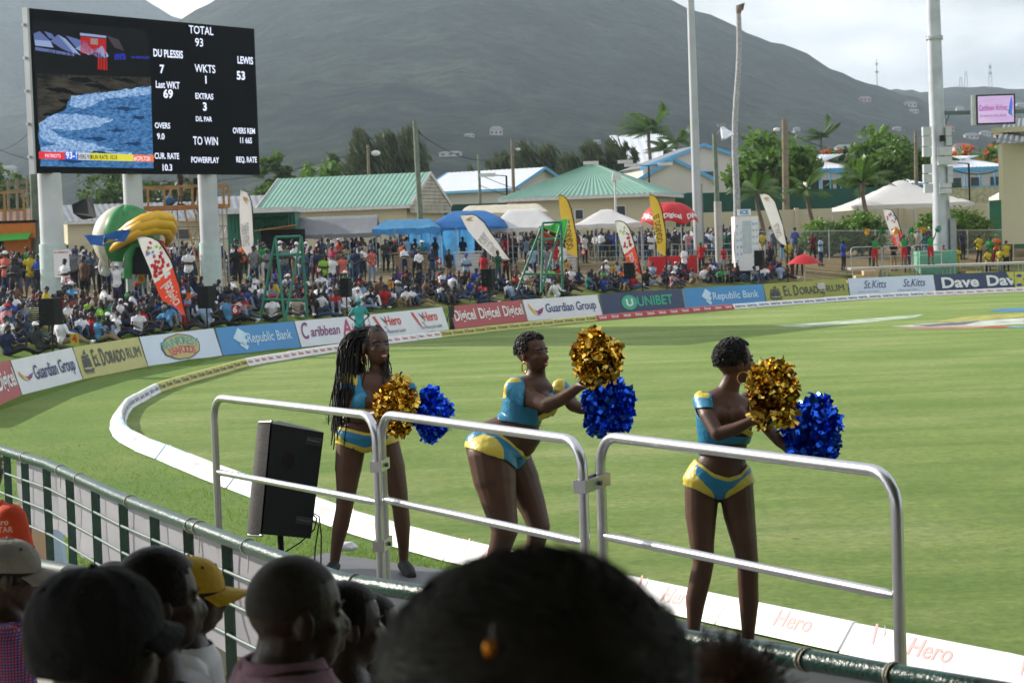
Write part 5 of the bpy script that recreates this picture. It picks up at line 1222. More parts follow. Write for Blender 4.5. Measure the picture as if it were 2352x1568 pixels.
for (p0,p1,Y,mm,lab) in [(1042,1100,110,M('counter_white',(.5,.5,.5),.7),'white slatted drinks counter below the big blue tent'),(900,985,110,M('counter_plywood',(.26,.18,.10),.8),'brown plywood counter below the light blue canopy'),(1250,1320,111,M('counter_white',(.5,.5,.5),.7),'white counter behind the St Kitts flag')]:
	xa,xb=X(p0,Y),X(p1,Y); g0=gz(p0,Y); rt=empty('counter',Vector((xa,Y,g0)),0,lab,'counter')
	q=MB(); q.box(((xa+xb)/2,Y+.4,g0+1.1),(xb-xa+.2,1.0,.06)); q.local(rt).build('top',mm,rt)
	for k in range(6): q=MB(); q.box(((xa+xb)/2,Y,g0+.08+.17*k),(xb-xa,.04,.15)); q.local(rt).build('board',mm,rt)

# ---- feather banners
def feather(Y,edge_pole,edge_free,mats,lab,split=None,text=None,mirror=False,group='feather banners on the bank',col2=None,decor=None,tcol=0,th=.4,tpos=.5,tu=.45,rot=math.pi/2,motif=False):
	"""edges: picture points from tip (top) to foot"""
	P=[D(x,y,Y) for x,y in edge_pole]; F_=[D(x,y,Y) for x,y in edge_free]
	g=P[-1]; gzv=bank_z(g.x,g.y); root=empty('feather_banner',Vector((g.x,g.y,gzv)),0,lab,'banner',group)
	def curve(L_,t_):
		cum=[0]
		for i in range(len(L_)-1): cum.append(cum[-1]+(L_[i+1]-L_[i]).length)
		s_=t_*cum[-1]
		for i in range(len(L_)-1):
			if s_ <= cum[i+1]+1e-9: 
				f_=(s_-cum[i])/(cum[i+1]-cum[i]+1e-9); return L_[i].lerp(L_[i+1],f_)
		return L_[-1].copy()
	def fn(u,v):
		p=curve(F_,1-v).lerp(curve(P,1-v),u); return p+Vector((0,.05*math.sin(v*9+u*2),0))
	q=MB(); n_=24
	if split is None: q.grid(fn,5,n_)
	else:
		k=int(n_*split)
		q.grid(lambda u,v: fn(u,v*k/n_),5,k,1); q.grid(lambda u,v: fn(u,(k+v*(n_-k))/n_),5,n_-k,0)
	q.local(root).build('cloth',mats,root)
	q=MB(); pp=[Vector((g.x,g.y,gzv-.1))]+[curve(P,1-t_/14)+Vector((0,-.02,0)) for t_ in range(15)]; q.tube(pp,[.03]*12+[.022]*4,6); q.local(root).build('pole',BLACKP,root)
	if text:
		vs_,fs_,w_=text_geo(text,.02); q=MB(); P_=[]
		for (x_,y_) in vs_:
			a_=(x_-w_/2)/w_; v_=tpos+a_*th*(1 if rot > 0 else -1); u_=tu+(-(y_-.35) if rot > 0 else (y_-.35))*(.55)*(-1 if mirror else 1)
			P_.append(fn(u_,v_)+Vector((0,-.03,0)))
		q.add(P_,fs_); q.local(root).build('lettering',mats[tcol] if tcol else P_WHITE,root)
	if motif:
		q=MB(); rng=np.random.RandomState(int(Y)); 
		for k in range(46):
			v_=split+rng.uniform(-.03,.34) ; u_=rng.uniform(.12,.9) ; mi=0 if v_ < split+.02 else (1 if v_ < split+.18 else rng.choice([2,3,4])); s_=.035 if mi < 3 else .025
			if v_ > split+.12 and rng.rand() < .45: continue
			w1=.17; q.add([fn(u_-w1*.5,v_-s_*.3)+Vector((0,-.04,0)),fn(u_+w1*.3,v_-s_*.6)+Vector((0,-.04,0)),fn(u_+w1*.5,v_+s_*.3)+Vector((0,-.04,0)),fn(u_-w1*.3,v_+s_*.6)+Vector((0,-.04,0))],[(0,1,2,3)],int(mi))
		q.local(root).build('motif',[P_WHITE,CL_R,M('print_pinkish',(.6,.08,.25),.5),CL_LB,M('print_lime',(.45,.6,.08),.5)],root)
	if decor:
		q=MB(); q.add([fn(u,v)+Vector((0,-.04,0)) for u,v in [(.35,.90),(.75,.86),(.85,.80),(.6,.84),(.7,.77),(.4,.84)]],[tuple(range(6))]); q.local(root).build('emblem',M('print_pale_orange',(.75,.45,.25),.5),root)
	return root
FRD=M('feather_red',(.72,.07,.035),.5,var=.05,trans=.35); FWH=M('feather_white',(.78,.76,.74),.5,var=.03,trans=.35); FYE=M('feather_yellow',(.62,.42,.05),.5,var=.05,trans=.35); GREYT=M('print_pale_grey',(.42,.42,.42),.5); BRT=M('print_brown',(.10,.06,.02),.5)
feather(71,[(316,545),(340,541),(368,556),(395,600),(410,650),(422,700),(429,728),(429,742)][:7],[(315,546),(325,575),(345,620),(363,670),(372,690),(396,702),(429,728)],[FWH,FRD],'red and white Digicel feather banner nearest the camera at the left',split=.50,text='Digicel',th=.26,tpos=.29,tu=.52,motif=True)
feather(100,[(556,437),(570,442),(579,470),(582,520),(583,570),(580,606)],[(552,437),(550,480),(552,530),(556,570),(570,590),(578,604)],[FWH,FWH,GREYT],'upright white Alliance feather banner beside the green kiosk',text='CARIBBEAN ALLIANCE',th=.30,tpos=.40,mirror=True,tcol=2,decor=True,rot=-1)
feather(103,[(1060,494),(1090,492),(1112,510),(1135,545),(1160,580),(1173,597)],[(1057,496),(1075,530),(1100,560),(1130,588),(1160,596),(1173,597)],[FWH,FWH,GREYT],'white Alliance feather banner leaning far over in front of the blue tent',text='BBEAN ALLIANCE',th=.34,tpos=.40,mirror=True,tcol=2,decor=True,rot=-1)
feather(105,[(1284,447),(1300,452),(1312,480),(1320,520),(1326,560),(1328,592)],[(1282,448),(1287,490),(1293,530),(1298,560),(1302,580),(1328,592)],[FYE,FYE,BRT],'yellow Dorado feather banner right of the green red flag',text='EL DORADO',th=.42,tpos=.40,mirror=True,tcol=2,rot=-1)
feather(106,[(1492,446),(1508,452),(1520,480),(1527,520),(1531,560),(1530,588)],[(1490,447),(1497,490),(1504,530),(1508,560),(1512,580),(1528,588)],[FYE,FYE,BRT],'yellow Dorado feather banner in front of the red dome tent',text='EL DORADO',th=.42,tpos=.45,mirror=True,tcol=2,rot=-1)
feather(101,[(1413,508),(1430,507),(1445,522),(1456,555),(1466,595),(1475,633)],[(1412,509),(1422,545),(1432,580),(1440,600),(1448,615),(1475,633)],[FWH,FRD],'red and white Digicel feather banner behind the middle crowd',split=.48,text='Digicel',th=.26,tpos=.28,motif=True)
feather(110,[(1747,446),(1762,444),(1780,462),(1793,500),(1803,540),(1808,565)],[(1745,447),(1757,480),(1772,520),(1782,545),(1795,560),(1808,565)],[FWH,FWH,GREYT],'white Alliance feather banner right of the ice stall',text='ALLIANCE',th=.22,tpos=.32,mirror=True,tcol=2,decor=True,rot=-1)
feather(117,[(2030,480),(2048,482),(2062,505),(2072,540),(2078,577)],[(2028,481),(2036,510),(2046,540),(2054,562),(2078,577)],[FWH,FRD],'red and white Digicel feather banner behind the dancers on the far stage',split=.48,text='Digicel',th=.26,tpos=.28,motif=True)

# ---- tubular frames
def tframe(px0,px1,ptop0,ptop1,ytop,ybot,Y,lab,mid1,mid2):
	root=empty('tubular_frame',D(px0,ybot,Y),0,lab,'frame','green tubular frames'); r_=.055
	A0,A1=D(ptop0,ytop,Y),D(ptop1,ytop-2,Y); B0,B1=D(px0,ybot,Y),D(px1,ybot+3,Y); C0=D(px0+(px1-px0)*.52,ybot+10,Y-1.0)
	bars=[(A0,B0),(A1,B1),(A0,A1),(A0,C0),(A1,C0)]
	for z_ in (mid1,mid2):
		a=A0.lerp(B0,z_); b_=A1.lerp(B1,z_); bars.append((a,b_)); bars.append((A0.lerp(C0,z_),b_)) if z_ == mid1 else None
	for (a,b_) in bars:
		q=MB(); q.tube([a,b_],r_,8); q.local(root).build('tube',GPAINT,root)
	return root
tframe(598,706,633,692,545,728,78,'left green tubular frame standing in the seated crowd',.22,.78)
tframe(1190,1292,1247,1289,512,662,97,'right green tubular frame below the St Kitts flag',.25,.78)
# ---- speakers on stands along the fence
def far_speaker(px0,px1,y0,y1,Y,lab,yf):
	a=D((px0+px1)/2,(y0+y1)/2,Y); sc_=Y/FPX; w=(px1-px0)*sc_; h=(y1-y0)*sc_; g_=bank_z(a.x,Y); root=empty('loudspeaker',Vector((a.x,Y,g_)),0,lab,'loudspeaker','loudspeakers on poles along the fence')
	q=MB(); q.prism([a+Vector((-w/2,-.18,-h/2)),a+Vector((w*.22,-.3,-h/2)),a+Vector((w/2,.1,-h/2)),a+Vector((w/2-.05,.3,-h/2)),a+Vector((-w/2+.1,.3,-h/2))],(0,0,h)); q.local(root).build('cabinet',BLACKP,root)
	q=MB(); q.box(a+Vector((-w*.28,-.25,0)),(.12,.03,.14)); q.box(a+Vector((-w*.28,-.25,-.18)),(.12,.03,.14)); q.local(root).build('handle',M('handle_black',(.004,.004,.004),.8),root)
	q=MB(); q.tube([(a.x,Y,g_-.05),(a.x,Y,a.z-h/2)],.03,6)
	q.local(root).build('pole',BLACKP,root)
	for k in range(3):
		q=MB(); an=2.1*k+.4; q.tube([(a.x,Y,g_+.35),(a.x+.35*math.cos(an),Y+.35*math.sin(an),g_+.02)],.018,5); q.local(root).build('leg',BLACKP,root)
far_speaker(92,143,685,746,62,'black loudspeaker on a pole in front of the leftmost seated crowd',0); far_speaker(455,492,657,708,75,'black loudspeaker right of the nearest Digicel banner',0); far_speaker(782,808,638,682,84,'black loudspeaker right of the left green frame',0)
far_speaker(1106,1138,617,659,94,'black loudspeaker left of the right green frame',0); far_speaker(1432,1460,603,640,101,'black loudspeaker in front of the middle Digicel banner',0); far_speaker(1731,1757,575,611,107,'black loudspeaker at the right end of the seated crowd',0)
# ---- flags
def flag(name,corners,Y,lab,design_,pole_pts,cat='flag'):
	c0,c1,c2,c3=[D(x,y,Y) for x,y in corners]   # hoist bottom, hoist top, fly top, fly bottom
	root=empty(name,c0,0,lab,cat)
	def fn(u,v): 
		p=c0.lerp(c1,v).lerp(c3.lerp(c2,v),u); return p+Vector((0,.12*math.sin(u*7+v*2),.05*math.sin(u*8)))
	design_(root,fn)
	if pole_pts: q=MB(); q.tube([D(x,y,Y) for x,y in pole_pts],.022,6); q.local(root).build('staff',M('staff_white',(.6,.6,.58),.5),root)
FG=M('flag_green',(.03,.35,.05),.6,var=.08,trans=.4); FR=M('flag_red',(.65,.03,.03),.6,var=.08,trans=.4); FK=M('flag_black',(.012,.012,.012),.6); FY=M('flag_yellow',(.7,.62,.03),.6,var=.05,trans=.4); FB=M('flag_blue',(.03,.14,.50),.6,var=.12,trans=.4)
def stkitts(root,fn):
	def patch(nm,mtl,pts,off):
		q=MB()
		q.add([fn(u,v)+Vector((0,-off,0)) for u,v in pts],[tuple(range(len(pts)))]); q.local(root).build(nm,mtl,root)
	def band(nm,mtl,f0,f1,off):
		q=MB(); q.grid(lambda u,v: fn(u,min(1,max(0,(f0+(f1-f0)*v)+(1-u)*0+(u)*0)))+Vector((0,-off,0)),12,2); q.local(root).build(nm,mtl,root)
	q=MB(); q.grid(fn,14,6,0); q.local(root).build('cloth',FG,root)
	def tri(nm,mtl,g0,g1,off):   # diagonal bands: v between lines
		q=MB(); q.grid(lambda u,v: fn(u,min(1,max(0,(g0+(g1-g0)*v)+u*.95-.02)))+Vector((0,-off,0)),14,3); q.local(root).build(nm,mtl,root)
	tri('field',FR,.08,1.0,.02) if False else None
	q=MB(); q.grid(lambda u,v: fn(u,v*min(1,max(0.0,u*1.05-.12)))+Vector((0,-.02,0)),14,4); q.local(root).build('field',FR,root)
	tri('stripe',FY,-.16,.16,.03); tri('stripe',FK,-.11,.11,.04)
	q=MB()
	for (uu,vv) in ((.38,.36),(.68,.62)):
		P_=[];
		for k in range(10): a_=math.pi/2+math.pi*k/5; r_=.075 if k % 2 == 0 else .032; P_.append(fn(uu+r_*math.cos(a_)*.7,vv+r_*1.4*math.sin(a_))+Vector((0,-.05,0)))
		q.add(P_,[tuple(range(10))])
	q.local(root).build('star',P_WHITE,root)
flag('flag',[(1300,558),(1305,503),(1238,522),(1242,556)],98,'green, black and red St Kitts flag streaming left from its staff',stkitts,[(1258+24,590),(1290,570),(1306,500)])
def stlucia(root,fn):
	q=MB(); q.grid(fn,14,6); q.local(root).build('cloth',FB,root)
	for (pts,mm,off) in [([(.62,.12),(.22,.18),(.56,.92)],P_WHITE,.02),([(.58,.14),(.28,.20),(.54,.78)],FK,.03),([(.60,.12),(.22,.16),(.44,.48)],FY,.04)]:
		q=MB(); q.add([fn(u,v)+Vector((0,-off,0)) for u,v in pts],[(0,1,2)]); q.local(root).build('triangle',mm,root)
flag('flag',[(286,556),(300,528),(192,543),(208,566)],80.6,'blue flag with black and yellow triangle held up before the inflatable',stlucia,None)
# ---- pipe rail at the top of the bank
def rail_run(p0,p1,Y,zs,mtl,lab,step=2.4,name='pipe_rail',H=1.1):
	xa,xb=X(p0,Y),X(p1,Y); root=empty(name,Vector((xa,Y,bank_z(xa,Y))),0,lab,'railing'); n_=int((xb-xa)/step)+1
	for k in range(n_): xx=xa+k*step; q=MB(); g_=bank_z(xx,Y); q.tube([(xx,Y,g_-.1),(xx,Y,g_+H)],.03,6); q.local(root).build('post',mtl,root)
	for z_ in zs: q=MB(); q.tube([(xa,Y,bank_z(xa,Y)+z_),(xb,Y,bank_z(xb,Y)+z_)],.028,6); q.local(root).build('rail',mtl,root)
	return root
rail_run(860,1690,121,(.4,.75,1.1),M('rail_grey_green',(.28,.38,.34),.5),'grey green pipe rail behind the standing crowd in the middle',H=1.1)
rail_run(1850,2352,128,(.5,.95),GPAINT,'green pipe rail behind the wire fence on the right',H=1.0)
CY=122.0; xa,xb=X(1690,CY),X(2360,CY); root=empty('wire_fence',Vector((xa,CY,bank_z(xa,CY))),0,'chain link fence with steel posts in front of the round bushes','fence')
xx=xa
while xx <= xb: q=MB(); g_=bank_z(xx,CY); q.tube([(xx,CY,g_-.1),(xx,CY,g_+1.75)],.035,6); q.local(root).build('post',STEEL,root); xx += 2.75
q=MB(); q.tube([(xa,CY,bank_z(xa,CY)+1.75),(xb,CY,bank_z(xb,CY)+1.75)],.025,6); q.local(root).build('top_rail',STEEL,root)
q=MB(); n_=int((xb-xa)/.14)
for k in range(-12,n_):
	for sg in (1,-1):
		x_=xa+k*.14; x2=x_+1.68; aa,bb=(x_,x2) if sg > 0 else (x2,x_)
		zA,zB=bank_z(x_,CY)+.05,bank_z(x_,CY)+1.72
		if x_ < xa: continue
		q.bar((aa,CY,zA),(bb,CY,zB),.006)
o_=q.local(root).build('wire_mesh',STEEL,root); o_['kind']='stuff'

# ---- far stage on the right
SY2=113.5; xa,xb=X(1950,SY2),X(2420,SY2); zs=D(2150,609,SY2).z; root=empty('stage',Vector((xa,SY2,bank_z(xa,SY2))),0,'pale portable stage on steel legs behind the St.Kitts board','stage')
DECKM=M('stage_deck_pale',(.45,.45,.43),.7,var=.1); nb_=6
for k in range(nb_):
	w_=(xb-xa)/nb_; q=MB(); q.box((xa+w_*(k+.5),SY2+1.0,zs-.05),(w_-.02,2.1,.12)); q.local(root).build('deck_panel',DECKM,root)
	for dx_ in (.12,w_-.12):
		for yy in (SY2+.05,SY2+1.9): q=MB(); g_=bank_z(xa+w_*k+dx_,yy); q.bar((xa+w_*k+dx_,yy,g_-.05),(xa+w_*k+dx_,yy,zs-.1),.05); q.local(root).build('leg',STEEL,root)
for (p0,p1) in ((1952,2022),(2024,2092),(2094,2160)):
	q=MB(); a,b_=X(p0,SY2+1.9),X(p1,SY2+1.9); q.tube([(a,SY2+1.9,zs),(a,SY2+1.9,zs+1.0),(a+.1,SY2+1.9,zs+1.12),(b_-.1,SY2+1.9,zs+1.12),(b_,SY2+1.9,zs+1.0),(b_,SY2+1.9,zs)],.025,6); q.tube([(a,SY2+1.9,zs+.55),(b_,SY2+1.9,zs+.55)],.022,6); q.local(root).build('guardrail',STEEL,root)
x0_=X(1938,SY2-.6); root=empty('stage_steps',Vector((x0_,SY2-.6,bank_z(x0_,SY2))),0,'three timber steps leading up to the left end of the far stage','steps')
g_=bank_z(x0_+1,SY2-.5); hh=zs-g_
for k in range(3): q=MB(); w_=1.7-.45*k; q.box((x0_+1.75-w_/2,SY2-.6,g_+hh*(k+.5)/3.6),(w_,.8,hh/3.6-.01)); q.local(root).build('step',M('pale_plywood',(.52,.38,.20),.7,var=.12),root)
for k,px in enumerate((1842,1860,1880)):
	Y=107; x_=X(px,Y); g_=bank_z(x_,Y); root=empty('folding_chair',Vector((x_,Y,g_)),0,['leftmost of three empty white folding chairs under the red parasol','middle of three empty white folding chairs under the red parasol','rightmost of three empty white folding chairs beside the stage steps'][k],'chair','white folding chairs')
	PW=M('chair_white',(.6,.58,.56),.5); q=MB(); q.box((x_,Y,g_+.44),(.42,.42,.03)); q.local(root).build('seat',PW,root); q=MB(); q.box((x_,Y-.22,g_+.72),(.40,.03,.32)); q.local(root).build('backrest',PW,root)
	for sx_ in (-.2,.2):
		for (ya,yb) in ((-.25,.2),(.2,-.25)): q=MB(); q.bar((x_+sx_,Y+ya,g_),(x_+sx_,Y+yb,g_+.46+(.4 if ya > 0 else 0)),.025); q.local(root).build('leg',GREYM,root)
Y=107.5; a=D(1847,582,Y); b_=D(1847,602,Y); x_=a.x; g_=bank_z(x_,Y); root=empty('parasol',Vector((x_,Y,g_)),0,'open red parasol at the edge of the bank beside white chairs','parasol')
Rr=41*Y/FPX; q=MB(); q.grid(lambda u,v: Vector((x_+Rr*(1-v)*math.cos(2*math.pi*u),Y+Rr*(1-v)*math.sin(2*math.pi*u),b_.z-.05+(a.z-b_.z+.02)*(1-(1-v) **1.7)-.06*abs(math.cos(4*math.pi*u))*(1-v))),32,6); q.local(root).build('canopy',CL_R,root)
q=MB(); q.tube([(x_,Y,g_-.05),(x_,Y,a.z+.08)],.025,6); q.local(root).build('pole',STEEL,root)
for k in range(8): q=MB(); an=math.pi*k/4; q.bar((x_,Y,b_.z+.1),(x_+Rr*.95*math.cos(an),Y+Rr*.95*math.sin(an),b_.z-.05),.012); q.local(root).build('rib',STEEL,root)
Y=112.3; xa,xb=X(2215,Y),X(2400,Y)
for k in range(5):
	w_=(xb-xa)/5; x_=xa+w_*(k+.5); g_=bank_z(x_,Y); root=empty('printed_hoarding',Vector((x_,Y,g_)),0,['leftmost yellow printed hoarding by the stage','second yellow printed hoarding from the stage','third yellow printed hoarding behind the drummers','fourth yellow printed hoarding near the right edge','yellow printed hoarding cut by the right edge'][k],'hoarding','yellow printed hoardings')
	q=MB(); q.box((x_,Y,g_+.5),(w_-.04,.06,.95)); q.local(root).build('panel',M('hoarding_yellow',(.62,.58,.12),.6),root)
	f2=Frame((x_-w_/2,Y-.04,g_),(1,0,0),(0,0,1),(0,-1,0)); q=MB()
	for (u_,v_) in ((.3,.25),(.7,.55),(.3,.75),(.75,.2)): disc(q,f2,w_*u_,v_,.15,0,ry=.08); 
	q.local(root).build('logo',[P_DKBL],root)
# ============================================================ BODIES
SKIN_D=M('skin_deep',(.042,.021,.014),.45,var=.12,scale=6); SKIN_M=M('skin_brown',(.095,.05,.032),.5,var=.12,scale=6); SKIN_L=M('skin_fair',(.42,.24,.17),.5,var=.1)
HAIRB=M('hair_black',(.006,.005,.005),.6,var=.2,scale=20,bump=.5,bscale=60)
def ell_loft(mb,secs,n=16):
	"""secs: (centre, xaxis, yaxis, rx, ry); closed with caps"""
	vs=[]; fs=[]; k=len(secs)
	for (c,xa,ya,rx,ry) in secs:
		for j in range(n):
			a=2*math.pi*j/n; vs.append(Vector(c)+Vector(xa)*rx*math.cos(a)+Vector(ya)*ry*math.sin(a))
	for i in range(k-1):
		for j in range(n):
			a,b=i*n+j,i*n+(j+1) % n; fs.append((a,b,b+n,a+n))
	fs.append(tuple(range(n))[::-1]); fs.append(tuple(range((k-1)*n,k*n)))
	mb.add(vs,fs)
def capsule(mb,a,b,ra,rb,n=12,mid=None):
	a,b=Vector(a),Vector(b); d=(b-a); L_=d.length
	if L_ < 1e-5: mb.ball(a,ra); return
	d.normalize(); x=d.cross(Vector((.3,.8,.1))).normalized(); y=d.cross(x); secs=[]
	for k in (0.0,.35,.7,.92): secs.append((a-d*ra*(1-k) if k < 1 else a,x,y,ra*math.sqrt(max(.0004,1-(1-k) **2)),ra*math.sqrt(max(.0004,1-(1-k) **2))))
	if mid:
		for (f_,r_) in mid: secs.append((a.lerp(b,f_),x,y,r_,r_))
	for k in (.92,.7,.35,0.0): secs.append((b+d*rb*(1-k),x,y,rb*math.sqrt(max(.0004,1-(1-k) **2)),rb*math.sqrt(max(.0004,1-(1-k) **2))))
	ell_loft(mb,secs,n)
def remesh(mb,voxel,smooth=3,name='body'):
	me=bpy.data.meshes.new('tmp'); me.from_pydata(mb.v,[],mb.f)
	bm=bmesh.new(); bm.from_mesh(me); bmesh.ops.recalc_face_normals(bm,faces=bm.faces); bm.to_mesh(me); bm.free()
	ob=bpy.data.objects.new('tmp',me); COL.objects.link(ob)
	m1=ob.modifiers.new('r','REMESH'); m1.mode='VOXEL'; m1.voxel_size=voxel
	m2=ob.modifiers.new('s','SMOOTH'); m2.iterations=smooth; m2.factor=.5
	dg=bpy.context.evaluated_depsgraph_get(); r_=bpy.data.meshes.new_from_object(ob.evaluated_get(dg)); r_.name=name
	bpy.data.objects.remove(ob); bpy.data.meshes.remove(me)
	r_.polygons.foreach_set('use_smooth',[True]*len(r_.polygons)); return r_
def seg_dist(p,a,b):
	ab=b-a; t_=((p-a) @ ab)/(ab @ ab); t_=np.clip(t_,0,1); q_=a+t_[:,None]*ab; return np.linalg.norm(p-q_,axis=1),t_
def label_faces(me,bones):
	n=len(me.polygons); c=np.empty(n*3); me.polygons.foreach_get('center',c); c=c.reshape(-1,3); best=np.full(n,1e9); lab=np.zeros(n,int); tt=np.zeros(n)
	for i,(nm,a,b,r_) in enumerate(bones):
		d,t_=seg_dist(c,np.array(a),np.array(b)); d=d/r_; m_=d < best; best[m_]=d[m_]; lab[m_]=i; tt[m_]=t_[m_]
	return c,lab,tt
def shell(me,mask,off,name,mats,mat_idx=None,smooth=True,iters=0):
	"""garment: the chosen faces of the body, pushed outward"""
	nv=len(me.vertices); co=np.empty(nv*3); me.vertices.foreach_get('co',co); co=co.reshape(-1,3); no=np.empty(nv*3); me.vertex_normals.foreach_get('vector',no); no=no.reshape(-1,3)
	idx=np.where(mask)[0]; used= {}; vs=[]; fs=[]; mi=[]
	offs=off if callable(off) else (lambda p: off)
	for f in idx:
		vv=[]
		for v in me.polygons[f].vertices:
			if v not in used: used[v]=len(vs); vs.append(tuple(co[v]+no[v]*offs(co[v])))
			vv.append(used[v])
		fs.append(vv); mi.append(0 if mat_idx is None else int(mat_idx[f]))
	from collections import defaultdict
	em=defaultdict(list)
	for fi,f_ in enumerate(fs):
		for k in range(len(f_)): a,b=f_[k],f_[(k+1) % len(f_)]; em[(min(a,b),max(a,b))].append(fi)
	nb=defaultdict(list)
	for (a,b),ff in em.items():
		if len(ff) == 1 or mi[ff[0]] != mi[ff[1]]: nb[a].append(b); nb[b].append(a)
	if iters and vs:
		V_=np.array(vs)
		for _ in range(iters):
			N_=V_.copy()
			for a,l_ in nb.items():
				if len(l_) == 2: N_[a]=V_[a]*.4+(V_[l_[0]]+V_[l_[1]])*.3
			V_=N_
		vs=[tuple(p) for p in V_]
	r_=bpy.data.meshes.new(name); r_.from_pydata(vs,[],fs)
	for m_ in (mats if isinstance(mats,(list,tuple)) else [mats]): r_.materials.append(m_)
	r_.polygons.foreach_set('material_index',mi); r_.polygons.foreach_set('use_smooth',[smooth]*len(fs)); return r_
def add_head(mb,c,s,fwd,up,face=True,jaw=1.0):
	"""head of height ~2.3*s*... built around c; s = half height ~0.115"""
	f=Vector(fwd).normalized(); u=Vector(up).normalized(); r_=f.cross(u).normalized(); u=r_.cross(f).normalized(); mt=Matrix((r_,f,u)).transposed(); c=Vector(c)
	P=lambda x,y,z: c+r_*x*s+f*y*s+u*z*s
	mb.ball(P(0,-.12,.22),(.66*s,.80*s,.78*s),seg=18,rings=12,mat=mt)
	mb.ball(P(0,.20,-.20),(.53*s,.56*s,.70*s),seg=16,rings=10,mat=mt)
	mb.ball(P(0,.34,-.62),(.35*s*jaw,.34*s,.30*s),seg=12,rings=8,mat=mt)
	if face:
		ell_loft(mb,[(P(0,.66,.12),r_,u,.07*s,.05*s),(P(0,.78,-.05),r_,u,.09*s,.07*s),(P(0,.90,-.20),r_,u,.13*s,.08*s),(P(0,.86,-.28),r_,u,.14*s,.04*s)],10)
		mb.ball(P(-.10,.76,-.24),.10*s,seg=8,rings=6); mb.ball(P(.10,.76,-.24),.10*s,seg=8,rings=6)
		mb.ball(P(0,.70,-.44),(.20*s,.12*s,.07*s),seg=10,rings=6,mat=mt); mb.ball(P(0,.68,-.55),(.18*s,.13*s,.08*s),seg=10,rings=6,mat=mt)
		for sg in (-1,1):
			mb.ball(P(.28*sg,.56,.22),(.20*s,.10*s,.07*s),seg=8,rings=6,mat=mt); mb.ball(P(.36*sg,.46,-.18),(.16*s,.15*s,.14*s),seg=8,rings=6,mat=mt)
			m2=mt @ Matrix.Rotation(-.35*sg,3,'Z')
			mb.ball(P(.68*sg,-.08,-.10),(.070*s,.17*s,.27*s),seg=10,rings=8,mat=m2)
	return P,mt

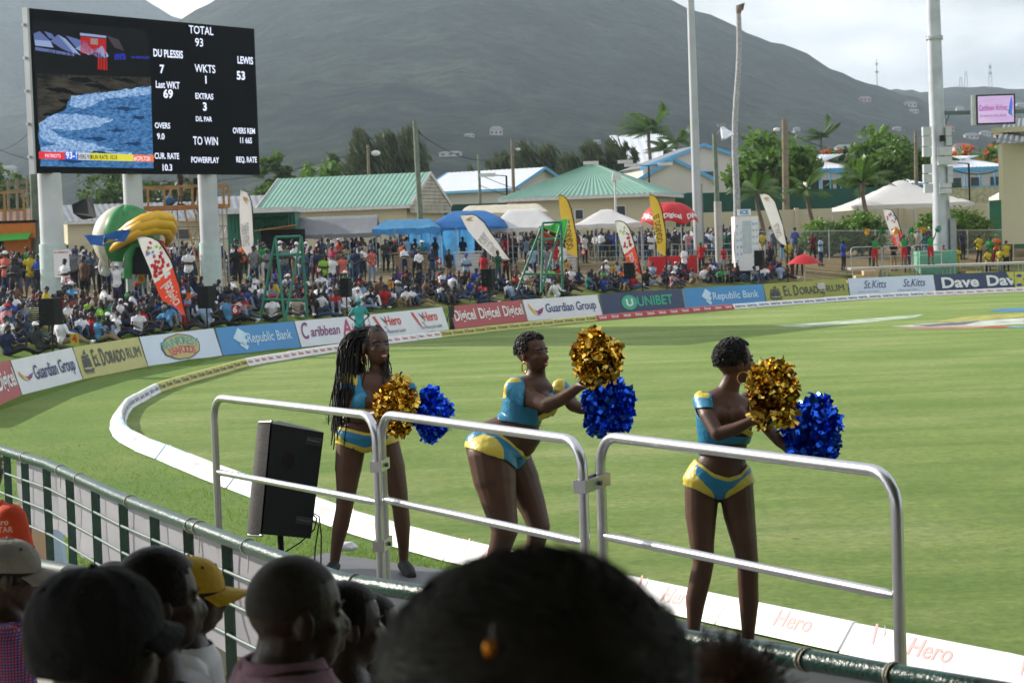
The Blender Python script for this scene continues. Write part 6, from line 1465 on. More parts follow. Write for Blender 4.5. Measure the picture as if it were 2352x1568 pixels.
# ---------------- crowd figures: a handful of poses, shared by every spectator
def V(*a): return Vector(a)
def pose_def(kind):
	if kind[0] == 's':     # standing, faces -Y, feet at z 0, 1.72 m
		J=dict(pel=V(0,0,.93),wai=V(0,0,1.08),che=V(0,-.01,1.30),nec=V(0,.01,1.46),hea=V(0,-.02,1.60),
                 sL=V(-.17,0,1.40),sR=V(.17,0,1.40),hL=V(-.09,0,.90),hR=V(.09,0,.90),kL=V(-.11,-.02,.50),kR=V(.11,-.01,.50),aL=V(-.12,.03,.09),aR=V(.12,.03,.09),tL=V(-.14,-.13,.04),tR=V(.14,-.13,.04))
		arms= {'s_down': (V(-.24,.02,1.13),V(-.23,-.07,.88),V(.24,.02,1.13),V(.23,-.07,.88)),'s_cross': (V(-.25,-.04,1.14),V(.08,-.19,1.18),V(.25,-.04,1.14),V(-.08,-.21,1.14)),
				's_hip': (V(-.34,.06,1.16),V(-.15,-.03,1.00),V(.34,.06,1.16),V(.15,-.03,1.00)),'s_phone': (V(-.25,-.05,1.15),V(-.08,-.27,1.26),V(.24,-.03,1.14),V(.10,-.26,1.20)),
				's_up': (V(-.28,-.02,1.66),V(-.30,-.05,1.94),V(.28,-.02,1.64),V(.34,-.05,1.90)),'s_clasp': (V(-.24,-.02,1.13),V(-.02,-.18,.98),V(.24,-.02,1.13),V(.02,-.19,.96)),
				's_child': (V(-.24,.02,1.13),V(-.2,-.17,1.0),V(.24,.02,1.13),V(.2,-.12,.92))}[kind]
		if kind in ('s_hip','s_phone'): J.update(kL=V(-.15,-.03,.5),aL=V(-.19,.03,.09),tL=V(-.25,-.11,.04),kR=V(.12,.0,.5))
	elif kind == 'g_knees':   # seated on the ground, knees up
		J=dict(pel=V(0,0,.13),wai=V(0,-.0,.28),che=V(0,-.05,.50),nec=V(0,-.07,.66),hea=V(0,-.11,.80),sL=V(-.17,-.05,.60),sR=V(.17,-.05,.60),hL=V(-.10,-.03,.12),hR=V(.10,-.03,.12),
                 kL=V(-.14,-.38,.45),kR=V(.13,-.36,.47),aL=V(-.13,-.62,.08),aR=V(.12,-.60,.08),tL=V(-.15,-.78,.05),tR=V(.14,-.77,.05)); arms=(V(-.24,-.26,.44),V(-.06,-.42,.42),V(.24,-.26,.44),V(.04,-.43,.40))
	elif kind == 'g_side':    # seated sideways, legs stretched towards +x
		J=dict(pel=V(0,0,.13),wai=V(-.02,0,.28),che=V(-.03,-.02,.50),nec=V(0,-.03,.66),hea=V(.04,-.05,.80),sL=V(-.15,.08,.60),sR=V(.11,-.11,.60),hL=V(.04,.08,.12),hR=V(.06,-.08,.12),
                 kL=V(.44,.02,.30),kR=V(.46,-.16,.22),aL=V(.80,-.08,.07),aR=V(.88,-.20,.06),tL=V(.93,-.14,.12),tR=V(1.0,-.24,.12)); arms=(V(-.20,.10,.36),V(.12,-.0,.30),V(.22,-.20,.38),V(.40,-.18,.34))
	elif kind == 'g_back':    # leaning back on one hand
		J=dict(pel=V(0,0,.13),wai=V(-.05,.03,.28),che=V(-.12,.06,.48),nec=V(-.13,.05,.63),hea=V(-.11,.02,.77),sL=V(-.25,.12,.57),sR=V(.02,-.02,.60),hL=V(.02,.07,.12),hR=V(.04,-.09,.12),
                 kL=V(.36,-.06,.42),kR=V(.42,-.24,.16),aL=V(.58,-.14,.08),aR=V(.80,-.34,.07),tL=V(.70,-.22,.05),tR=V(.92,-.40,.11)); arms=(V(-.36,.24,.32),V(-.40,.26,.06),V(.08,-.20,.38),V(.26,-.26,.34))
	elif kind == 'g_cross':
		J=dict(pel=V(0,0,.13),wai=V(0,.01,.28),che=V(0,-.03,.50),nec=V(0,-.05,.66),hea=V(0,-.08,.80),sL=V(-.17,-.03,.60),sR=V(.17,-.03,.60),hL=V(-.10,-.02,.12),hR=V(.10,-.02,.12),
                 kL=V(-.38,-.28,.22),kR=V(.38,-.28,.20),aL=V(.10,-.40,.07),aR=V(-.10,-.34,.09),tL=V(.22,-.40,.05),tR=V(-.22,-.36,.06)); arms=(V(-.26,-.16,.38),V(-.08,-.34,.28),V(.26,-.16,.38),V(.08,-.34,.26))
	J.update(eL=arms[0],wL=arms[1],eR=arms[2],wR=arms[3]); return J
def frame_at(d,fx):
	d=d.normalized(); x=Vector(fx); x=(x-d*x.dot(d)).normalized(); return x,d.cross(x)
def torso(mb,J,k=1.0,bust=0.0):
	fx=(J['sR']-J['sL']); hx=(J['hR']-J['hL']); P=[(J['pel']-(J['wai']-J['pel']).normalized()*.07,.13,.10,hx),(J['pel'],.165,.115,hx),(J['wai'].lerp(J['pel'],.35),.150,.105,hx),(J['wai'],.138,.098,fx),(J['wai'].lerp(J['che'],.5),.148,.105,fx),(J['che'],.165,.115,fx),
		(J['sL'].lerp(J['sR'],.5),.160,.088,fx),(J['nec']-(J['nec']-J['che']).normalized()*.02,.085,.065,fx),(J['nec']+(J['hea']-J['nec'])*.15,.058,.058,fx)]
	secs=[]
	for i,(c,rx,ry,xx) in enumerate(P):
		d=(P[min(i+1,len(P)-1)][0]-P[max(i-1,0)][0]); x,y=frame_at(d,xx); secs.append((c,x,y,rx*k,ry*k))
	ell_loft(mb,secs,16)
def crowd_body(kind,k=1.0):
	J=pose_def(kind); mb=MB(); torso(mb,J,k); capsule(mb,J['nec'],J['hea'],.055,.05,8)
	fwd=V(0,-1,0); add_head(mb,J['hea']+V(0,0,.015),.125,fwd,V(0,0,1),face=False); mb.ball(J['hea']+V(0,-.125,-.01),(.022,.03,.03),seg=6,rings=5)
	bones=[('head',J['nec']+V(0,0,.06),J['hea']+V(0,0,.08),1.0),('torso',J['wai'],J['nec']-V(0,0,.04),1.6),('torso',J['sL']*.8+J['sR']*.2,J['sR']*.8+J['sL']*.2,1.0),('pelvis',J['pel']+(J['hL']-J['pel'])*.3,J['pel']+(J['wai']-J['pel'])*.45,1.7)]
	for S in 'LR':
		capsule(mb,J['s' +S],J['e' +S],.052*k,.040*k,8); capsule(mb,J['e' +S],J['w' +S],.040*k,.028,8)
		hd=(J['w' +S]-J['e' +S]).normalized(); capsule(mb,J['w' +S],J['w' +S]+hd*.09,.03,.022,6); capsule(mb,J['w' +S]+hd*.02,J['w' +S]+hd*.06+V(0,-.03,.02),.014,.012,5)
		capsule(mb,J['h' +S],J['k' +S],.088*k,.058*k,10); capsule(mb,J['k' +S],J['a' +S],.056*k,.036,10,mid=[(.3,.058*k)]); capsule(mb,J['a' +S]-V(0,-.03,.03),J['t' +S],.042,.034,8)
		bones += [('uarm',J['s' +S],J['e' +S],.5),('farm',J['e' +S],J['w' +S]+hd*.1,.45),('thigh',J['h' +S],J['k' +S],.8),('shin',J['k' +S],J['a' +S]+V(0,0,.03),.6),('foot',J['a' +S]-V(0,0,.03),J['t' +S],.5)]
	me=remesh(mb,.026,2,'body_' +kind); me.materials.append(SKIN_D)
	B=[(n_,tuple(a),tuple(b),r_) for n_,a,b,r_ in bones]; c,lab,tt=label_faces(me,B); names=np.array([b[0] for b in B])[lab]
	G_= {}
	G_['tee']=shell(me,(names == 'torso') | ((names == 'uarm') & (tt < .62)) | ((names == 'pelvis')),.016,'tee_' +kind,WHITE)
	G_['vest']=shell(me,(names == 'torso') | (names == 'pelvis'),.012,'vest_' +kind,WHITE)
	G_['long']=shell(me,(names == 'torso') | (names == 'uarm') | ((names == 'farm') & (tt < .75)) | (names == 'pelvis'),.016,'shirt_' +kind,WHITE)
	G_['jeans']=shell(me,(names == 'pelvis') | (names == 'thigh') | (names == 'shin'),.012,'jeans_' +kind,WHITE)
	G_['shorts']=shell(me,(names == 'pelvis') | (names == 'thigh'),.014,'shorts_' +kind,WHITE)
	G_['shoes']=shell(me,names == 'foot',.008,'shoes_' +kind,WHITE)
	return me,G_,J['hea']+V(0,0,.015)
def hair_meshes():
	H= {}
	def mk(nm,fn,mats=1):
		q=MB(); fn(q); H[nm]=q.mesh(nm,[HAIRB]*mats)
	mk('short',lambda q: q.ball((0,.022,.038),(.092,.106,.096),seg=12,rings=8))
	mk('afro',lambda q: [q.ball((0,.03,.05),(.13,.13,.125),seg=12,rings=8)]+[q.ball((.11*math.cos(a),.03+.1*math.sin(a),.06+.07*math.sin(a*2.3)),.05,seg=6,rings=5) for a in [k*.9 for k in range(7)]])
	mk('bun',lambda q: (q.ball((0,.022,.036),(.092,.106,.095),seg=12,rings=8),q.ball((0,.08,.14),.05,seg=8,rings=6)))
	mk('long',lambda q: (q.ball((0,.025,.036),(.096,.11,.097),seg=12,rings=8),ell_loft(q,[((0,.08,.02),(1,0,0),(0,1,0),.085,.05),((0,.10,-.10),(1,0,0),(0,1,0),.11,.05),((0,.11,-.24),(1,0,0),(0,1,0),.09,.035)],10)))
	mk('cap',lambda q: (q.ball((0,.015,.052),(.097,.112,.085),seg=12,rings=8),q.prism([(-.07,-.07,.055),(.07,-.07,.055),(.055,-.17,.04),(-.055,-.17,.04)],(0,0,.012))))
	mk('hat',lambda q: (q.ball((0,.01,.055),(.096,.108,.09),seg=12,rings=8),q.tube([(0,0,.048),(0,0,.062)],.17,14)))
	return H
HAIR=hair_meshes()
POSES= {}
for kd in ['s_down','s_cross','s_hip','s_phone','s_up','s_clasp','g_knees','g_side','g_back','g_cross']: POSES[kd]=crowd_body(kd)
CLOTH= {'white': (.72,.72,.74),'cream': (.50,.45,.36),'grey': (.24,.25,.27),'black': (.012,.012,.014),'navy': (.015,.025,.08),'royal blue': (.02,.07,.40),'sky blue': (.10,.35,.62),'light blue': (.35,.48,.65),'turquoise': (.05,.38,.42),'dark green': (.01,.10,.05),'green': (.03,.32,.08),'lime green': (.30,.60,.06),'yellow': (.65,.50,.03),'orange': (.75,.16,.03),'coral': (.65,.16,.12),'red': (.50,.015,.02),'maroon': (.13,.01,.02),'pink': (.60,.25,.30),'magenta': (.45,.04,.24),'purple': (.14,.05,.26),'brown': (.17,.09,.06),'teal': (.01,.16,.17),'khaki': (.30,.22,.12),'denim': (.04,.08,.16),'pale denim': (.22,.30,.42),'charcoal': (.04,.042,.048)}
CM= {k: M('cloth_' +k.replace(' ','_'),v if v[2] > .5 and v[0] > .5 else tuple(x_*.78 for x_ in v),.85,var=.18,scale=7,bump=.25,bscale=12) for k,v in CLOTH.items()}
def stripes_mat(name,c1,c2,freq=30):
	mt=bpy.data.materials.new(name); mt.use_nodes=True; t=mt.node_tree; b=t.nodes['Principled BSDF']; b.inputs['Roughness'].default_value=.85; tcn=t.nodes.new('ShaderNodeTexCoord'); w=t.nodes.new('ShaderNodeTexWave'); w.bands_direction='Z'; w.inputs['Scale'].default_value=freq/6.28
	r_=t.nodes.new('ShaderNodeValToRGB'); r_.color_ramp.elements[0].position=.48; r_.color_ramp.elements[1].position=.52; r_.color_ramp.elements[0].color=c1+(1,); r_.color_ramp.elements[1].color=c2+(1,); t.links.new(tcn.outputs['Object'],w.inputs[0]); t.links.new(w.outputs[1],r_.inputs[0]); t.links.new(r_.outputs[0],b.inputs['Base Color']); return mt
CM['green and white striped']=stripes_mat('cloth_green_stripe',(.65,.68,.65),(.03,.30,.08)); CM['blue and white striped']=stripes_mat('cloth_blue_stripe',(.6,.65,.7),(.05,.15,.45)); CM['black and yellow striped']=stripes_mat('cloth_black_stripe',(.5,.5,.3),(.01,.01,.01))
LANDM=[(60,'below the bar stall'),(131,'by the left column'),(250,'before the inflatable cap'),(385,'by the nearest banner'),(470,'below the camera platform'),(566,'by the upright white banner'),(650,'by the left green frame'),(760,'below the grey tent'),(880,'below the blue canopy'),(990,'beside the plywood counter'),(1090,'below the big blue tent'),(1170,'by the leaning banner'),(1245,'by the right green frame'),(1310,'by the left yellow banner'),(1395,'below the white peaked tent'),(1450,'by the middle red banner'),(1520,'by the right yellow banner'),(1590,'below the red dome tent'),(1660,'left of the ice stall'),(1715,'before the ice stall'),(1775,'right of the ice stall'),(1840,'by the red parasol'),(1920,'left of the stage steps'),(2010,'behind the stage steps'),(2080,'behind the far stage'),(2180,'by the light mast'),(2290,'by the yellow hoardings')]
persons=[]; used_labels= {}
SHORT=lambda t_: ' '.join(t_.split()[:16])
def spectator(px,py,pose,shirt,legs,hair='short',haircol=None,top='tee',skin=None,scale=1.0,rz=None,bottom='jeans',label=None,group='spectators on the grass bank',pos=None,cat='person',shoes='black'):
	me,G_,hp=POSES[pose]; p=on_bank(px,py) if pos is None else Vector(pos)
	if rz is None: rz=math.atan2(-p.x,p.y)*-1*0+random.uniform(-.5,.9)
	root=bpy.data.objects.new('person',me); COL.objects.link(root); root.location=p; root.rotation_euler=(0,0,rz); root.scale=(scale,)*3
	sk=skin or random.choice([SKIN_D,SKIN_D,SKIN_D,SKIN_M]); root.material_slots[0].link='OBJECT'; root.material_slots[0].material=sk
	shared('shirt',G_[top],root,mat=CM[shirt]); shared('trousers' if bottom == 'jeans' else 'shorts',G_[bottom],root,mat=CM[legs]); shared('shoes',G_['shoes'],root,mat=CM[shoes])
	hc=haircol; hm=HAIRB if hc is None else (CM[hc] if hc in CM else hc)
	shared('hair' if hair not in ('cap','hat') else hair,HAIR[hair],root,loc=hp,rz=random.uniform(-.4,.4),mat=hm)
	root['category']=cat; root['group']=group
	if label: root['label']=label; return root
	sit=pose[0] == 'g'; lm=min(LANDM,key=lambda q: abs(q[0]-px))[1]
	hd= {'short': '','afro': 'afro','bun': 'hair bun','long': 'long hair','cap': (hc or 'black')+' cap','hat': (hc or 'white')+' hat'}[hair]
	act= {'s_down': 'standing','s_cross': 'standing arms crossed','s_hip': 'standing hands on hips','s_phone': 'standing forearms raised','s_up': 'standing arms up','s_clasp': 'standing hands clasped','g_knees': 'seated knees up','g_side': 'seated legs stretched','g_back': 'seated leaning back','g_cross': 'seated cross legged'}[pose]
	root['_d']=0; del root['_d']
	desc=[act,shirt+ {'tee': ' shirt','vest': ' vest','long': ' long sleeves'}[top]]; persons.append((root,px,py,act,shirt+ {'tee': ' shirt','vest': ' vest','long': ' sleeves'}[top],hd,lm)); return root
SH=['white']*13+['grey']*4+['black']*9+['navy']*6+['charcoal']*3+['royal blue']*3+['sky blue']*2+['light blue']*2+['red']*4+['maroon','coral','orange','pink','green','green','dark green','lime green','yellow','yellow','cream','brown','purple','teal','charcoal','charcoal','grey','navy','green and white striped','blue and white striped','black and yellow striped']
LG=['denim']*5+['black']*4+['charcoal']*3+['navy']*3+['khaki','pale denim','pale denim','grey','white']
HR_=['short']*9+['cap']*4+['afro']+['bun']*2+['long']*2+['hat']
CAPC=['black','black','navy','red','white','grey','royal blue','green','purple','turquoise']
rs=random.Random(11)
def rnd(px,py,sit,small=1.0):
	hair=rs.choice(HR_); hc=rs.choice(CAPC) if hair == 'cap' else ('white' if hair == 'hat' else None); bt='jeans' if rs.random() < .68 else 'shorts'
	pose=rs.choice(['g_knees','g_knees','g_side','g_side','g_back','g_cross']) if sit else rs.choice(['s_down','s_down','s_cross','s_cross','s_hip','s_phone','s_clasp','s_down'])
	sc_=rs.uniform(.94,1.06)*small
	return spectator(px,py,pose,rs.choice(SH),rs.choice(LG),hair,hc,top=rs.choice(['tee']*5+['vest','long']),scale=sc_,rz=rs.uniform(-.6,.9) if not sit else rs.uniform(-.5,.7),bottom=bt,shoes=rs.choice(['black','black','white','brown']))
def feet_ok(lst,px,py,dx,dy):
	return all(abs(px-a) > dx or abs(py-b) > dy for a,b in lst)
def scatter(n,x0,x1,yf0,yf1,sit,dx,dy,small=1.0):
	"""yf0, yf1: functions of px giving the band of foot positions"""
	got=[]; tries=0
	while len(got) < n and tries < n*60:
		tries += 1; px=rs.uniform(x0,x1); a,b=yf0(px),yf1(px); py=rs.uniform(min(a,b),max(a,b))
		if feet_ok(got+[(q[1],q[2]) for q in persons[-160:]],px,py,dx,dy): got.append((px,py)); rnd(px,py,sit,small)
I=lambda pts: (lambda x: float(np.interp(x,[p[0] for p in pts],[p[1] for p in pts])))
FTOP=I([(0,830),(164,800),(312,778),(490,757),(671,740),(1032,708),(1373,682),(1749,657),(2142,635),(2352,624)])   # top of the boards
# --- standing rows along the top of the bank
scatter(66,0,700,I([(0,645),(350,632),(700,612)]),I([(0,705),(350,690),(560,672),(700,660)]),False,15,8,1.08)
scatter(32,640,1010,I([(640,610),(1010,606)]),I([(640,650),(1010,626)]),False,15,8)
scatter(20,1000,1290,I([(1000,602),(1290,598)]),I([(1000,614),(1290,610)]),False,15,6)
scatter(24,1290,1640,I([(1290,590),(1640,586)]),I([(1290,606),(1640,600)]),False,15,6)
scatter(10,1640,1830,I([(1640,585),(1830,580)]),I([(1640,600),(1830,592)]),False,15,6)
# --- seated on the slope
scatter(52,0,560,I([(0,722),(560,690)]),lambda x: FTOP(x)-2,True,20,9,1.12)
scatter(38,540,960,I([(540,690),(760,672),(960,652)]),lambda x: FTOP(x)-4,True,18,8,1.1)
scatter(14,930,1250,I([(930,660),(1250,655)]),lambda x: FTOP(x)-3,True,22,8)
scatter(22,1250,1560,I([(1250,640),(1560,628)]),lambda x: FTOP(x)-3,True,19,7)
scatter(12,1540,1800,I([(1540,632),(1800,622)]),lambda x: FTOP(x)-3,True,20,7)
# --- the rest of the crowd, standing behind and between the ones built singly, as one mass
def low_body(kind):
	J=pose_def(kind); mb=MB(); torso(mb,J); capsule(mb,J['nec'],J['hea'],.055,.05,8); add_head(mb,J['hea']+V(0,0,.015),.125,V(0,-1,0),V(0,0,1),face=False)
	bones=[('head',J['nec']+V(0,0,.06),J['hea']+V(0,0,.08),1.0),('torso',J['wai'],J['nec']-V(0,0,.04),1.6),('pelvis',J['pel']+(J['hL']-J['pel'])*.3,J['pel']+(J['wai']-J['pel'])*.45,1.7)]
	for S in 'LR':
		capsule(mb,J['s' +S],J['e' +S],.06,.05,8); capsule(mb,J['e' +S],J['w' +S],.05,.04,8); capsule(mb,J['h' +S],J['k' +S],.095,.065,10); capsule(mb,J['k' +S],J['a' +S],.062,.045,10)
		bones += [('uarm',J['s' +S],J['e' +S],.5),('farm',J['e' +S],J['w' +S],.45),('thigh',J['h' +S],J['k' +S],.8),('shin',J['k' +S],J['a' +S],.6)]
	me=remesh(mb,.05,1,'low'); B=[(n_,tuple(a),tuple(b),r_) for n_,a,b,r_ in bones]; c,lab,tt=label_faces(me,B); names=[B[l_][0] for l_ in lab]
	part_=[0 if n_ in ('farm',) else (1 if n_ in ('torso','uarm') else (2 if n_ in ('pelvis','thigh','shin') else 0)) for n_ in names]
	hz_=J['hea'].z; part_=[3 if (n_ == 'head' and (c[i][2] > hz_+.05 or (c[i][1] > .04 and c[i][2] > hz_-.03))) else part_[i] for i,n_ in enumerate(names)]
	return [v.co.copy() for v in me.vertices],[tuple(p.vertices) for p in me.polygons],part_
LOWB= {k: low_body(k) for k in ('s_down','s_cross','s_clasp','g_knees','g_side')}
MCOL=['white','grey','black','navy','royal blue','sky blue','red','maroon','coral','green','yellow','brown','cream','charcoal','denim','khaki']
cmats=[SKIN_D,HAIRB]+[CM[c_] for c_ in MCOL]; qm=MB()
def mass(n,x0,x1,f0,f1,sit):
	for _ in range(n):
		px=rs.uniform(x0,x1); a,b=f0(px),f1(px); p=on_bank(px,rs.uniform(min(a,b),max(a,b))); kd=rs.choice(('g_knees','g_side')) if sit else rs.choice(('s_down','s_cross','s_clasp')); vs_,fs_,pp=LOWB[kd]
		an=rs.uniform(-.6,.9); ca,sa=math.cos(an),math.sin(an); k=rs.uniform(.95,1.08); base_=len(qm.v); sh_=2+rs.choice([0,0,0,0,1,1,2,2,2,2,3,3,3,4,6,7,11,13,13,14]); lg_=2+rs.choice([2,3,13,14,14,15])
		hat_=1 if rs.random() < .75 else 2+rs.choice([0,2,6,4])
		qm.v.extend([(p.x+(v.x*ca-v.y*sa)*k,p.y+(v.x*sa+v.y*ca)*k,p.z+v.z*k) for v in vs_]); qm.f.extend([[base_+i for i in f_] for f_ in fs_]); qm.m.extend([(0,sh_,lg_,hat_)[t_] for t_ in pp]); qm.sm.extend([True]*len(fs_))
mass(105,0,700,I([(0,628),(350,618),(700,600)]),I([(0,690),(350,676),(700,650)]),False)
mass(75,690,1300,I([(690,600),(1300,588)]),I([(690,630),(1010,612),(1300,600)]),False)
mass(30,1300,1680,I([(1300,584),(1680,578)]),I([(1300,600),(1680,594)]),False)
mass(100,0,760,I([(0,700),(760,665)]),lambda x: FTOP(x)-12,True)
mass(22,760,960,I([(760,670),(960,660)]),lambda x: FTOP(x)-8,True); mass(14,1280,1560,I([(1280,645),(1560,632)]),lambda x: FTOP(x)-8,True)
mass(34,940,1290,I([(940,655),(1290,640)]),lambda x: FTOP(x)-8,True); mass(26,1540,1800,I([(1540,632),(1800,622)]),lambda x: FTOP(x)-8,True); mass(60,980,1700,I([(980,596),(1700,582)]),I([(980,612),(1300,604),(1700,596)]),False); mass(16,700,1000,I([(700,650),(1000,634)]),I([(700,664),(1000,648)]),False)
qm.build('crowd',cmats,label='dense crowd of spectators filling the gaps on the grass bank',cat='crowd',kind='stuff')
# --- hand placed people
S_=spectator
S_(1073,663,'s_cross','light blue','maroon','cap','royal blue',bottom='shorts',shoes='charcoal'); S_(1033,652,'s_down','black','khaki','short',bottom='shorts'); S_(1112,660,'s_down','red','pale denim','short'); S_(1163,652,'s_cross','maroon','black','long'); S_(1145,655,'s_phone','dark green','denim','short')
S_(1225,640,'s_down','light blue','navy','short'); S_(1258,645,'s_down','grey','grey','bun'); S_(1278,630,'s_down','red','grey','cap','red'); S_(1296,634,'s_up','white','black','short'); S_(1316,610,'s_cross','white','black','short')
S_(856,650,'s_hip','coral','pale denim','bun'); S_(790,668,'s_down','coral','charcoal','short'); S_(745,672,'s_cross','lime green','black','short'); S_(765,672,'s_down','white','black','cap','royal blue'); S_(812,655,'s_cross','turquoise','navy','cap','black',bottom='shorts')
S_(1498,604,'s_cross','white','denim','cap','black'); S_(1532,605,'s_down','grey','black','cap','black'); S_(1470,595,'s_down','black','khaki','short'); S_(1573,640,'s_phone','white','navy','bun',top='long'); S_(1612,628,'s_down','red','black','cap','green'); S_(1640,600,'s_clasp','light blue','denim','cap','grey'); S_(1670,598,'s_down','dark green','denim','short'); S_(1663,622,'s_phone','red','pale denim','short',bottom='shorts',scale=.8)
S_(1704,610,'s_down','orange','charcoal','short'); S_(1752,597,'s_clasp','yellow','white','short'); S_(1770,632,'s_down','black','denim','cap','red'); S_(1800,600,'s_down','navy','sky blue','short'); S_(1812,622,'s_clasp','yellow','khaki','cap','grey'); S_(1868,602,'s_phone','maroon','black','short'); S_(1886,611,'s_phone','light blue','navy','short'); S_(1905,590,'s_down','grey','navy','cap','black'); S_(1938,621,'s_cross','royal blue','black','short')
S_(1838,632,'s_phone','charcoal','black','short'); S_(1820,640,'s_clasp','black','maroon','bun',scale=.85); S_(1787,558,'s_down','white','black','short')
S_(2003,604,'s_cross','black','black','short',pos=on_bank(2003,612)); S_(2053,622,'s_cross','black','khaki','short',skin=SKIN_L,bottom='shorts'); S_(2085,622,'s_down','charcoal','denim','short'); S_(2110,592,'s_down','cream','charcoal','cap','red'); S_(2128,600,'s_hip','teal','pale denim','short'); S_(2212,596,'s_down','navy','black','short'); S_(2168,618,'s_down','red','black','short',scale=.8); S_(2188,612,'s_down','red','charcoal','short',scale=.75)
S_(2200,628,'s_phone','yellow','yellow','short',scale=.9); S_(2250,606,'s_hip','yellow','black','bun'); S_(2275,612,'s_phone','green','red','cap','black'); S_(2290,606,'s_phone','orange','charcoal','cap','green'); S_(2318,604,'s_phone','orange','black','short'); S_(2270,634,'s_clasp','yellow','black','cap','black',scale=.9); S_(2298,630,'s_clasp','yellow','grey','short',scale=.9); S_(2312,622,'s_down','yellow','black','short'); S_(2318,567,'s_down','navy','black','short'); S_(2335,565,'s_down','black','black','short')
S_(1990,535+25,'s_down','charcoal','black','short',scale=.95); S_(2062,560,'s_down','black','black','short'); S_(2075,560,'s_down','maroon','black','short')
for (px,py,sh,hr,hc,cc) in [(155,712,'red','short','brown','red shirt'),(187,722,'yellow','short','khaki','yellow shirt'),(213,728,'black','bun','cream','black shirt'),(238,722,'green','long','cream','green shirt')]:
	S_(px,py+22,'g_knees',sh,'charcoal',hr,hc,skin=SKIN_L,bottom='shorts',rz=.3,label='fair skinned spectator in %s among four visitors right of the left loudspeaker' % cc)
S_(228,768+18,'g_side','sky blue','khaki','cap','black',rz=-.2); S_(270,775,'g_side','white','navy','short',rz=-.1); S_(330,762,'g_side','red','navy','short',rz=0); S_(390,752,'g_knees','sky blue','grey','cap','grey',rz=.5); S_(562,738,'g_knees','pink','pale denim','short',top='vest',rz=0)
flagman=S_(268,635,'s_up','white','navy','cap','white',pos=Vector((X(262,81),81,bank_z(X(262,81),81))),scale=1.0,rz=0); 
S_(417,470,'s_phone','charcoal','khaki','cap','grey',pos=Vector((X(417,DY+.6),DY+.6,zd+.12)) if False else Vector((X(416,95.6,470),95.6,D(420,478,95).z+.13)),bottom='shorts',rz=1.2,label='camera operator in dark shirt and cap on the timber deck',group='')
fp=G(828,806); S_(828,800,'s_hip','turquoise','navy','cap','turquoise',pos=fp,label='fielder in turquoise shirt and cap standing hands on hips before the airline board',scale=1.06,rz=.2,group='')
for (px,py,lab) in [(1987+23,604,'left dancer in red shorts on the far stage'),(2077,602,'middle dancer in red shorts on the far stage'),(2138,600,'right dancer in red shorts next to the light mast')]:
	pz=Vector((X(px,114.3,py),114.3,D(2150,609,113.5).z+.015)); o_=S_(px,py,'s_up','green','red','long',pos=pz,bottom='shorts',top='vest',label=lab,group='dancers on the far stage',skin=SKIN_M,rz=.2)
	for (dx,cn,lb) in ((-.42,'gold','gold'),(.42,'deep_green','green')):
		q=MB(); c_=pz+Vector((dx,-.05,1.95)); rng=np.random.RandomState(int(px+dx*10))
		for k in range(120):
			d_=rng.normal(size=3); d_ /= np.linalg.norm(d_); p_=np.array(c_)+d_*rng.uniform(.08,.20); e1=rng.normal(size=3)*.03; e2=rng.normal(size=3)*.03; q.add([p_-e1,p_+e2,p_+e1,p_-e2],[(0,1,2,3)])
		q.build('pompom',M('foil_' +cn,(.75,.42,.03) if cn == 'gold' else (.01,.20,.06),.3,metal=.7),label='%s pompom held up by the %s' % (lb,lab),cat='pompom',origin=c_)
for k,(px,py,c1,tx) in enumerate([(165,700,'red','9'),(283,640,'red','4'),(178,812,'yellow','4'),(330,690,'yellow','6'),(735,662,'red','6'),(545,765,'red','6'),(1010,640,'red','4'),(1305,650,'yellow','6'),(1340,615,'red','6'),(1225,590,'red','4'),(1620,600,'red','4'),(60,640,'yellow','6'),(320,640,'red','6'),(900,700,'yellow','4'),(1410,660,'yellow','6')]):
	p=on_bank(px,py); p=p+Vector((0,-.35,.9 if k not in (2,) else .5)); fr2=Frame(p,(1,0,.15*math.sin(k*7)),(-.15*math.sin(k*7),0,1),(0,-1,0)); q=MB(); q.box(p,(.28,.012,.36)); q.text(tx,fr2,0,-.10,.24,1,c=.012,bold=.03)
	q.build('score_card',[CM[c1],P_WHITE if c1 == 'red' else P_RED],label='%s card with a %s held up %s' % (c1,tx,min(LANDM,key=lambda q_: abs(q_[0]-px))[1]),cat='card',group='cards held by spectators',origin=p)
by= {}
for (o,px,py,act,shirt,hd,lm) in persons:
	base=act+' in ' +shirt+((' and ' +hd) if hd else '')
	by.setdefault((base,lm),[]).append((px,py,o))
for (base,lm),L_ in by.items():
	L_.sort(key=lambda q_: q_[0])
	for i,(px,py,o) in enumerate(L_):
		w='' 
		if len(L_) > 1: w=(['left one','right one'] if len(L_) == 2 else ['leftmost','second from left','third from left','fourth from left','fifth from left','sixth from left'])[min(i,5)]+', '
		o['label']=SHORT(w+base+', ' +lm)
print('PERSONS',len([o for o in bpy.data.objects if o.name.startswith('person')]))

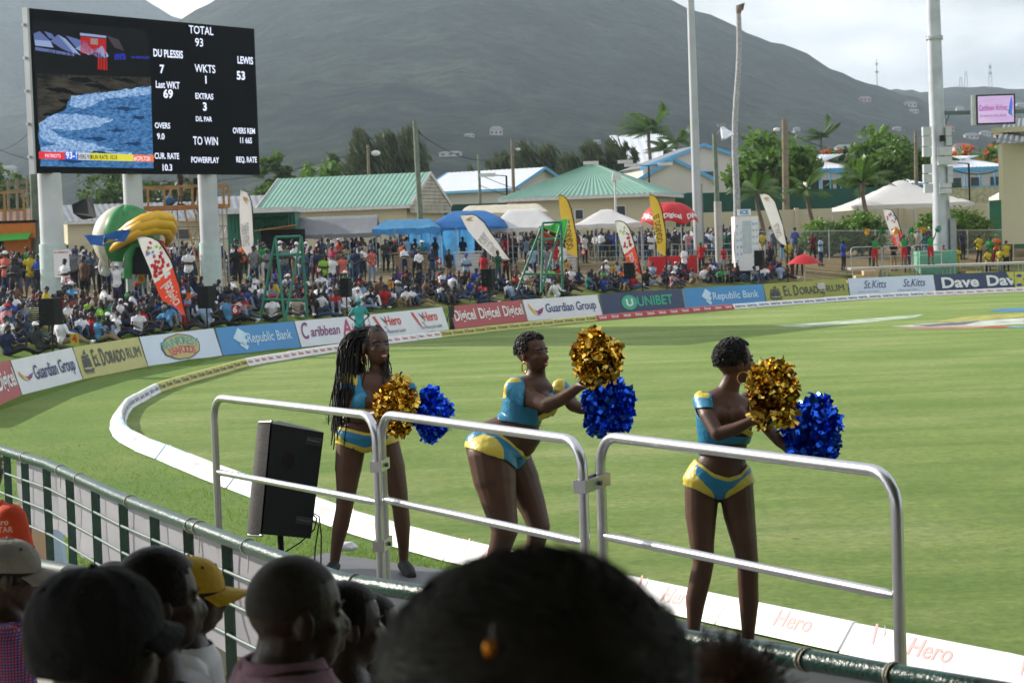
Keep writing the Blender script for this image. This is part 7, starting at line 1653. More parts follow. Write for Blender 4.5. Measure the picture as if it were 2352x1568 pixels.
# ============================================================ NEAR STAGE, GUARDRAILS, SPEAKER
ALU=M('brushed_aluminium',(.62,.62,.66),.28,metal=.9,var=.06,scale=8); DECK=M('stage_deck_grey',(.11,.115,.125),.6,var=.15,scale=3,bump=.2,bscale=40); DKG=M('rail_dark_green',(.008,.05,.04),.28,var=.25,scale=12,bump=.25,bscale=90)
ZS=1.6
far_e=[G(749,1268,ZS),G(1088,1318,ZS),G(1620,1436,ZS),G(2010,1522,ZS)]
near_e=[G(690,1282,ZS)+Vector((-.55,-1.1,0)),G(900,1380,ZS)+Vector((-.3,-.9,0)),Vector((.65,8.7,ZS)),Vector((1.75,7.3,ZS))]
root=empty('dance_stage',far_e[0]*.5+near_e[0]*.5-Vector((0,0,ZS)),0,'low grey stage under the three dancers behind the green rail','stage')
for i in range(3):
	a,b,c,d=near_e[i],near_e[i+1],far_e[i+1],far_e[i]
	q=MB(); q.prism([p+Vector((0,0,-.07)) for p in (a.lerp(b,.004),b.lerp(a,.004),c.lerp(d,.004),d.lerp(c,.004))],(0,0,.07)); q.local(root).build('deck_panel',DECK,root)
	for (p,r_) in ((a,c),(d,b),(c,a)):
		pp=p.lerp(r_,.06); q=MB(); q.tube([Vector((pp.x,pp.y,0)),Vector((pp.x,pp.y,ZS-.07))],.03,8); q.local(root).build('leg',ALU,root)
	q=MB(); q.bar(d+Vector((0,0,-.1)),c+Vector((0,0,-.1)),.05,.12); q.local(root).build('edge_beam',ALU,root)
def guardrail(A,B,zt,lab,mid=.5,mx=0):
	A=Vector(A); B=Vector(B); d=(B-A); W=d.length; d.normalize(); rr=.15; r_=.0255
	root=empty('guardrail',Vector((A.x,A.y,ZS)),0,lab,'guardrail','aluminium guardrails along the stage')
	pts=[Vector((A.x,A.y,ZS-.05)),Vector((A.x,A.y,zt-rr))]
	for k in range(1,7): a_=math.pi/2*k/6; pts.append(Vector((A.x,A.y,zt))+d*rr*(1-math.cos(a_))+Vector((0,0,-rr*(1-math.sin(a_)))))
	for k in range(0,7): a_=math.pi/2*k/6; pts.append(Vector((B.x,B.y,zt))-d*rr*(1-math.sin(a_))+Vector((0,0,-rr*(1-math.cos(a_)))))
	pts += [Vector((B.x,B.y,ZS-.05))]
	q=MB(); q.tube(pts,r_,14); q.local(root).build('frame',ALU,root)
	zm=zt-mid; q=MB(); q.tube([Vector((A.x,A.y,zm))+d*.03,Vector((A.x,A.y,zm))+d*.10,Vector((B.x,B.y,zm))-d*.10,Vector((B.x,B.y,zm))-d*.03],[.016,.022,.022,.014],12); q.local(root).build('mid_rail',ALU,root)
	return root
GR_=[((490,912),(862,955),'left aluminium guardrail in front of the loudspeaker and the braided dancer'),((874,950),(1336,1012),'middle aluminium guardrail in front of the bending dancer'),((1377,1000),(2058,1086),'right aluminium guardrail in front of the dancer with hoop earring')]
gp_=[]
for (a,b,lab) in GR_:
	A=G(a[0],a[1],2.8); B=G(b[0],b[1],2.8); gp_.append((A,B)); guardrail((A.x,A.y),(B.x,B.y),2.8,lab) if False else guardrail((A.x,A.y,0),(B.x,B.y,0),2.8,lab)
for (i,zz,lab) in [(0,2.51,'upper clamp plate joining the left and middle guardrails'),(0,2.05,'lower clamp plate joining the left and middle guardrails'),(1,2.58,'clamp plate joining the middle and right guardrails')]:
	A=gp_[i][1]; B=gp_[i+1][0]; c_=(A+B)/2; d=B-A; L_=(Vector((d.x,d.y,0))).length; ra=math.atan2(d.y,d.x); n=Vector((math.sin(ra),-math.cos(ra),0))
	root=empty('rail_clamp',Vector((c_.x,c_.y,zz)),0,lab,'clamp')
	q=MB(); q.box(Vector((c_.x,c_.y,zz))+n*.03,(L_+.09,.008,.062),rz=ra); q.box(Vector((c_.x,c_.y,zz))-n*.03,(L_+.09,.008,.062),rz=ra)
	for sg in (-1,1): q.box(Vector((c_.x,c_.y,zz))+Vector((math.cos(ra),math.sin(ra),0))*sg*(L_/2+.045),(.008,.062,.062),rz=ra)
	q.local(root).build('plate',ALU,root)
	q=MB(); p=Vector((c_.x,c_.y,zz))+n*.034; q.tube([p,p+n*.016],.014,6); q.local(root).build('bolt',M('bolt_dark',(.12,.12,.13),.4,metal=.8),root)
SPY=13.6; c_=D(658,1100,SPY)
root=empty('loudspeaker',Vector((c_.x,SPY,0)),0,'large black loudspeaker tilted on a pole behind the left guardrail','loudspeaker')
sc_=SPY/FPX
def spk(px,py,dy): return D(px,py,SPY+dy)
top=[spk(625,972,.0),spk(744,993,.0),spk(722,985,.38),spk(640,966,.42),spk(604,973,.25)]
dn=[spk(602,1226,-.0),spk(714,1236,.0),spk(705,1226,.36),spk(612,1214,.40),spk(578,1219,.22)]
q=MB(); q.add(top+dn,[(0,1,2,3,4),(9,8,7,6,5),(0,5,6,1),(1,6,7,2),(2,7,8,3),(3,8,9,4)]); q.local(root).build('cabinet',M('speaker_black',(.010,.013,.015),.5,var=.15,scale=9,bump=.15,bscale=150,spec=.35),root)
gm_=bpy.data.materials.new('grille_mesh'); gm_.use_nodes=True; t=gm_.node_tree; b=t.nodes['Principled BSDF']; b.inputs['Roughness'].default_value=.45; b.inputs['Metallic'].default_value=.4
tcn=t.nodes.new('ShaderNodeTexCoord'); vo=t.nodes.new('ShaderNodeTexVoronoi'); vo.inputs['Scale'].default_value=110; r_=t.nodes.new('ShaderNodeValToRGB'); r_.color_ramp.elements[0].position=.25; r_.color_ramp.elements[0].color=(.01,.01,.01,1); r_.color_ramp.elements[1].position=.4; r_.color_ramp.elements[1].color=(.09,.08,.08,1)
t.links.new(tcn.outputs['Object'],vo.inputs['Vector']); t.links.new(vo.outputs['Distance'],r_.inputs[0]); t.links.new(r_.outputs[0],b.inputs['Base Color'])
q=MB(); q.grid(lambda u,v: (top[4].lerp(top[0],u)).lerp(dn[4].lerp(dn[0],u),v)+Vector((-.012-.05*math.sin(math.pi*u),-.02*math.sin(math.pi*u),0)),8,4); q.local(root).build('grille',gm_,root)
q=MB(); q.tube([top[4]+Vector((-.02,0,.01)),top[0].lerp(top[4],.5)+Vector((-.05,-.02,.012)),top[0]+Vector((0,0,.01))],.012,6); q.tube([dn[4]+Vector((-.02,0,-.01)),dn[0].lerp(dn[4],.5)+Vector((-.05,-.02,-.012)),dn[0]+Vector((0,0,-.01))],.012,6); q.local(root).build('trim',ALU,root)
for (x0,x1,y) in [(704,738,1016),(680,716,1198)]:
	q=MB(); a=spk(x0,y-6,-.012); b_=spk(x1,y,-.012); q.bar(a,b_,.018,.05); q.tube([a+Vector((.01,-.02,0)),b_+Vector((-.01,-.02,0))],.009,6); q.local(root).build('handle',M('handle_grey',(.04,.045,.05),.5),root)
q=MB(); f2=Frame(spk(660,1057,-.006),(dn[1]-dn[0]).normalized(),(top[0]-dn[0]).normalized(),(0,-1,0)); disc(q,f2,0,0,.037,0,c=.003,ry=.055); q.local(root).build('port',M('port_dark',(.006,.001,.001),.8),root)
q=MB(); q.tube([Vector((spk(644,1240,.2).x,SPY+.2,.0)),spk(644,1228,.2)],.021,10); q.local(root).build('pole',BLACKP,root)
for k in range(3): q=MB(); an=2.09*k+.5; bx_=spk(644,1240,.2).x; q.tube([(bx_,SPY+.2,.75),(bx_+.5*math.cos(an),SPY+.2+.5*math.sin(an),.02)],.014,6); q.local(root).build('leg',BLACKP,root)
for j,pts in enumerate([[(718,1180),(728,1190),(722,1215),(690,1245),(650,1270),(630,1290)],[(718,1196),(732,1205),(724,1260),(722,1300)],[(720,1178),(733,1185),(738,1230),(737,1300)]]):
	q=MB(); q.tube([spk(x,y,-.03*j) for x,y in pts],.005,5); q.local(root).build('cable',BLACKP,root)
p=G(800,1278,0.0); p=D(806,1258,15.2); q=MB()
for k in range(7): q.ball(p+Vector((random.uniform(-.09,.09),random.uniform(-.03,.03),random.uniform(-.01,.02))),(random.uniform(.03,.06),.04,random.uniform(.012,.03)),seg=8,rings=5)
q.v=[(x,y,z) for x,y,z in q.v]; me=remesh(q,.012,1,'bag'); me.materials.append(M('plastic_white',(.6,.6,.62),.35,var=.2,scale=20,bump=.6,bscale=30)); ob=bpy.data.objects.new('plastic_bag',me); COL.objects.link(ob); ob.location=(0,0,0); tag(ob,'crumpled white plastic bag on the far edge of the stage behind the braided dancer','bag')
ob.location=(G(806,1262,ZS)-p)+Vector((0,-.06,.03))

# ============================================================ GREEN RAIL OF THE STAND
RP=[(-60,1012),(6,1034),(111,1067),(278,1143),(422,1199),(548,1247),(646,1282),(790,1334),(995,1366),(1577,1468),(1793,1504),(2045,1547),(2400,1606)]
RZ=2.6; RPT=[G(x,y,RZ) for x,y in RP]
root=empty('front_rail',Vector((RPT[6].x,RPT[6].y,1.8)),0,'dark green tubular rail with flat balusters along the front of the stand','railing')
q=MB(); q.tube(RPT,.030,14); q.local(root).build('top_rail',DKG,root)
THIN=M('bar_steel_green',(.22,.27,.26),.3,metal=.6,var=.15)
for dz in (.135,.265,.40):
	q=MB(); q.tube([p+Vector((0,-.012,-dz)) for p in RPT[:12]],.0075,8); q.local(root).build('bar',THIN,root)
cum=[0]
for i in range(len(RPT)-1): cum.append(cum[-1]+(RPT[i+1]-RPT[i]).length)
def rail_at(s_):
	i=max(j for j in range(len(cum)-1) if cum[j] <= s_+1e-9); return RPT[i].lerp(RPT[i+1],(s_-cum[i])/(cum[i+1]-cum[i])),(RPT[i+1]-RPT[i]).normalized()
def s_of(px):
	best=min(range(2001),key=lambda k: abs(PX(rail_at(cum[-1]*k/2000*.999)[0])[0]-px)); return cum[-1]*best/2000*.999
for px in [14,55,105,158,217,281,353,430,520,668,850,1005,1724,2260]:
	p,d=rail_at(s_of(px)); q=MB(); q.box(p+Vector((0,.01,-.40)),(.048,.012,.76),rz=math.atan2(d.y,d.x)*.4); q.local(root).build('baluster',DKG,root)
for px in [58,140,183,300,440,458,570,815,1842,1850,2046,2052]:
	s_=s_of(px); p,d=rail_at(s_); q=MB(); x=d.cross(Vector((0,0,1))).normalized(); y=d.cross(x)
	q.tube([p+x*.033*math.cos(a_)+y*.033*math.sin(a_)+d*.008*math.sin(a_*.5) for a_ in [2*math.pi*k/14 for k in range(15)]],.0028,5,cap=False)
	if px in (140,570,458): q.tube([p+Vector((0,-.034,0)),p+Vector((.004,-.036,-.05)),p+Vector((-.002,-.034,-.10))],.0026,5)
	q.local(root).build('cable_tie',M('tie_white',(.6,.58,.5),.5),root)
BAN=M('banner_back',(.46,.45,.50),.6,var=.06,scale=2,bump=.1,bscale=6,trans=.45)
segs_=[(30,52,'a'),(53,102,'b'),(104,155,'c'),(157,193,'d'),(195,216,'e'),(217,280,'f'),(282,352,'g'),(354,430,'h'),(431,520,'i'),(521,668,'j'),(670,1010,'k'),(1011,1724,'l'),(1725,2300,'m')]
SB=[(20,195),(199,430),(431,672),(676,1300),(1302,2380)]
for i,(a,b) in enumerate(SB):
	s0,s1=s_of(a),s_of(b); nu=max(16,int((s1-s0)/.05)); rb2_=[.42,.44,.50,.62,.62][i]
	def fn(u,v,s0=s0,s1=s1,rb2_=rb2_,i=i):
		p,d=rail_at(s0+(s1-s0)*u); n=Vector((-d.y,d.x,0)); w=noise3(u*(s1-s0)*3.2+i*7,v*1.5)
		return p+n*(.045+.035*w*v)+Vector((0,0,.012-.02*abs(math.sin(u*9))*(1-v)*.3-rb2_*v-.03*v*math.sin(u*(s1-s0)*5)))
	q=MB(); q.grid(fn,nu,8); c0=fn(.5,.5)
	q.build('banner_cloth',BAN,label=['white banner cloth tied at the far left end of the green rail','white banner cloth hanging between the leftmost balusters and the woman with a bun','white banner cloth behind the bald man','white banner cloth under the rail left of the big dark head','pale lilac banner cloth under the right end of the green rail'][i],cat='banner',group='banner cloths tied along the green rail',origin=c0)
CT=M('terrace_concrete',(.34,.31,.27),.85,var=.15,scale=1.5,bump=.3,bscale=12); CT2=M('terrace_step',(.40,.35,.28),.85,var=.15,scale=1.2,bump=.2,bscale=10)
base=[Vector((p.x,p.y,0)) for p in RPT]
inn=[]
for i,p in enumerate(base):
	d=(base[min(i+1,len(base)-1)]-base[max(i-1,0)]).normalized(); inn.append(Vector((d.y,-d.x,0))*-1)
def terrace(off0,off1,z,zb,name,mtl):
	q=MB(); A=[base[i]-inn[i]*off0 for i in range(len(base))]; B=[base[i]-inn[i]*off1 for i in range(len(base))]; n=len(base)
	T=[Vector((p.x,p.y,z)) for p in A+B]; U=[Vector((p.x,p.y,zb)) for p in A+B]
	q.add(T+U,[(i,i+1,n+i+1,n+i) for i in range(n-1)]+[(i,2*n+i,2*n+i+1,i+1) for i in range(n-1)]+[(n+i+1,3*n+i+1,3*n+i,n+i) for i in range(n-1)]+[(0,n,3*n,2*n),(n-1,3*n-1,4*n-1,2*n-1)])
	q.build(name,mtl,kind='structure')
terrace(-.10,.55,1.84,-.1,'parapet_ledge',CT)
terrace(.55,1.6,1.55,-.1,'terrace_step',CT2)
q=MB()
for k,(y0,y1,z) in enumerate([(4.75,6.2,1.62),(3.55,4.75,1.86),(2.5,3.55,2.1),(1.4,2.5,2.35),(-3,1.4,2.62)]): pass
tz=[(-1.2,2.35,0.0),(-.4,1.4,0)]
q.box((-.6,1.0,1.2),(9,8.0,1.6)); q.build('terrace_floor',CT,kind='structure')
for k in range(4):
	q=MB(); q.box((-1.1,3.6-.9*k,2.02+.10+.12*k),(5.5,.34,.06)); q.build('bench_plank',M('bench_wood',(.20,.15,.10),.8,var=.2),label='%s timber bench plank under the seated spectators' % ['front','second','third','rear'][k],cat='bench',group='benches of the stand',origin=(-1.1,3.6-.9*k,2.0))
q=MB(); a=D(70,1298,8.6); b_=D(330,1345,7.4); c2=D(500,1375,6.9); q.tube([D(-40,1276,9.2),a,b_,c2],.036,12); q.build('pipe_rail',M('pipe_green_matt',(.01,.045,.04),.5,var=.2),label='thick dark green pipe rail low at the left behind the beige cap',cat='rail',origin=a)
q=MB(); q.prism([D(8,1150,13.4),D(95,1170,13.0),D(130,1330,13.0),D(10,1330,13.4)],(.02,.03,0)); q.build('plywood_sheet',M('plywood_brown',(.20,.13,.07),.85,var=.3,scale=2),label='brown plywood sheet leaning behind the left end of the rail',cat='sheet',origin=D(60,1330,13.2))
q=MB(); q.prism([D(118,1175,13.0),D(128,1180,13.0),D(160,1372,12.9),D(120,1372,12.9)],(.02,.03,0)); q.build('white_panel',P_LBLUE,label='narrow pale blue panel leaning beside the plywood sheet',cat='panel',origin=D(140,1372,13))
STK=M('timber_pale',(.50,.44,.32),.8,var=.2,scale=3)
for k in range(4):
	q=MB(); a=D(470+22*k,1385+4*k,9.2+.05*k); b_=D(520+30*k,1560+10*k,9.0); q.bar(a,b_,.05,.09); q.build('timber_board',STK,label='%s pale timber board leaning below the rail beside the yellow cap' % ['leftmost','second','third','rightmost'][k],cat='board',group='timber boards leaning below the rail',origin=a)
q=MB(); q.tube([D(540,1380,9.4),D(548,1600,9.4)],.028,8); q.build('scaffold_post',M('post_dull',(.40,.39,.33),.5,metal=.3),label='dull steel post below the rail left of the bald man',cat='post',origin=D(545,1600,9.4))
q=MB(); q.prism([Vector((-9.5,-12,7.4)),Vector((9,-12,7.4)),Vector((9,8.2,6.3)),Vector((-3.8,8.0,6.3)),Vector((-9.5,10.4,6.3))],(0,0,.15)); q.build('stand_roof',ROOF_GR,kind='structure')  # unseen roof, its outline shaped to keep the seated audience in shade
q=MB(); q.box((-.2,-6,3.6),(18.4,.3,7.2)); q.box((8.8,-1,3.6),(.3,10,7.2)); q.build('stand_back_wall',CT,kind='structure')  # unseen back and side walls, added to block skylight behind the audience
q=MB()
for (x,y) in [(-9,-11),(5.6,-11),(-9.2,2)]: q.tube([(x,y,0),(x,y,7.3)],.15,10)
q.build('roof_post',STEEL,kind='structure')
# ============================================================ DANCERS
TRQ=M('lycra_turquoise',(.015,.20,.36),.38,var=.12,scale=12,bump=.3,bscale=35); YLW=M('lycra_yellow',(.62,.50,.06),.42,var=.10,scale=12,bump=.3,bscale=35); SKN=M('dancer_skin',(.085,.036,.018),.5,var=.15,scale=9,bump=.06,bscale=120)
MESHF=M('sheer_panel',(.10,.055,.03),.5,var=.1); GOLDM=M('gold_metal',(.8,.5,.22),.2,metal=1,var=0); LIPS=M('lipstick',(.30,.012,.02),.35,var=0); TEETH=M('teeth',(.7,.68,.62),.3,var=0); SHADOWB=M('eye_shadow_blue',(.012,.08,.34),.35,var=0); BROW=M('brow_black',(.006,.004,.003),.7,var=0); EYEW=M('eye_white',(.5,.5,.5),.3,var=0)
SHOE=M('shoe_leather',(.005,.005,.006),.75,var=.2,scale=20,bump=.3,bscale=60)
def dancer(name_lab,Y0,foot_px,spine,limbs,head,jmap,regions,hair_fn,shoes=True,voxel=.0068):
	"""spine: (px,py,dy,half_width,half_depth); limbs: list of (name, [(px,py,dy,r),...])"""
	P=lambda t_: D(t_[0],t_[1],Y0+t_[2])
	base=Vector((P(foot_px).x,Y0,ZS)); mb=MB(); bones=[]
	cs=[P(s_) for s_ in spine]; secs=[]
	yaw=jmap.get('yaw',0.0); fx=Vector((math.cos(yaw),math.sin(yaw),0))
	for i,s_ in enumerate(spine):
		d=cs[min(i+1,len(cs)-1)]-cs[max(i-1,0)]; x,y=frame_at(d,fx); secs.append((cs[i],x,y,s_[3],s_[4]))
	ell_loft(mb,secs,24)
	for (px,py,dy,r_) in jmap.get('balls',[]): mb.ball(P((px,py,dy)),r_,seg=16,rings=12)
	for (nm,pts) in limbs:
		cc=[P(p_) for p_ in pts]; rs_=[p_[3] for p_ in pts]
		for i in range(len(cc)-1): capsule(mb,cc[i],cc[i+1],rs_[i],rs_[i+1],16)
		for i in range(len(cc)-1): bones.append((nm,tuple(cc[i]),tuple(cc[i+1]),(rs_[i]+rs_[i+1])/2))
	for i in range(len(cs)-1): bones.append(('torso',tuple(cs[i]),tuple(cs[i+1]),(spine[i][3]+spine[i][4])/2))
	hc=P(head[0]); HP,mt=add_head(mb,hc,head[1],head[2],head[3]); capsule(mb,cs[-1],hc+Vector((0,0,-.02)),.054,.056,12)
	bones.append(('head',tuple(hc-Vector((0,0,.05))),tuple(hc+Vector((0,0,.05))),.1))
	for (h_,d_) in jmap['hands']:
		w=P(h_); dd=Vector(d_).normalized(); sd=dd.cross(Vector((0,0,1))).normalized(); up_=sd.cross(dd); capsule(mb,w,w+dd*.07,.030,.034,12)
		for k in range(4):
			b0=w+dd*.08+sd*(.028-.019*k); l_=[.036,.042,.040,.030][k]; capsule(mb,b0,b0+dd*l_,.0095,.009,8); capsule(mb,b0+dd*l_,b0+dd*l_*.9-up_*.03,.009,.008,8)
		capsule(mb,w+dd*.02+sd*.03,w+dd*.06+sd*.045-up_*.02,.011,.009,8)
	mb.v=[(x-base.x,y-base.y,z-base.z) for x,y,z in mb.v]
	me=remesh(mb,voxel,5,'dancer_body'); me.materials.append(SKN)
	root=bpy.data.objects.new('person',me); COL.objects.link(root); root.location=base; tag(root,name_lab,'person','dancers on the near stage')
	B=[(n_,tuple(Vector(a)-base),tuple(Vector(b_)-base),r_) for n_,a,b_,r_ in bones]; c,lab,tt=label_faces(me,B); names=np.array([b_[0] for b_ in B])[lab]
	W=c+np.array(base); w_=(W-np.array([0,0,EYE])) @ np.array(FWD); px=1176+FPX*((W-np.array([0,0,EYE])) @ np.array(RGT))/w_; py=784-FPX*((W-np.array([0,0,EYE])) @ np.array(UPV))/w_
	for (nm,fn,mats,off) in regions:
		mask,idx=fn(px,py,names,W,tt)
		g=shell(me,mask,off,nm,mats,idx,iters=14); o=bpy.data.objects.new(nm,g); COL.objects.link(o); o.parent=root
		m_=o.modifiers.new('smooth','SMOOTH'); m_.iterations=2; m_.factor=.4; m2=o.modifiers.new('thick','SOLIDIFY'); m2.thickness=.003; m2.offset=1
	L0=lambda v: Vector(v)-base
	s=head[1]; Pp=lambda x,y,z: HP(x,y,z)-base
	r_,f,u=mt.col[0],mt.col[1],mt.col[2]
	mface=lambda: MB()
	for sg in (-1,1):
		q=mface(); q.ball(Pp(.27*sg,.615,.095),(.115*s,.06*s,.042*s),seg=10,rings=8,mat=mt); q.build('eyelid',SHADOWB,root)
		q=mface(); q.ball(Pp(.27*sg,.64,.045),(.115*s,.05*s,.022*s),seg=10,rings=6,mat=mt); q.build('eyelash',BROW,root)
		q=mface(); q.tube([Pp(.10*sg,.705,.20),Pp(.25*sg,.69,.27),Pp(.42*sg,.58,.20)],.022*s,6); q.build('eyebrow',BROW,root)
	q=mface(); q.ball(Pp(0,.775,-.455),(.20*s,.06*s,.035*s),seg=10,rings=6,mat=mt); q.ball(Pp(0,.745,-.575),(.17*s,.07*s,.05*s),seg=10,rings=6,mat=mt); q.build('lips',LIPS,root)
	q=mface(); q.ball(Pp(0,.785,-.505),(.15*s,.045*s,.042*s),seg=10,rings=6,mat=mt); q.build('teeth',TEETH,root)
	for sg in jmap.get('ears',(-1,)):
		q=mface(); c0=Pp(.70*sg,-.02,-.62); q.tube([c0+(f*math.cos(a_)*jmap.get('hx',1)+Vector((0,0,1))*math.sin(a_))*jmap.get('hoop',.03) for a_ in [2*math.pi*k/24 for k in range(25)]],jmap.get('hr',.003),6,cap=False); q.build('hoop_earring',GOLDM,root)
	hair_fn(root,base,HP,mt,s)
	return root,base,me,P
def curls(root,base,HP,mt,s,n=700,R=(.70,.84,.80),rad=.0085,front=.30,seed=1,low=-.35):
	rng=np.random.RandomState(seed); q=MB(); c0=HP(0,-.12,.22)-base
	q.ball(c0+mt @ Vector((0,-.03*s,.02*s)),(R[0]*s*.97,R[1]*s*.93,R[2]*s*.97),seg=20,rings=14,mat=mt)
	hm=q.mesh('hair',HAIRB); keep=[]
	q2=MB()
	for vtx in range(0): pass
	bm=bmesh.new(); bm.from_mesh(hm); inv=mt.inverted()
	kill=[f_ for f_ in bm.faces if (lambda p: (p.y > front*s and p.z < .55*s) or p.z < low*s)(inv @ (f_.calc_center_median()-c0))]
	bmesh.ops.delete(bm,geom=kill,context='FACES'); bm.to_mesh(hm); bm.free()
	o=bpy.data.objects.new('hair',hm); COL.objects.link(o); o.parent=root
	q=MB(); k=0
	while k < n:
		d_=rng.normal(size=3); d_ /= np.linalg.norm(d_)
		p=Vector((d_[0]*R[0]*s,d_[1]*R[1]*s,d_[2]*R[2]*s))
		if (p.y > front*s and p.z < .5*s) or p.z < low*s: continue
		r_=rad*rng.uniform(.7,1.3); pp=c0+mt @ p; a1=rng.normal(size=3); a1 /= np.linalg.norm(a1); a2=np.cross(a1,rng.normal(size=3)); a2 /= np.linalg.norm(a2)
		pts=[pp+Vector(a1*math.cos(t_)+a2*math.sin(t_))*r_ for t_ in (0,1.6,3.1,4.6)]
		q.tube(pts,r_*.42,4); k += 1
	q.build('curls',HAIRB,root)['kind']='stuff'
def pompom(c,rx,rz,mtl,seed,n=1150,lab='',ry=None,fs=.022):
	c=Vector(c); rng=np.random.RandomState(seed); q=MB(); ry=ry or rx
	root=empty('pompom',c,0,lab,'pompom','shiny pompoms held by the near dancers')
	for k in range(n):
		d_=rng.normal(size=3); d_ /= np.linalg.norm(d_); rr=rng.uniform(.62,1.04)*(1+.10*math.sin(5*d_[0]+seed)+.07*math.sin(7*d_[2]))
		p=np.array([d_[0]*rx,d_[1]*ry,d_[2]*rz])*rr*.93; a=d_*.45+rng.normal(size=3)*.8; a /= np.linalg.norm(a); b_=np.cross(a,rng.normal(size=3)); b_ /= np.linalg.norm(b_); nn=np.cross(a,b_)
		w=fs*rng.uniform(.35,.7); l_=fs*rng.uniform(.8,1.6); bend=nn*l_*rng.uniform(-.5,.5)
		q.add([p-b_*w,p+b_*w,p+a*l_+b_*w+bend,p+a*l_-b_*w+bend,p-a*l_*.9+b_*w+bend*.8,p-a*l_*.9-b_*w+bend*.8],[(0,1,2,3),(5,4,1,0)])
	o=q.build('strips',mtl,root); o['kind']='stuff'
	q=MB(); q.ball((0,0,0),(rx*.6,ry*.6,rz*.6),seg=12,rings=8); q.build('core',mtl,root)
	q=MB(); q.tube([(-.03,-.02,0),(.03,.0,0)],.02,8); q.build('grip',BLACKP,root)
GOLDF=M('foil_gold_bright',(.78,.52,.10),.16,metal=1,var=.25,scale=14); BLUEF=M('foil_blue_bright',(.02,.13,.92),.18,metal=.85,var=.3,scale=14)

# --- dancer 1 : long braids
def d1_top(px,py,nm,W,tt):
	t_=nm == 'torso'; top=t_ & (py < 962) & (py > 862)
	arm=np.isin(nm,['armL','armR']) & (py < 893)
	neck=((px-868) **2/38**2+(py-862) **2/62**2) < 1
	mask=(top | arm) & ~neck
	hole=t_ & (np.abs(px-880) < 42) & (py > 912) & (py < 938); mask &= ~hole
	idx=np.zeros(len(px),int); idx[(py < 885) & (np.abs(px-868) > 45)]=1; idx[arm & (py > 880)]=0; idx[t_ & (py > 950)]=1
	idx[t_ & (py > 936) & (py < 946)]=1
	return mask,idx
def d1_short(px,py,nm,W,tt):
	hem=np.where(px < 840,1018+(px-772)*.30,1038-(px-840)*.33); waist=980+14*np.exp(-((px-848)/40.0) **2)
	mask=(np.isin(nm,['torso','legL','legR'])) & (py > waist) & (py < hem); idx=np.zeros(len(px),int)
	idx[(py < waist+7)]=1; idx[(py > hem-12)]=1; idx[(px < 800) & (py > 992+(px-772)*.9)]=1; idx[(px > 890) & (py > 1000)]=1
	return mask,idx
def braids(root,base,HP,mt,s):
	curls(root,base,HP,mt,s,n=10,R=(.70,.86,.82),front=.42,low=-.5)
	rng=np.random.RandomState(4); q=MB()
	for k in range(165):
		a=rng.uniform(0,math.pi*2); el=rng.uniform(.15,1.45); st=HP(.70*math.cos(a)*math.cos(el),-.12+.84*math.sin(a)*math.cos(el)*(1 if math.sin(a) < 0 else .55),.22+.80*math.sin(el))-base
		side=rng.rand()
		if side < .82: ex=D(rng.uniform(765,842),870,13.5+rng.uniform(-.12,.14)).x-base.x
		else: ex=D(rng.uniform(885,896),840,13.55).x-base.x
		ln=rng.uniform(.35,.62) if side < .82 else rng.uniform(.12,.24); yy=rng.uniform(-.10,.14)
		mid=Vector((ex*.85+st.x*.15,yy*.6+.0,(HP(0,0,-.35)-base).z)); end=Vector((ex+rng.uniform(-.04,.02),yy-.02,(HP(0,0,-.5)-base).z-ln))
		pts=[]
		for j in range(13):
			t_=j/12
			p=st*(1-t_) **2+(st+Vector(((mid.x-st.x)*.9,(mid.y-st.y)*.6,.012)))*2*t_*(1-t_)+mid*t_**2 if True else st
			pts.append(p)
		for j in range(1,13):
			t_=j/12; pts.append(mid.lerp(end,t_)+Vector((.008*math.sin(t_*6+k),.006*math.cos(t_*5+k),0)))
		q.tube(pts,[.0047+.0011*(1 if j % 2 else -1) for j in range(len(pts))],5)
	q.build('braids',HAIRB,root)['kind']='stuff'
	q=MB()
	for k in range(46):   # loose curly ends blown to the left
		st=Vector((D(rng.uniform(768,812),935,13.5).x-base.x,rng.uniform(-.08,.08),(D(780,rng.uniform(925,965),13.5).z-base.z))); d_=Vector((rng.uniform(-.10,.04),rng.uniform(-.03,.03),rng.uniform(-.10,.01)))
		q.tube([st+d_*(j/7)+Vector((.010*math.sin(j*1.6+k),0,.010*math.cos(j*1.4+k))) for j in range(8)],.0014,3,cap=False)
	q.build('loose_ends',HAIRB,root)['kind']='stuff'
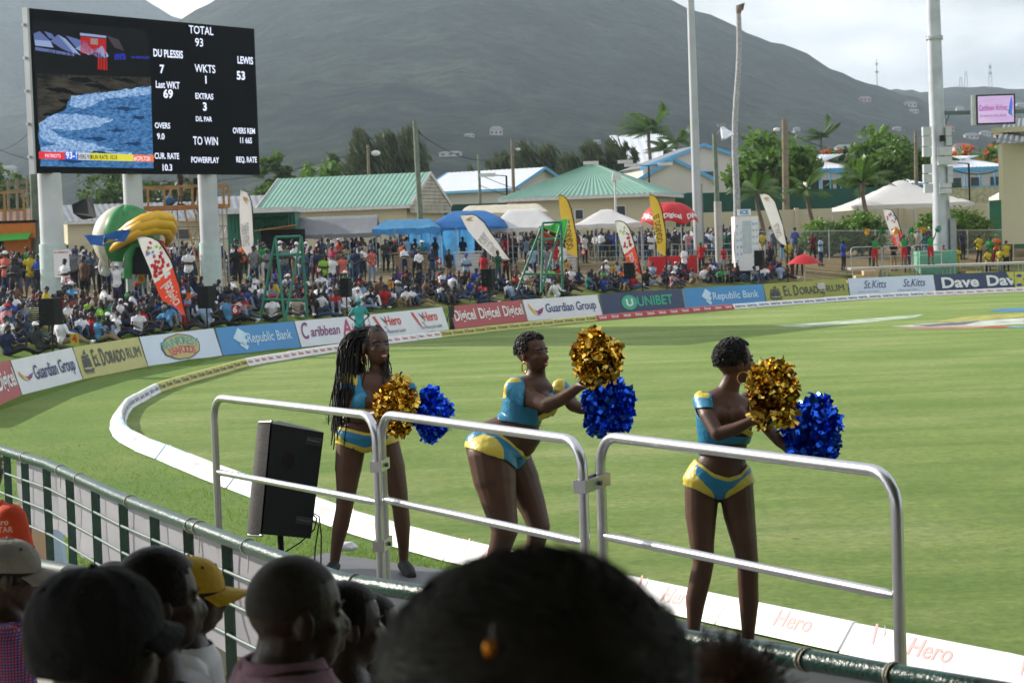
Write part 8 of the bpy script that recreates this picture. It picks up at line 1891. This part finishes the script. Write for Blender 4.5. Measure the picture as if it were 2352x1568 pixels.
dancer('dancer with long black braids in turquoise and yellow two piece behind the left guardrails',13.5,(840,1320,0),
	[(843,1034,.0,.09,.08),(843,1018,.0,.185,.115),(842,1000,.0,.200,.128),(842,982,0,.180,.118),(845,955,0,.142,.098),(852,930,0,.142,.100),(862,900,0,.165,.110),(866,880,0,.178,.098),(868,864,0,.150,.075),(869,853,.01,.065,.056),(868,835,.02,.050,.052)],
	[('legL',[(806,1025,0,.100),(800,1075,0,.090),(796,1130,-.02,.066),(790,1170,-.02,.056),(783,1205,.0,.056),(773,1255,.03,.040),(768,1292,.04,.032)]),('legR',[(884,1022,0,.100),(900,1075,0,.090),(914,1130,-.02,.066),(920,1165,-.02,.056),(924,1205,0,.055),(927,1255,.03,.038),(927,1290,.04,.031)]),
     ('foot',[(927,1296,.04,.034),(938,1310,-.08,.036),(945,1322,-.17,.026)]),('foot',[(768,1298,.04,.034),(758,1312,-.08,.036),(752,1322,-.17,.026)]),
     ('armL',[(802,874,.0,.054),(806,915,-.02,.046),(815,958,-.10,.037)]),('foreL',[(815,958,-.10,.037),(855,955,-.24,.035),(888,943,-.36,.025)]),('armR',[(928,876,.0,.049),(945,905,.0,.044),(956,942,-.02,.037)]),('foreR',[(956,942,-.02,.037),(968,940,-.16,.034),(978,936,-.28,.026)])],
	((863,795,-.02),.130,(.55,-.83,.06),(-.03,.05,1)),dict(yaw=.10,balls=[(838,922,-.085,.075),(888,918,-.075,.075)],hands=[((890,942,-.37),(.6,-.7,.1)),((980,936,-.29),(.3,-.9,.1))],ears=(1,),hoop=.036),
	[('crop_top',d1_top,[TRQ,YLW],.007),('hot_pants',d1_short,[TRQ,YLW],.008),('shoes',lambda px,py,nm,W,tt: (nm == 'foot',np.zeros(len(px),int)),[SHOE,SHOE],.006)],braids)
pompom(D(912,935,13.02),.140,.190,GOLDF,1,lab='gold foil pompom held by the braided dancer'); pompom(D(992,952,13.1),.132,.175,BLUEF,2,lab='blue foil pompom held by the braided dancer')

# --- dancer 2 : bending forward, short hair
def d2_top(px,py,nm,W,tt):
	t_=nm == 'torso'; mask=t_ & (px > 1144) & (py > 868) & (py < 968+(px-1150)*.10); arm=np.isin(nm,['armL','armR']) & (tt < .9) & (((px < 1222) & (py < 905)) | ((px > 1270) & (px < 1312) & (py < 912)))
	arm=np.isin(nm,['armL','armR']) & (((px < 1205)) | ((px > 1270) & (px < 1310) & (py < 905)))
	neck=((px-1238) **2/36**2+(py-868) **2/52**2) < 1; hole=t_ & (px > 1236) & (py > 930) & (py < 975)
	hole &= ~((np.abs((py-945)-(px-1262)*.6) < 6) | (np.abs((py-945)+(px-1262)*.6) < 6))
	mask=(mask | arm) & ~neck & ~hole; idx=np.zeros(len(px),int); idx[arm & (px < 1196) & (py < 880)]=1; idx[arm & (px > 1270)]=1; idx[(px < 1166) & (py < 915)]=1; idx[t_ & (px > 1236) & (py > 925) & (py < 980)]=1
	idx[arm & (px > 1296)]=0
	return mask,idx
def d2_short(px,py,nm,W,tt):
	hem=np.where(px < 1165,1028+(px-1073)*.33,1060+(px-1165)*.9); hem=np.where(px > 1185,1082-(px-1185)*1.1,hem)
	waist=np.interp(px,[1080,1107,1140,1170,1208,1235],[1000,984,990,1012,1046,1048])
	mask=np.isin(nm,['torso','legL','legR']) & (py > waist) & (py < hem); idx=np.ones(len(px),int); band=np.interp(px,[1090,1140,1165,1210],[990,1010,1045,1085]); idx[(py < band) & (py > waist+9)]=0; idx[(px > 1155) & (py > waist+12)]=0; idx[(px < 1120) & (py < waist+14)]=0
	return mask,idx
dancer('dancer with short black hair bending forward behind the middle guardrail',12.1,(1150,1395,0),
	[(1150,1050,.0,.15,.15),(1146,1028,.0,.170,.16),(1154,1006,.0,.160,.145),(1176,990,.0,.130,.125),(1194,970,0,.118,.115),(1203,942,0,.130,.120),(1212,914,0,.150,.125),(1222,890,0,.155,.105),(1230,876,0,.125,.080),(1230,864,0,.065,.058),(1232,846,0,.052,.054)],
	[('legL',[(1128,1045,-.08,.140),(1136,1100,-.10,.128),(1148,1160,-.13,.102),(1160,1215,-.16,.080),(1154,1238,-.12,.072),(1138,1290,.0,.060),(1118,1350,.06,.042),(1108,1388,.08,.034)]),('legR',[(1170,1050,.10,.130),(1196,1100,.10,.112),(1222,1160,.06,.084),(1238,1208,.02,.068),(1232,1240,.06,.060),(1214,1300,.12,.052),(1198,1360,.18,.036),(1192,1388,.20,.032)]),
     ('foot',[(1108,1392,.08,.036),(1125,1402,-.06,.036),(1138,1406,-.14,.026)]),('foot',[(1192,1392,.20,.034),(1208,1402,.06,.034),(1222,1406,-.04,.026)]),
     ('armL',[(1182,892,-.10,.058),(1218,915,-.16,.054),(1256,932,-.24,.046)]),('foreL',[(1256,930,-.24,.046),(1290,916,-.27,.040),(1330,888,-.30,.028)]),('armR',[(1286,890,.12,.046),(1304,912,.08,.046),(1316,930,.02,.040)]),('foreR',[(1316,930,.02,.040),(1334,938,-.04,.034),(1350,942,-.08,.026)])],
	((1224,812,-.01),.122,(.80,-.60,.02),(0,.02,1)),dict(yaw=.62,balls=[(1248,930,-.05,.080),(1256,922,.08,.07),(1118,1028,-.02,.125),(1212,1002,-.02,.082),(1200,1015,.0,.09)],hands=[((1332,886,-.30),(.8,-.5,.3)),((1352,942,-.08),(.8,-.6,0))],ears=(1,),hoop=.032,hr=.0045,hx=.6),
	[('crop_top',d2_top,[TRQ,YLW],.007),('hot_pants',d2_short,[TRQ,YLW],.008),('shoes',lambda px,py,nm,W,tt: (nm == 'foot',np.zeros(len(px),int)),[SHOE,SHOE],.006)],
	lambda *a: curls(*a,n=700,R=(.69,.84,.81),front=.26,seed=3,low=-.22))
pompom(D(1368,822,11.8),.145,.172,GOLDF,3,lab='gold foil pompom raised by the bending dancer',fs=.024); pompom(D(1394,930,12.0),.158,.185,BLUEF,4,lab='blue foil pompom below the raised gold one of the bending dancer',fs=.024)

# --- dancer 3
def d3_top(px,py,nm,W,tt):
	t_=nm == 'torso'; mask=t_ & (py > 905) & (py < 1018); arm=np.isin(nm,['armL']) & (py < 938); neck=((px-1678) **2/42**2+(py-925) **2/58**2) < 1
	hole=t_ & (px > 1672) & (px < 1735) & (py > 962) & (py < 1002); hole &= ~((np.abs((py-985)-(px-1700)*.5) < 7) | (np.abs((py-985)+(px-1700)*.5) < 7))
	string=t_ & (py > 1030) & (py < 1044); mask=((mask | arm) & ~neck & ~hole) | string; idx=np.zeros(len(px),int); idx[(px < 1648) & (py < 912+(px-1600)*.4)]=1; idx[arm & (py > 916)]=0; idx[t_ & (py > 970) & (py < 1000) & (px > 1672)]=1
	ring=((px-1678) **2/50**2+(py-925) **2/66**2) < 1; idx[ring]=0
	return mask,idx
def d3_short(px,py,nm,W,tt):
	hem=np.interp(px,[1565,1600,1640,1655,1680,1735],[1112,1122,1140,1146,1134,1104]); waist=np.interp(px,[1590,1612,1640,1672,1700,1722],[1050,1066,1088,1098,1088,1058])
	mask=np.isin(nm,['torso','legL','legR']) & (py > waist) & (py < hem); idx=np.zeros(len(px),int); idx[py < waist+9]=1; sl=np.interp(px,[1565,1590,1615,1640],[1070,1085,1105,1130]); idx[(px < 1640) & (py > sl)]=1; sr=np.interp(px,[1665,1690,1712,1735],[1130,1112,1092,1075]); idx[(px > 1665) & (py > sr)]=1; idx[(px < 1600) & (py > 1062)]=1
	return mask,idx
dancer('dancer with close cropped curls and thin hoop earring behind the right guardrail',10.8,(1655,1495,0),
	[(1653,1138,.0,.09,.08),(1652,1122,.0,.172,.115),(1652,1104,.0,.188,.125),(1656,1080,.0,.162,.112),(1660,1052,0,.124,.088),(1662,1022,0,.124,.086),(1665,990,0,.142,.098),(1667,955,0,.152,.105),(1668,930,0,.160,.092),(1668,912,0,.132,.070),(1672,896,.0,.060,.054),(1680,874,0,.050,.050)],
	[('legL',[(1612,1120,0,.094),(1610,1180,.0,.086),(1612,1245,-.02,.067),(1616,1290,-.03,.057),(1608,1330,.0,.058),(1598,1375,.03,.055),(1594,1430,.05,.037),(1592,1462,.06,.032)]),('legR',[(1690,1116,0,.094),(1698,1180,.0,.086),(1710,1245,-.02,.068),(1718,1296,-.03,.057),(1718,1335,.0,.056),(1720,1380,.03,.054),(1719,1440,.05,.038),(1718,1478,.06,.032)]),
     ('foot',[(1592,1470,.06,.034),(1588,1490,-.05,.036),(1586,1500,-.14,.026)]),('foot',[(1718,1484,.06,.034),(1722,1498,-.05,.036),(1726,1506,-.14,.026)]),
     ('armL',[(1616,920,.0,.050),(1626,955,-.12,.043),(1648,995,-.20,.037)]),('foreL',[(1650,996,-.20,.038),(1688,985,-.23,.035),(1726,966,-.26,.024)]),('armR',[(1716,918,.06,.048),(1742,955,.06,.040),(1768,988,.04,.034)]),('foreR',[(1768,988,.04,.034),(1790,1012,-.02,.032),(1810,1030,-.06,.024)])],
	((1690,832,.0),.124,(.94,.30,.04),(.06,0,1)),dict(yaw=.12,balls=[(1654,958,-.065,.064),(1692,956,-.065,.064)],hands=[((1730,964,-.25),(.8,-.4,.1)),((1812,1031,-.06),(.8,-.4,-.2))],ears=(1,),hoop=.033,hr=.0022),
	[('crop_top',d3_top,[TRQ,YLW],.007),('hot_pants',d3_short,[TRQ,YLW],.008),('shoes',lambda px,py,nm,W,tt: (nm == 'foot',np.zeros(len(px),int)),[SHOE,SHOE],.006)],
	lambda *a: curls(*a,n=1100,R=(.70,.88,.84),front=.34,seed=5,low=-.30,rad=.0065))
pompom(D(1776,904,10.5),.132,.192,GOLDF,5,lab='gold foil pompom hiding the mouth of the right dancer',fs=.021); pompom(D(1868,985,10.7),.160,.182,BLUEF,6,lab='blue foil pompom held out by the right dancer',fs=.024)
# ============================================================ SPECTATORS SEATED IN FRONT OF THE CAMERA
SKF=M('foreground_skin',(.045,.022,.015),.42,var=.15,scale=14,bump=.12,bscale=90); CAPG=M('cap_beige',(.30,.28,.25),.85,var=.1,scale=20,bump=.3,bscale=60); CAPB=M('cap_black',(.024,.024,.030),.9,var=.3,scale=12,bump=.4,bscale=40); CAPY=M('cap_yellow',(.70,.42,.01),.7,var=.08,scale=20,bump=.2,bscale=60)
POLOP=M('polo_pink',(.36,.20,.28),.85,var=.1,scale=20,bump=.3,bscale=80); SHO=M('shirt_orange',(.62,.06,.012),.85,var=.1,scale=10,bump=.2,bscale=40)
pl=bpy.data.materials.new('plaid_shirt'); pl.use_nodes=True; t=pl.node_tree; b=t.nodes['Principled BSDF']; b.inputs['Roughness'].default_value=.85
tcn=t.nodes.new('ShaderNodeTexCoord'); last=None
for (dirn,off,colr) in (('X',0,(.05,.06,.30,1)),('Z',.4,(.05,.06,.30,1)),('X',3.14,(.30,.02,.08,1)),('Z',3.5,(.30,.02,.08,1))):
	w=t.nodes.new('ShaderNodeTexWave'); w.bands_direction=dirn; w.inputs['Scale'].default_value=17; w.inputs['Phase Offset'].default_value=off; r_=t.nodes.new('ShaderNodeValToRGB'); r_.color_ramp.elements[0].position=.70; r_.color_ramp.elements[1].position=.80
	mxn=t.nodes.new('ShaderNodeMixRGB'); t.links.new(tcn.outputs['Object'],w.inputs[0]); t.links.new(w.outputs[1],r_.inputs[0]); t.links.new(r_.outputs[0],mxn.inputs[0]); mxn.inputs[2].default_value=colr
	if last is None: mxn.inputs[1].default_value=(.42,.45,.62,1)
	else: t.links.new(last.outputs[0],mxn.inputs[1])
	last=mxn
t.links.new(last.outputs[0],b.inputs['Base Color'])
HAIRD=M('hair_dark_brown',(.009,.006,.005),.5,var=.4,scale=30,bump=.25,bscale=120,spec=.25)
def bust(px,py,Y,s,fwd,lab,shirt,up=(0,0,1),drop=.125,sw=.20,vox=.0075,hair=None,lean=(0,0),sleeve=True,neck=.058,bare=False,yaw=None,brow=True):
	hc=D(px,py,Y); f=Vector(fwd).normalized(); fl=Vector((f.x,f.y,0)).normalized(); rt_=fl.cross(Vector((0,0,1))); base=Vector((hc.x,hc.y,hc.z-.75)); mb=MB()
	HP,mt=add_head(mb,hc,s,fwd,up); nk=hc-Vector((0,0,drop))-fl*.035; capsule(mb,nk-Vector((0,0,.03)),hc-Vector((0,0,.05))-fl*.02,neck+.006,neck,14)
	if yaw is not None: rt_=Vector((math.cos(yaw),math.sin(yaw),0)); fl2=Vector((0,0,1)).cross(rt_)
	else: fl2=fl
	sh=nk-Vector((0,0,.055))+Vector((lean[0],lean[1],0)); hips=sh-Vector((0,0,.46))-fl2*.05
	secs=[(hips,rt_,fl2,.17,.14),(hips.lerp(sh,.4),rt_,fl2,.165,.125),(hips.lerp(sh,.75),rt_,fl2,.19,.125),(sh+Vector((0,0,.0)),rt_,fl2,sw,.10),(nk-Vector((0,0,.035)),rt_,fl2,sw*.72,.085),(nk-Vector((0,0,.0)),rt_,fl2,.085,.075),(nk+Vector((0,0,.03)),rt_,fl2,.06,.06)]
	ell_loft(mb,secs,24); bones=[('head',hc-Vector((0,0,.08)),hc+Vector((0,0,.1)),.11),('neck',nk,nk+Vector((0,0,.05)),.062),('torso',hips,sh,.19),('torso',sh-rt_*sw*.6,sh+rt_*sw*.6,.10)]
	for sg in (-1,1):
		a=sh+rt_*sg*(sw-.02)-Vector((0,0,.02)); e_=a+rt_*sg*.05-Vector((0,0,.27))+fl2*.04; w=e_+fl2*.22-rt_*sg*.08+Vector((0,0,.0)); capsule(mb,a,e_,.058,.045,14); capsule(mb,e_,w,.044,.03,12); bones.append(('uarm',a,e_,.055)); bones.append(('farm',e_,w,.04))
	mb.v=[(x-base.x,y-base.y,z-base.z) for x,y,z in mb.v]; me=remesh(mb,vox,3,'seated_body'); me.materials.append(SKF)
	root=bpy.data.objects.new('person',me); COL.objects.link(root); root.location=base; tag(root,lab,'person','spectators seated in the stand')
	B=[(n_,tuple(Vector(a)-base),tuple(Vector(b_)-base),r_) for n_,a,b_,r_ in bones]; c,lb,tt=label_faces(me,B); names=np.array([q_[0] for q_ in B])[lb]
	nz=(nk-base).z
	mask=((names == 'torso') & (c[:,2] < nz-.015)) | ((names == 'uarm') & sleeve & (tt < .8))
	if bare: mask=(names == 'torso') & (c[:,2] < nz-.15)
	g=shell(me,mask,.009,'shirt',shirt); o=bpy.data.objects.new('shirt',g); COL.objects.link(o); o.parent=root; m_=o.modifiers.new('s','SMOOTH'); m_.iterations=3; m2=o.modifiers.new('t','SOLIDIFY'); m2.thickness=.004; m2.offset=1
	for sg in (-1,1):
		q=MB(); q.ball(HP(.28*sg,.60,.06)-base,(.12*s,.06*s,.05*s),seg=8,rings=6,mat=mt); q.build('eye',EYEW,root)
		if not brow: continue
		q=MB(); q.tube([HP(.10*sg,.70,.24)-base,HP(.28*sg,.68,.28)-base,HP(.42*sg,.56,.22)-base],.02*s,5); q.build('eyebrow',BROW,root)
	return root,base,HP,mt,s,nk,fl,rt_
def scalp(root,base,HP,mt,s,mtl,R=(.70,.84,.82),front=.34,low=-.30,name='hair',lift=.02,seg=32):
	q=MB(); c0=HP(0,-.12,.22+lift)-base; q.ball(c0,(R[0]*s,R[1]*s,R[2]*s),seg=seg,rings=22,mat=mt); me=q.mesh(name,mtl); inv=mt.inverted(); bm=bmesh.new(); bm.from_mesh(me)
	kill=[f_ for f_ in bm.faces if (lambda p: (p.y > front*s and p.z < .45*s) or p.z < low*s)(inv @ (f_.calc_center_median()-c0))]; bmesh.ops.delete(bm,geom=kill,context='FACES'); bm.to_mesh(me); bm.free()
	o=bpy.data.objects.new(name,me); COL.objects.link(o); o.parent=root; return o
def cap(root,base,HP,mt,s,mtl,brim_len=.62,deep=0.0,folds=0.0,name='cap',size=1.0):
	q=MB(); c0=HP(0,-.10,.20)-base; rng_=3.1
	def fn(u,v):
		a_=2*math.pi*u; e_=-deep*(1-.8*max(0,math.sin(a_)))+v*(math.pi/2+deep*(1-.8*max(0,math.sin(a_)))); k=max(0.0,math.cos(e_)) **(.8 if e_ > 0 else .5); w=1+folds*(.5*math.sin(a_*6+e_*3)+.5*math.sin(a_*11+2))*math.sin(e_*2)
		return c0+mt @ Vector((.76*s*size*k*math.cos(a_)*w,.92*s*size*k*math.sin(a_)*w,(-.02+.82*(math.sin(e_) **.9 if e_ > 0 else math.sin(e_)))*s*size*w))
	q.grid(fn,48,16); q.ball(c0+mt @ Vector((0,0,.81*s*size)),.05*s,seg=8,rings=6); cp=q.build(name,mtl,root)
	q=MB()
	def bf(u,v):
		a_=math.pi*(.14+.72*u); r0=1.0; x=.76*s*size*math.cos(a_); y=.92*s*size*math.sin(a_)+brim_len*s*v*math.sin(a_) **.7; return c0+mt @ Vector((x*(1+.05*v),y,(-.02-.10*v-.16*(math.cos(a_)) **2*(1+v))*s+.02*s))
	q.grid(bf,16,6); o=q.build('brim',mtl,cp); m2=o.modifiers.new('t','SOLIDIFY'); m2.thickness=.004
	for k in range(6):
		a_=math.pi*2*(k+.5)/6; q=MB(); p=c0+mt @ Vector((.76*s*size*math.cos(.75)*math.cos(a_)*1.005,.92*s*size*math.cos(.75)*math.sin(a_)*1.005,(.82*math.sin(.75) **.9)*s*size)); q.ball(p,.045*s,seg=8,rings=6); q.build('eyelet',BROW,cp)
	return cp
def glasses(root,base,HP,mt,s,mtl,wire=.0016):
	q=MB()
	for sg in (-1,1):
		c0=HP(.30*sg,.80,-.05)-base; q.tube([c0+mt @ Vector((.20*s*math.cos(a_),0,.15*s*math.sin(a_))) for a_ in [2*math.pi*k/20 for k in range(21)]],wire,5,cap=False); q.tube([HP(.50*sg,.80,-.03)-base,HP(.70*sg,.45,-.03)-base,HP(.70*sg,-.05,-.02)-base],wire,5)
	q.tube([HP(-.1,.82,.06)-base,HP(.1,.82,.06)-base],wire,5); q.build('glasses',mtl,root)
r0=bust(-40,1072,8.2,.115,(.6,.8,0),'spectator in bright orange shirt cut by the left edge of the picture',SHO,sw=.215,vox=.011); scalp(*r0[:5],HAIRD)
f2=Frame(D(10,1200,8.0),(1,0,0),(0,0,1),(0,-1,0)); q=MB(); q.text('hero',f2,.0,0,.022,0,c=.06,bold=.01); q.text('STAR',f2,.01,-.03,.022,0,c=.06); q.local(r0[0]).build('shirt_lettering',P_WHITE,r0[0])
r1=bust(22,1322,6.5,.120,(.97,.25,-.10),'man in beige cap and blue and red plaid shirt at the left edge',pl,sw=.20,lean=(-.06,0),yaw=-.9,brow=False); cap(*r1[:5],CAPG,brim_len=.60); scalp(*r1[:5],HAIRD,R=(.69,.82,.78),low=-.45)
r2=bust(232,1478,3.2,.118,(.80,.60,-.02),'man in black cap and gold rimmed glasses blurred close to the camera',M('shirt_olive',(.16,.15,.11),.85,var=.1),sw=.21,lean=(-.02,0),brow=False); cap(*r2[:5],CAPB,brim_len=.3,folds=.025,size=1.05,deep=.62); glasses(*r2[:5],GOLDM,.0012)
q=MB(); fr2=Frame(r2[2](-.52,-.62,.32)-r2[1] if False else Vector((0,0,0)),(1,0,0)); p0=D(128,1508,3.16)-r2[1]; q.ball(p0,(.009,.006,.014),seg=8,rings=6); q.ball(p0+Vector((.003,-.002,.014)),(.004,.004,.006),seg=6,rings=5); q.build('cap_emblem',M('emblem_grey',(.25,.24,.26),.8),r2[0])
r3=bust(372,1382,4.6,.117,(.93,.36,-.04),'woman with pulled back dark hair and gold stud earring behind the black cap',M('strap_blue',(.30,.36,.62),.8),sw=.185,bare=True,sleeve=False,lean=(.04,0)); scalp(*r3[:5],HAIRD,R=(.72,.88,.86),front=.50,low=-.28)
q=MB(); q.ball(r3[2](0,-.95,.45)-r3[1],(.042,.040,.040),seg=12,rings=8); q.build('hair_bun',HAIRD,r3[0]); q=MB(); q.ball(r3[2](.71,-.02,-.34)-r3[1],.006,seg=8,rings=6); q.build('earring',GOLDM,r3[0])
r4=bust(440,1368,5.8,.114,(.98,.18,-.06),'person in bright yellow cap and dark glasses in front of the rail',P_WHITE,sw=.19,brow=False); cap(*r4[:5],CAPY,brim_len=.62); glasses(*r4[:5],BROW,.0022)
r5=bust(272,1368,6.9,.110,(.9,.4,0),'person with short dark hair mostly hidden behind the woman with pulled back hair',CM['charcoal'],sw=.19,vox=.010); scalp(*r5[:5],HAIRD,R=(.74,.88,.86))
r6=bust(688,1412,4.2,.124,(.93,.36,-.08),'shaven headed man in pink polo shirt looking right',POLOP,sw=.215,vox=.0062,neck=.068,drop=.095)
scalp(*r6[:5],M('stubble',(.025,.014,.011),.6,var=.3,scale=60,bump=.4,bscale=300),R=(.668,.808,.788),front=.30,low=-.20,lift=0)
q=MB(); nk,fl,rtv=r6[5],r6[6],r6[7]
for j,(rr_,z_) in enumerate(((.082,-.025),(.078,.018))): pass
def colf(u,v): a_=math.pi*(-.35+1.70*u)+math.pi*.0; r_=.088-.008*v+.012*(1-v) **2; return nk-r6[1]+(-fl*math.sin(a_-.5*0)*r_+rtv*math.cos(a_)*r_)+Vector((0,0,-.035+.048*v))
q.grid(colf,26,4); o=q.build('collar',POLOP,r6[0]); m2=o.modifiers.new('t','SOLIDIFY'); m2.thickness=.004
r7=bust(806,1436,5.3,.112,(.95,.30,-.08),'dark profile of a person in light blue shirt just beyond the bald man',CM['light blue'],sw=.19); scalp(*r7[:5],HAIRD,R=(.70,.84,.82),low=-.4)
r8=bust(858,1448,5.8,.106,(.95,.30,-.05),'rightmost profile in the front row with closely cut hair',CM['cream'],sw=.18); scalp(*r8[:5],HAIRD,R=(.69,.83,.81),low=-.4)
r9=bust(1262,1668,1.9,.128,(.75,.66,0),'very close blurred back of a dark haired head at the bottom centre',CM['black'],sw=.19)
q=MB(); c0=r9[2](0,-.14,.28)-r9[1]; rng=np.random.RandomState(9)
def hf(u,v):
	a_=2*math.pi*u; e_=-.9+(math.pi/2+.9)*v; k=math.cos(e_); w=1+.035*noise3(math.cos(a_)*2.2,math.sin(a_)*2.2,e_*2); return c0+Vector((.148*k*math.cos(a_)*w,.145*k*math.sin(a_)*w,.128*math.sin(e_)*w))
HAIRN=M('hair_near',(.060,.052,.048),.55,var=.5,scale=14,bump=.15,bscale=60); q.grid(hf,48,24); q.build('hair',HAIRN,r9[0])
q=MB()
for k in range(2600):
	a_=rng.uniform(0,6.283); e_=rng.uniform(-.4,1.5); p=hf(a_/6.283,(e_+.9)/(math.pi/2+.9)); tdir=Vector((-math.sin(a_),math.cos(a_),0))*rng.uniform(-1,1)+Vector((-.6,.2,.1)); n_=(p-c0).normalized(); tdir=(tdir-n_*tdir.dot(n_)).normalized(); l_=rng.uniform(.02,.05)
	q.tube([p-tdir*l_+n_*-.002,p+n_*.004,p+tdir*l_+n_*rng.uniform(-.003,.003)],[.0004,.0007,.0003],3,cap=False)
o=q.build('hair_strands',HAIRN,r9[0]); o['kind']='stuff'
q=MB(); p0=D(1124,1490,1.72)-r9[1]; q.ball(p0,(.0055,.004,.009),seg=10,rings=8); q.build('earring',M('amber_earring',(.85,.30,.03),.12,metal=.9,var=0),r9[0])
q=MB(); p0=D(1140,1445,1.74)-r9[1]; q.ball(p0+Vector((0,0,-.008)),(.006,.006,.015),seg=10,rings=8); q.build('ear',SKF,r9[0])
r10=bust(1690,1690,2.6,.112,(.75,.66,0),'top of a reddish brown haired head at the bottom edge beside the big dark head',CM['charcoal'],sw=.17,vox=.010)
q=MB(); hr_=M('hair_auburn',(.07,.025,.012),.7,var=.4,scale=30); c0=r10[2](0,-.12,.25)-r10[1]; q.ball(c0,(.085,.10,.098),seg=20,rings=12)
for k in range(300):
	d_=rng.normal(size=3); d_ /= np.linalg.norm(d_); d_[2]=abs(d_[2]); p=c0+Vector((d_[0]*.085,d_[1]*.10,d_[2]*.098)); q.tube([p,p+Vector(d_)*.012,p+Vector(d_)*.016+Vector(rng.normal(size=3))*.006],[.0012,.001,.0005],3,cap=False)
o=q.build('hair',hr_,r10[0]); o['kind']='stuff'
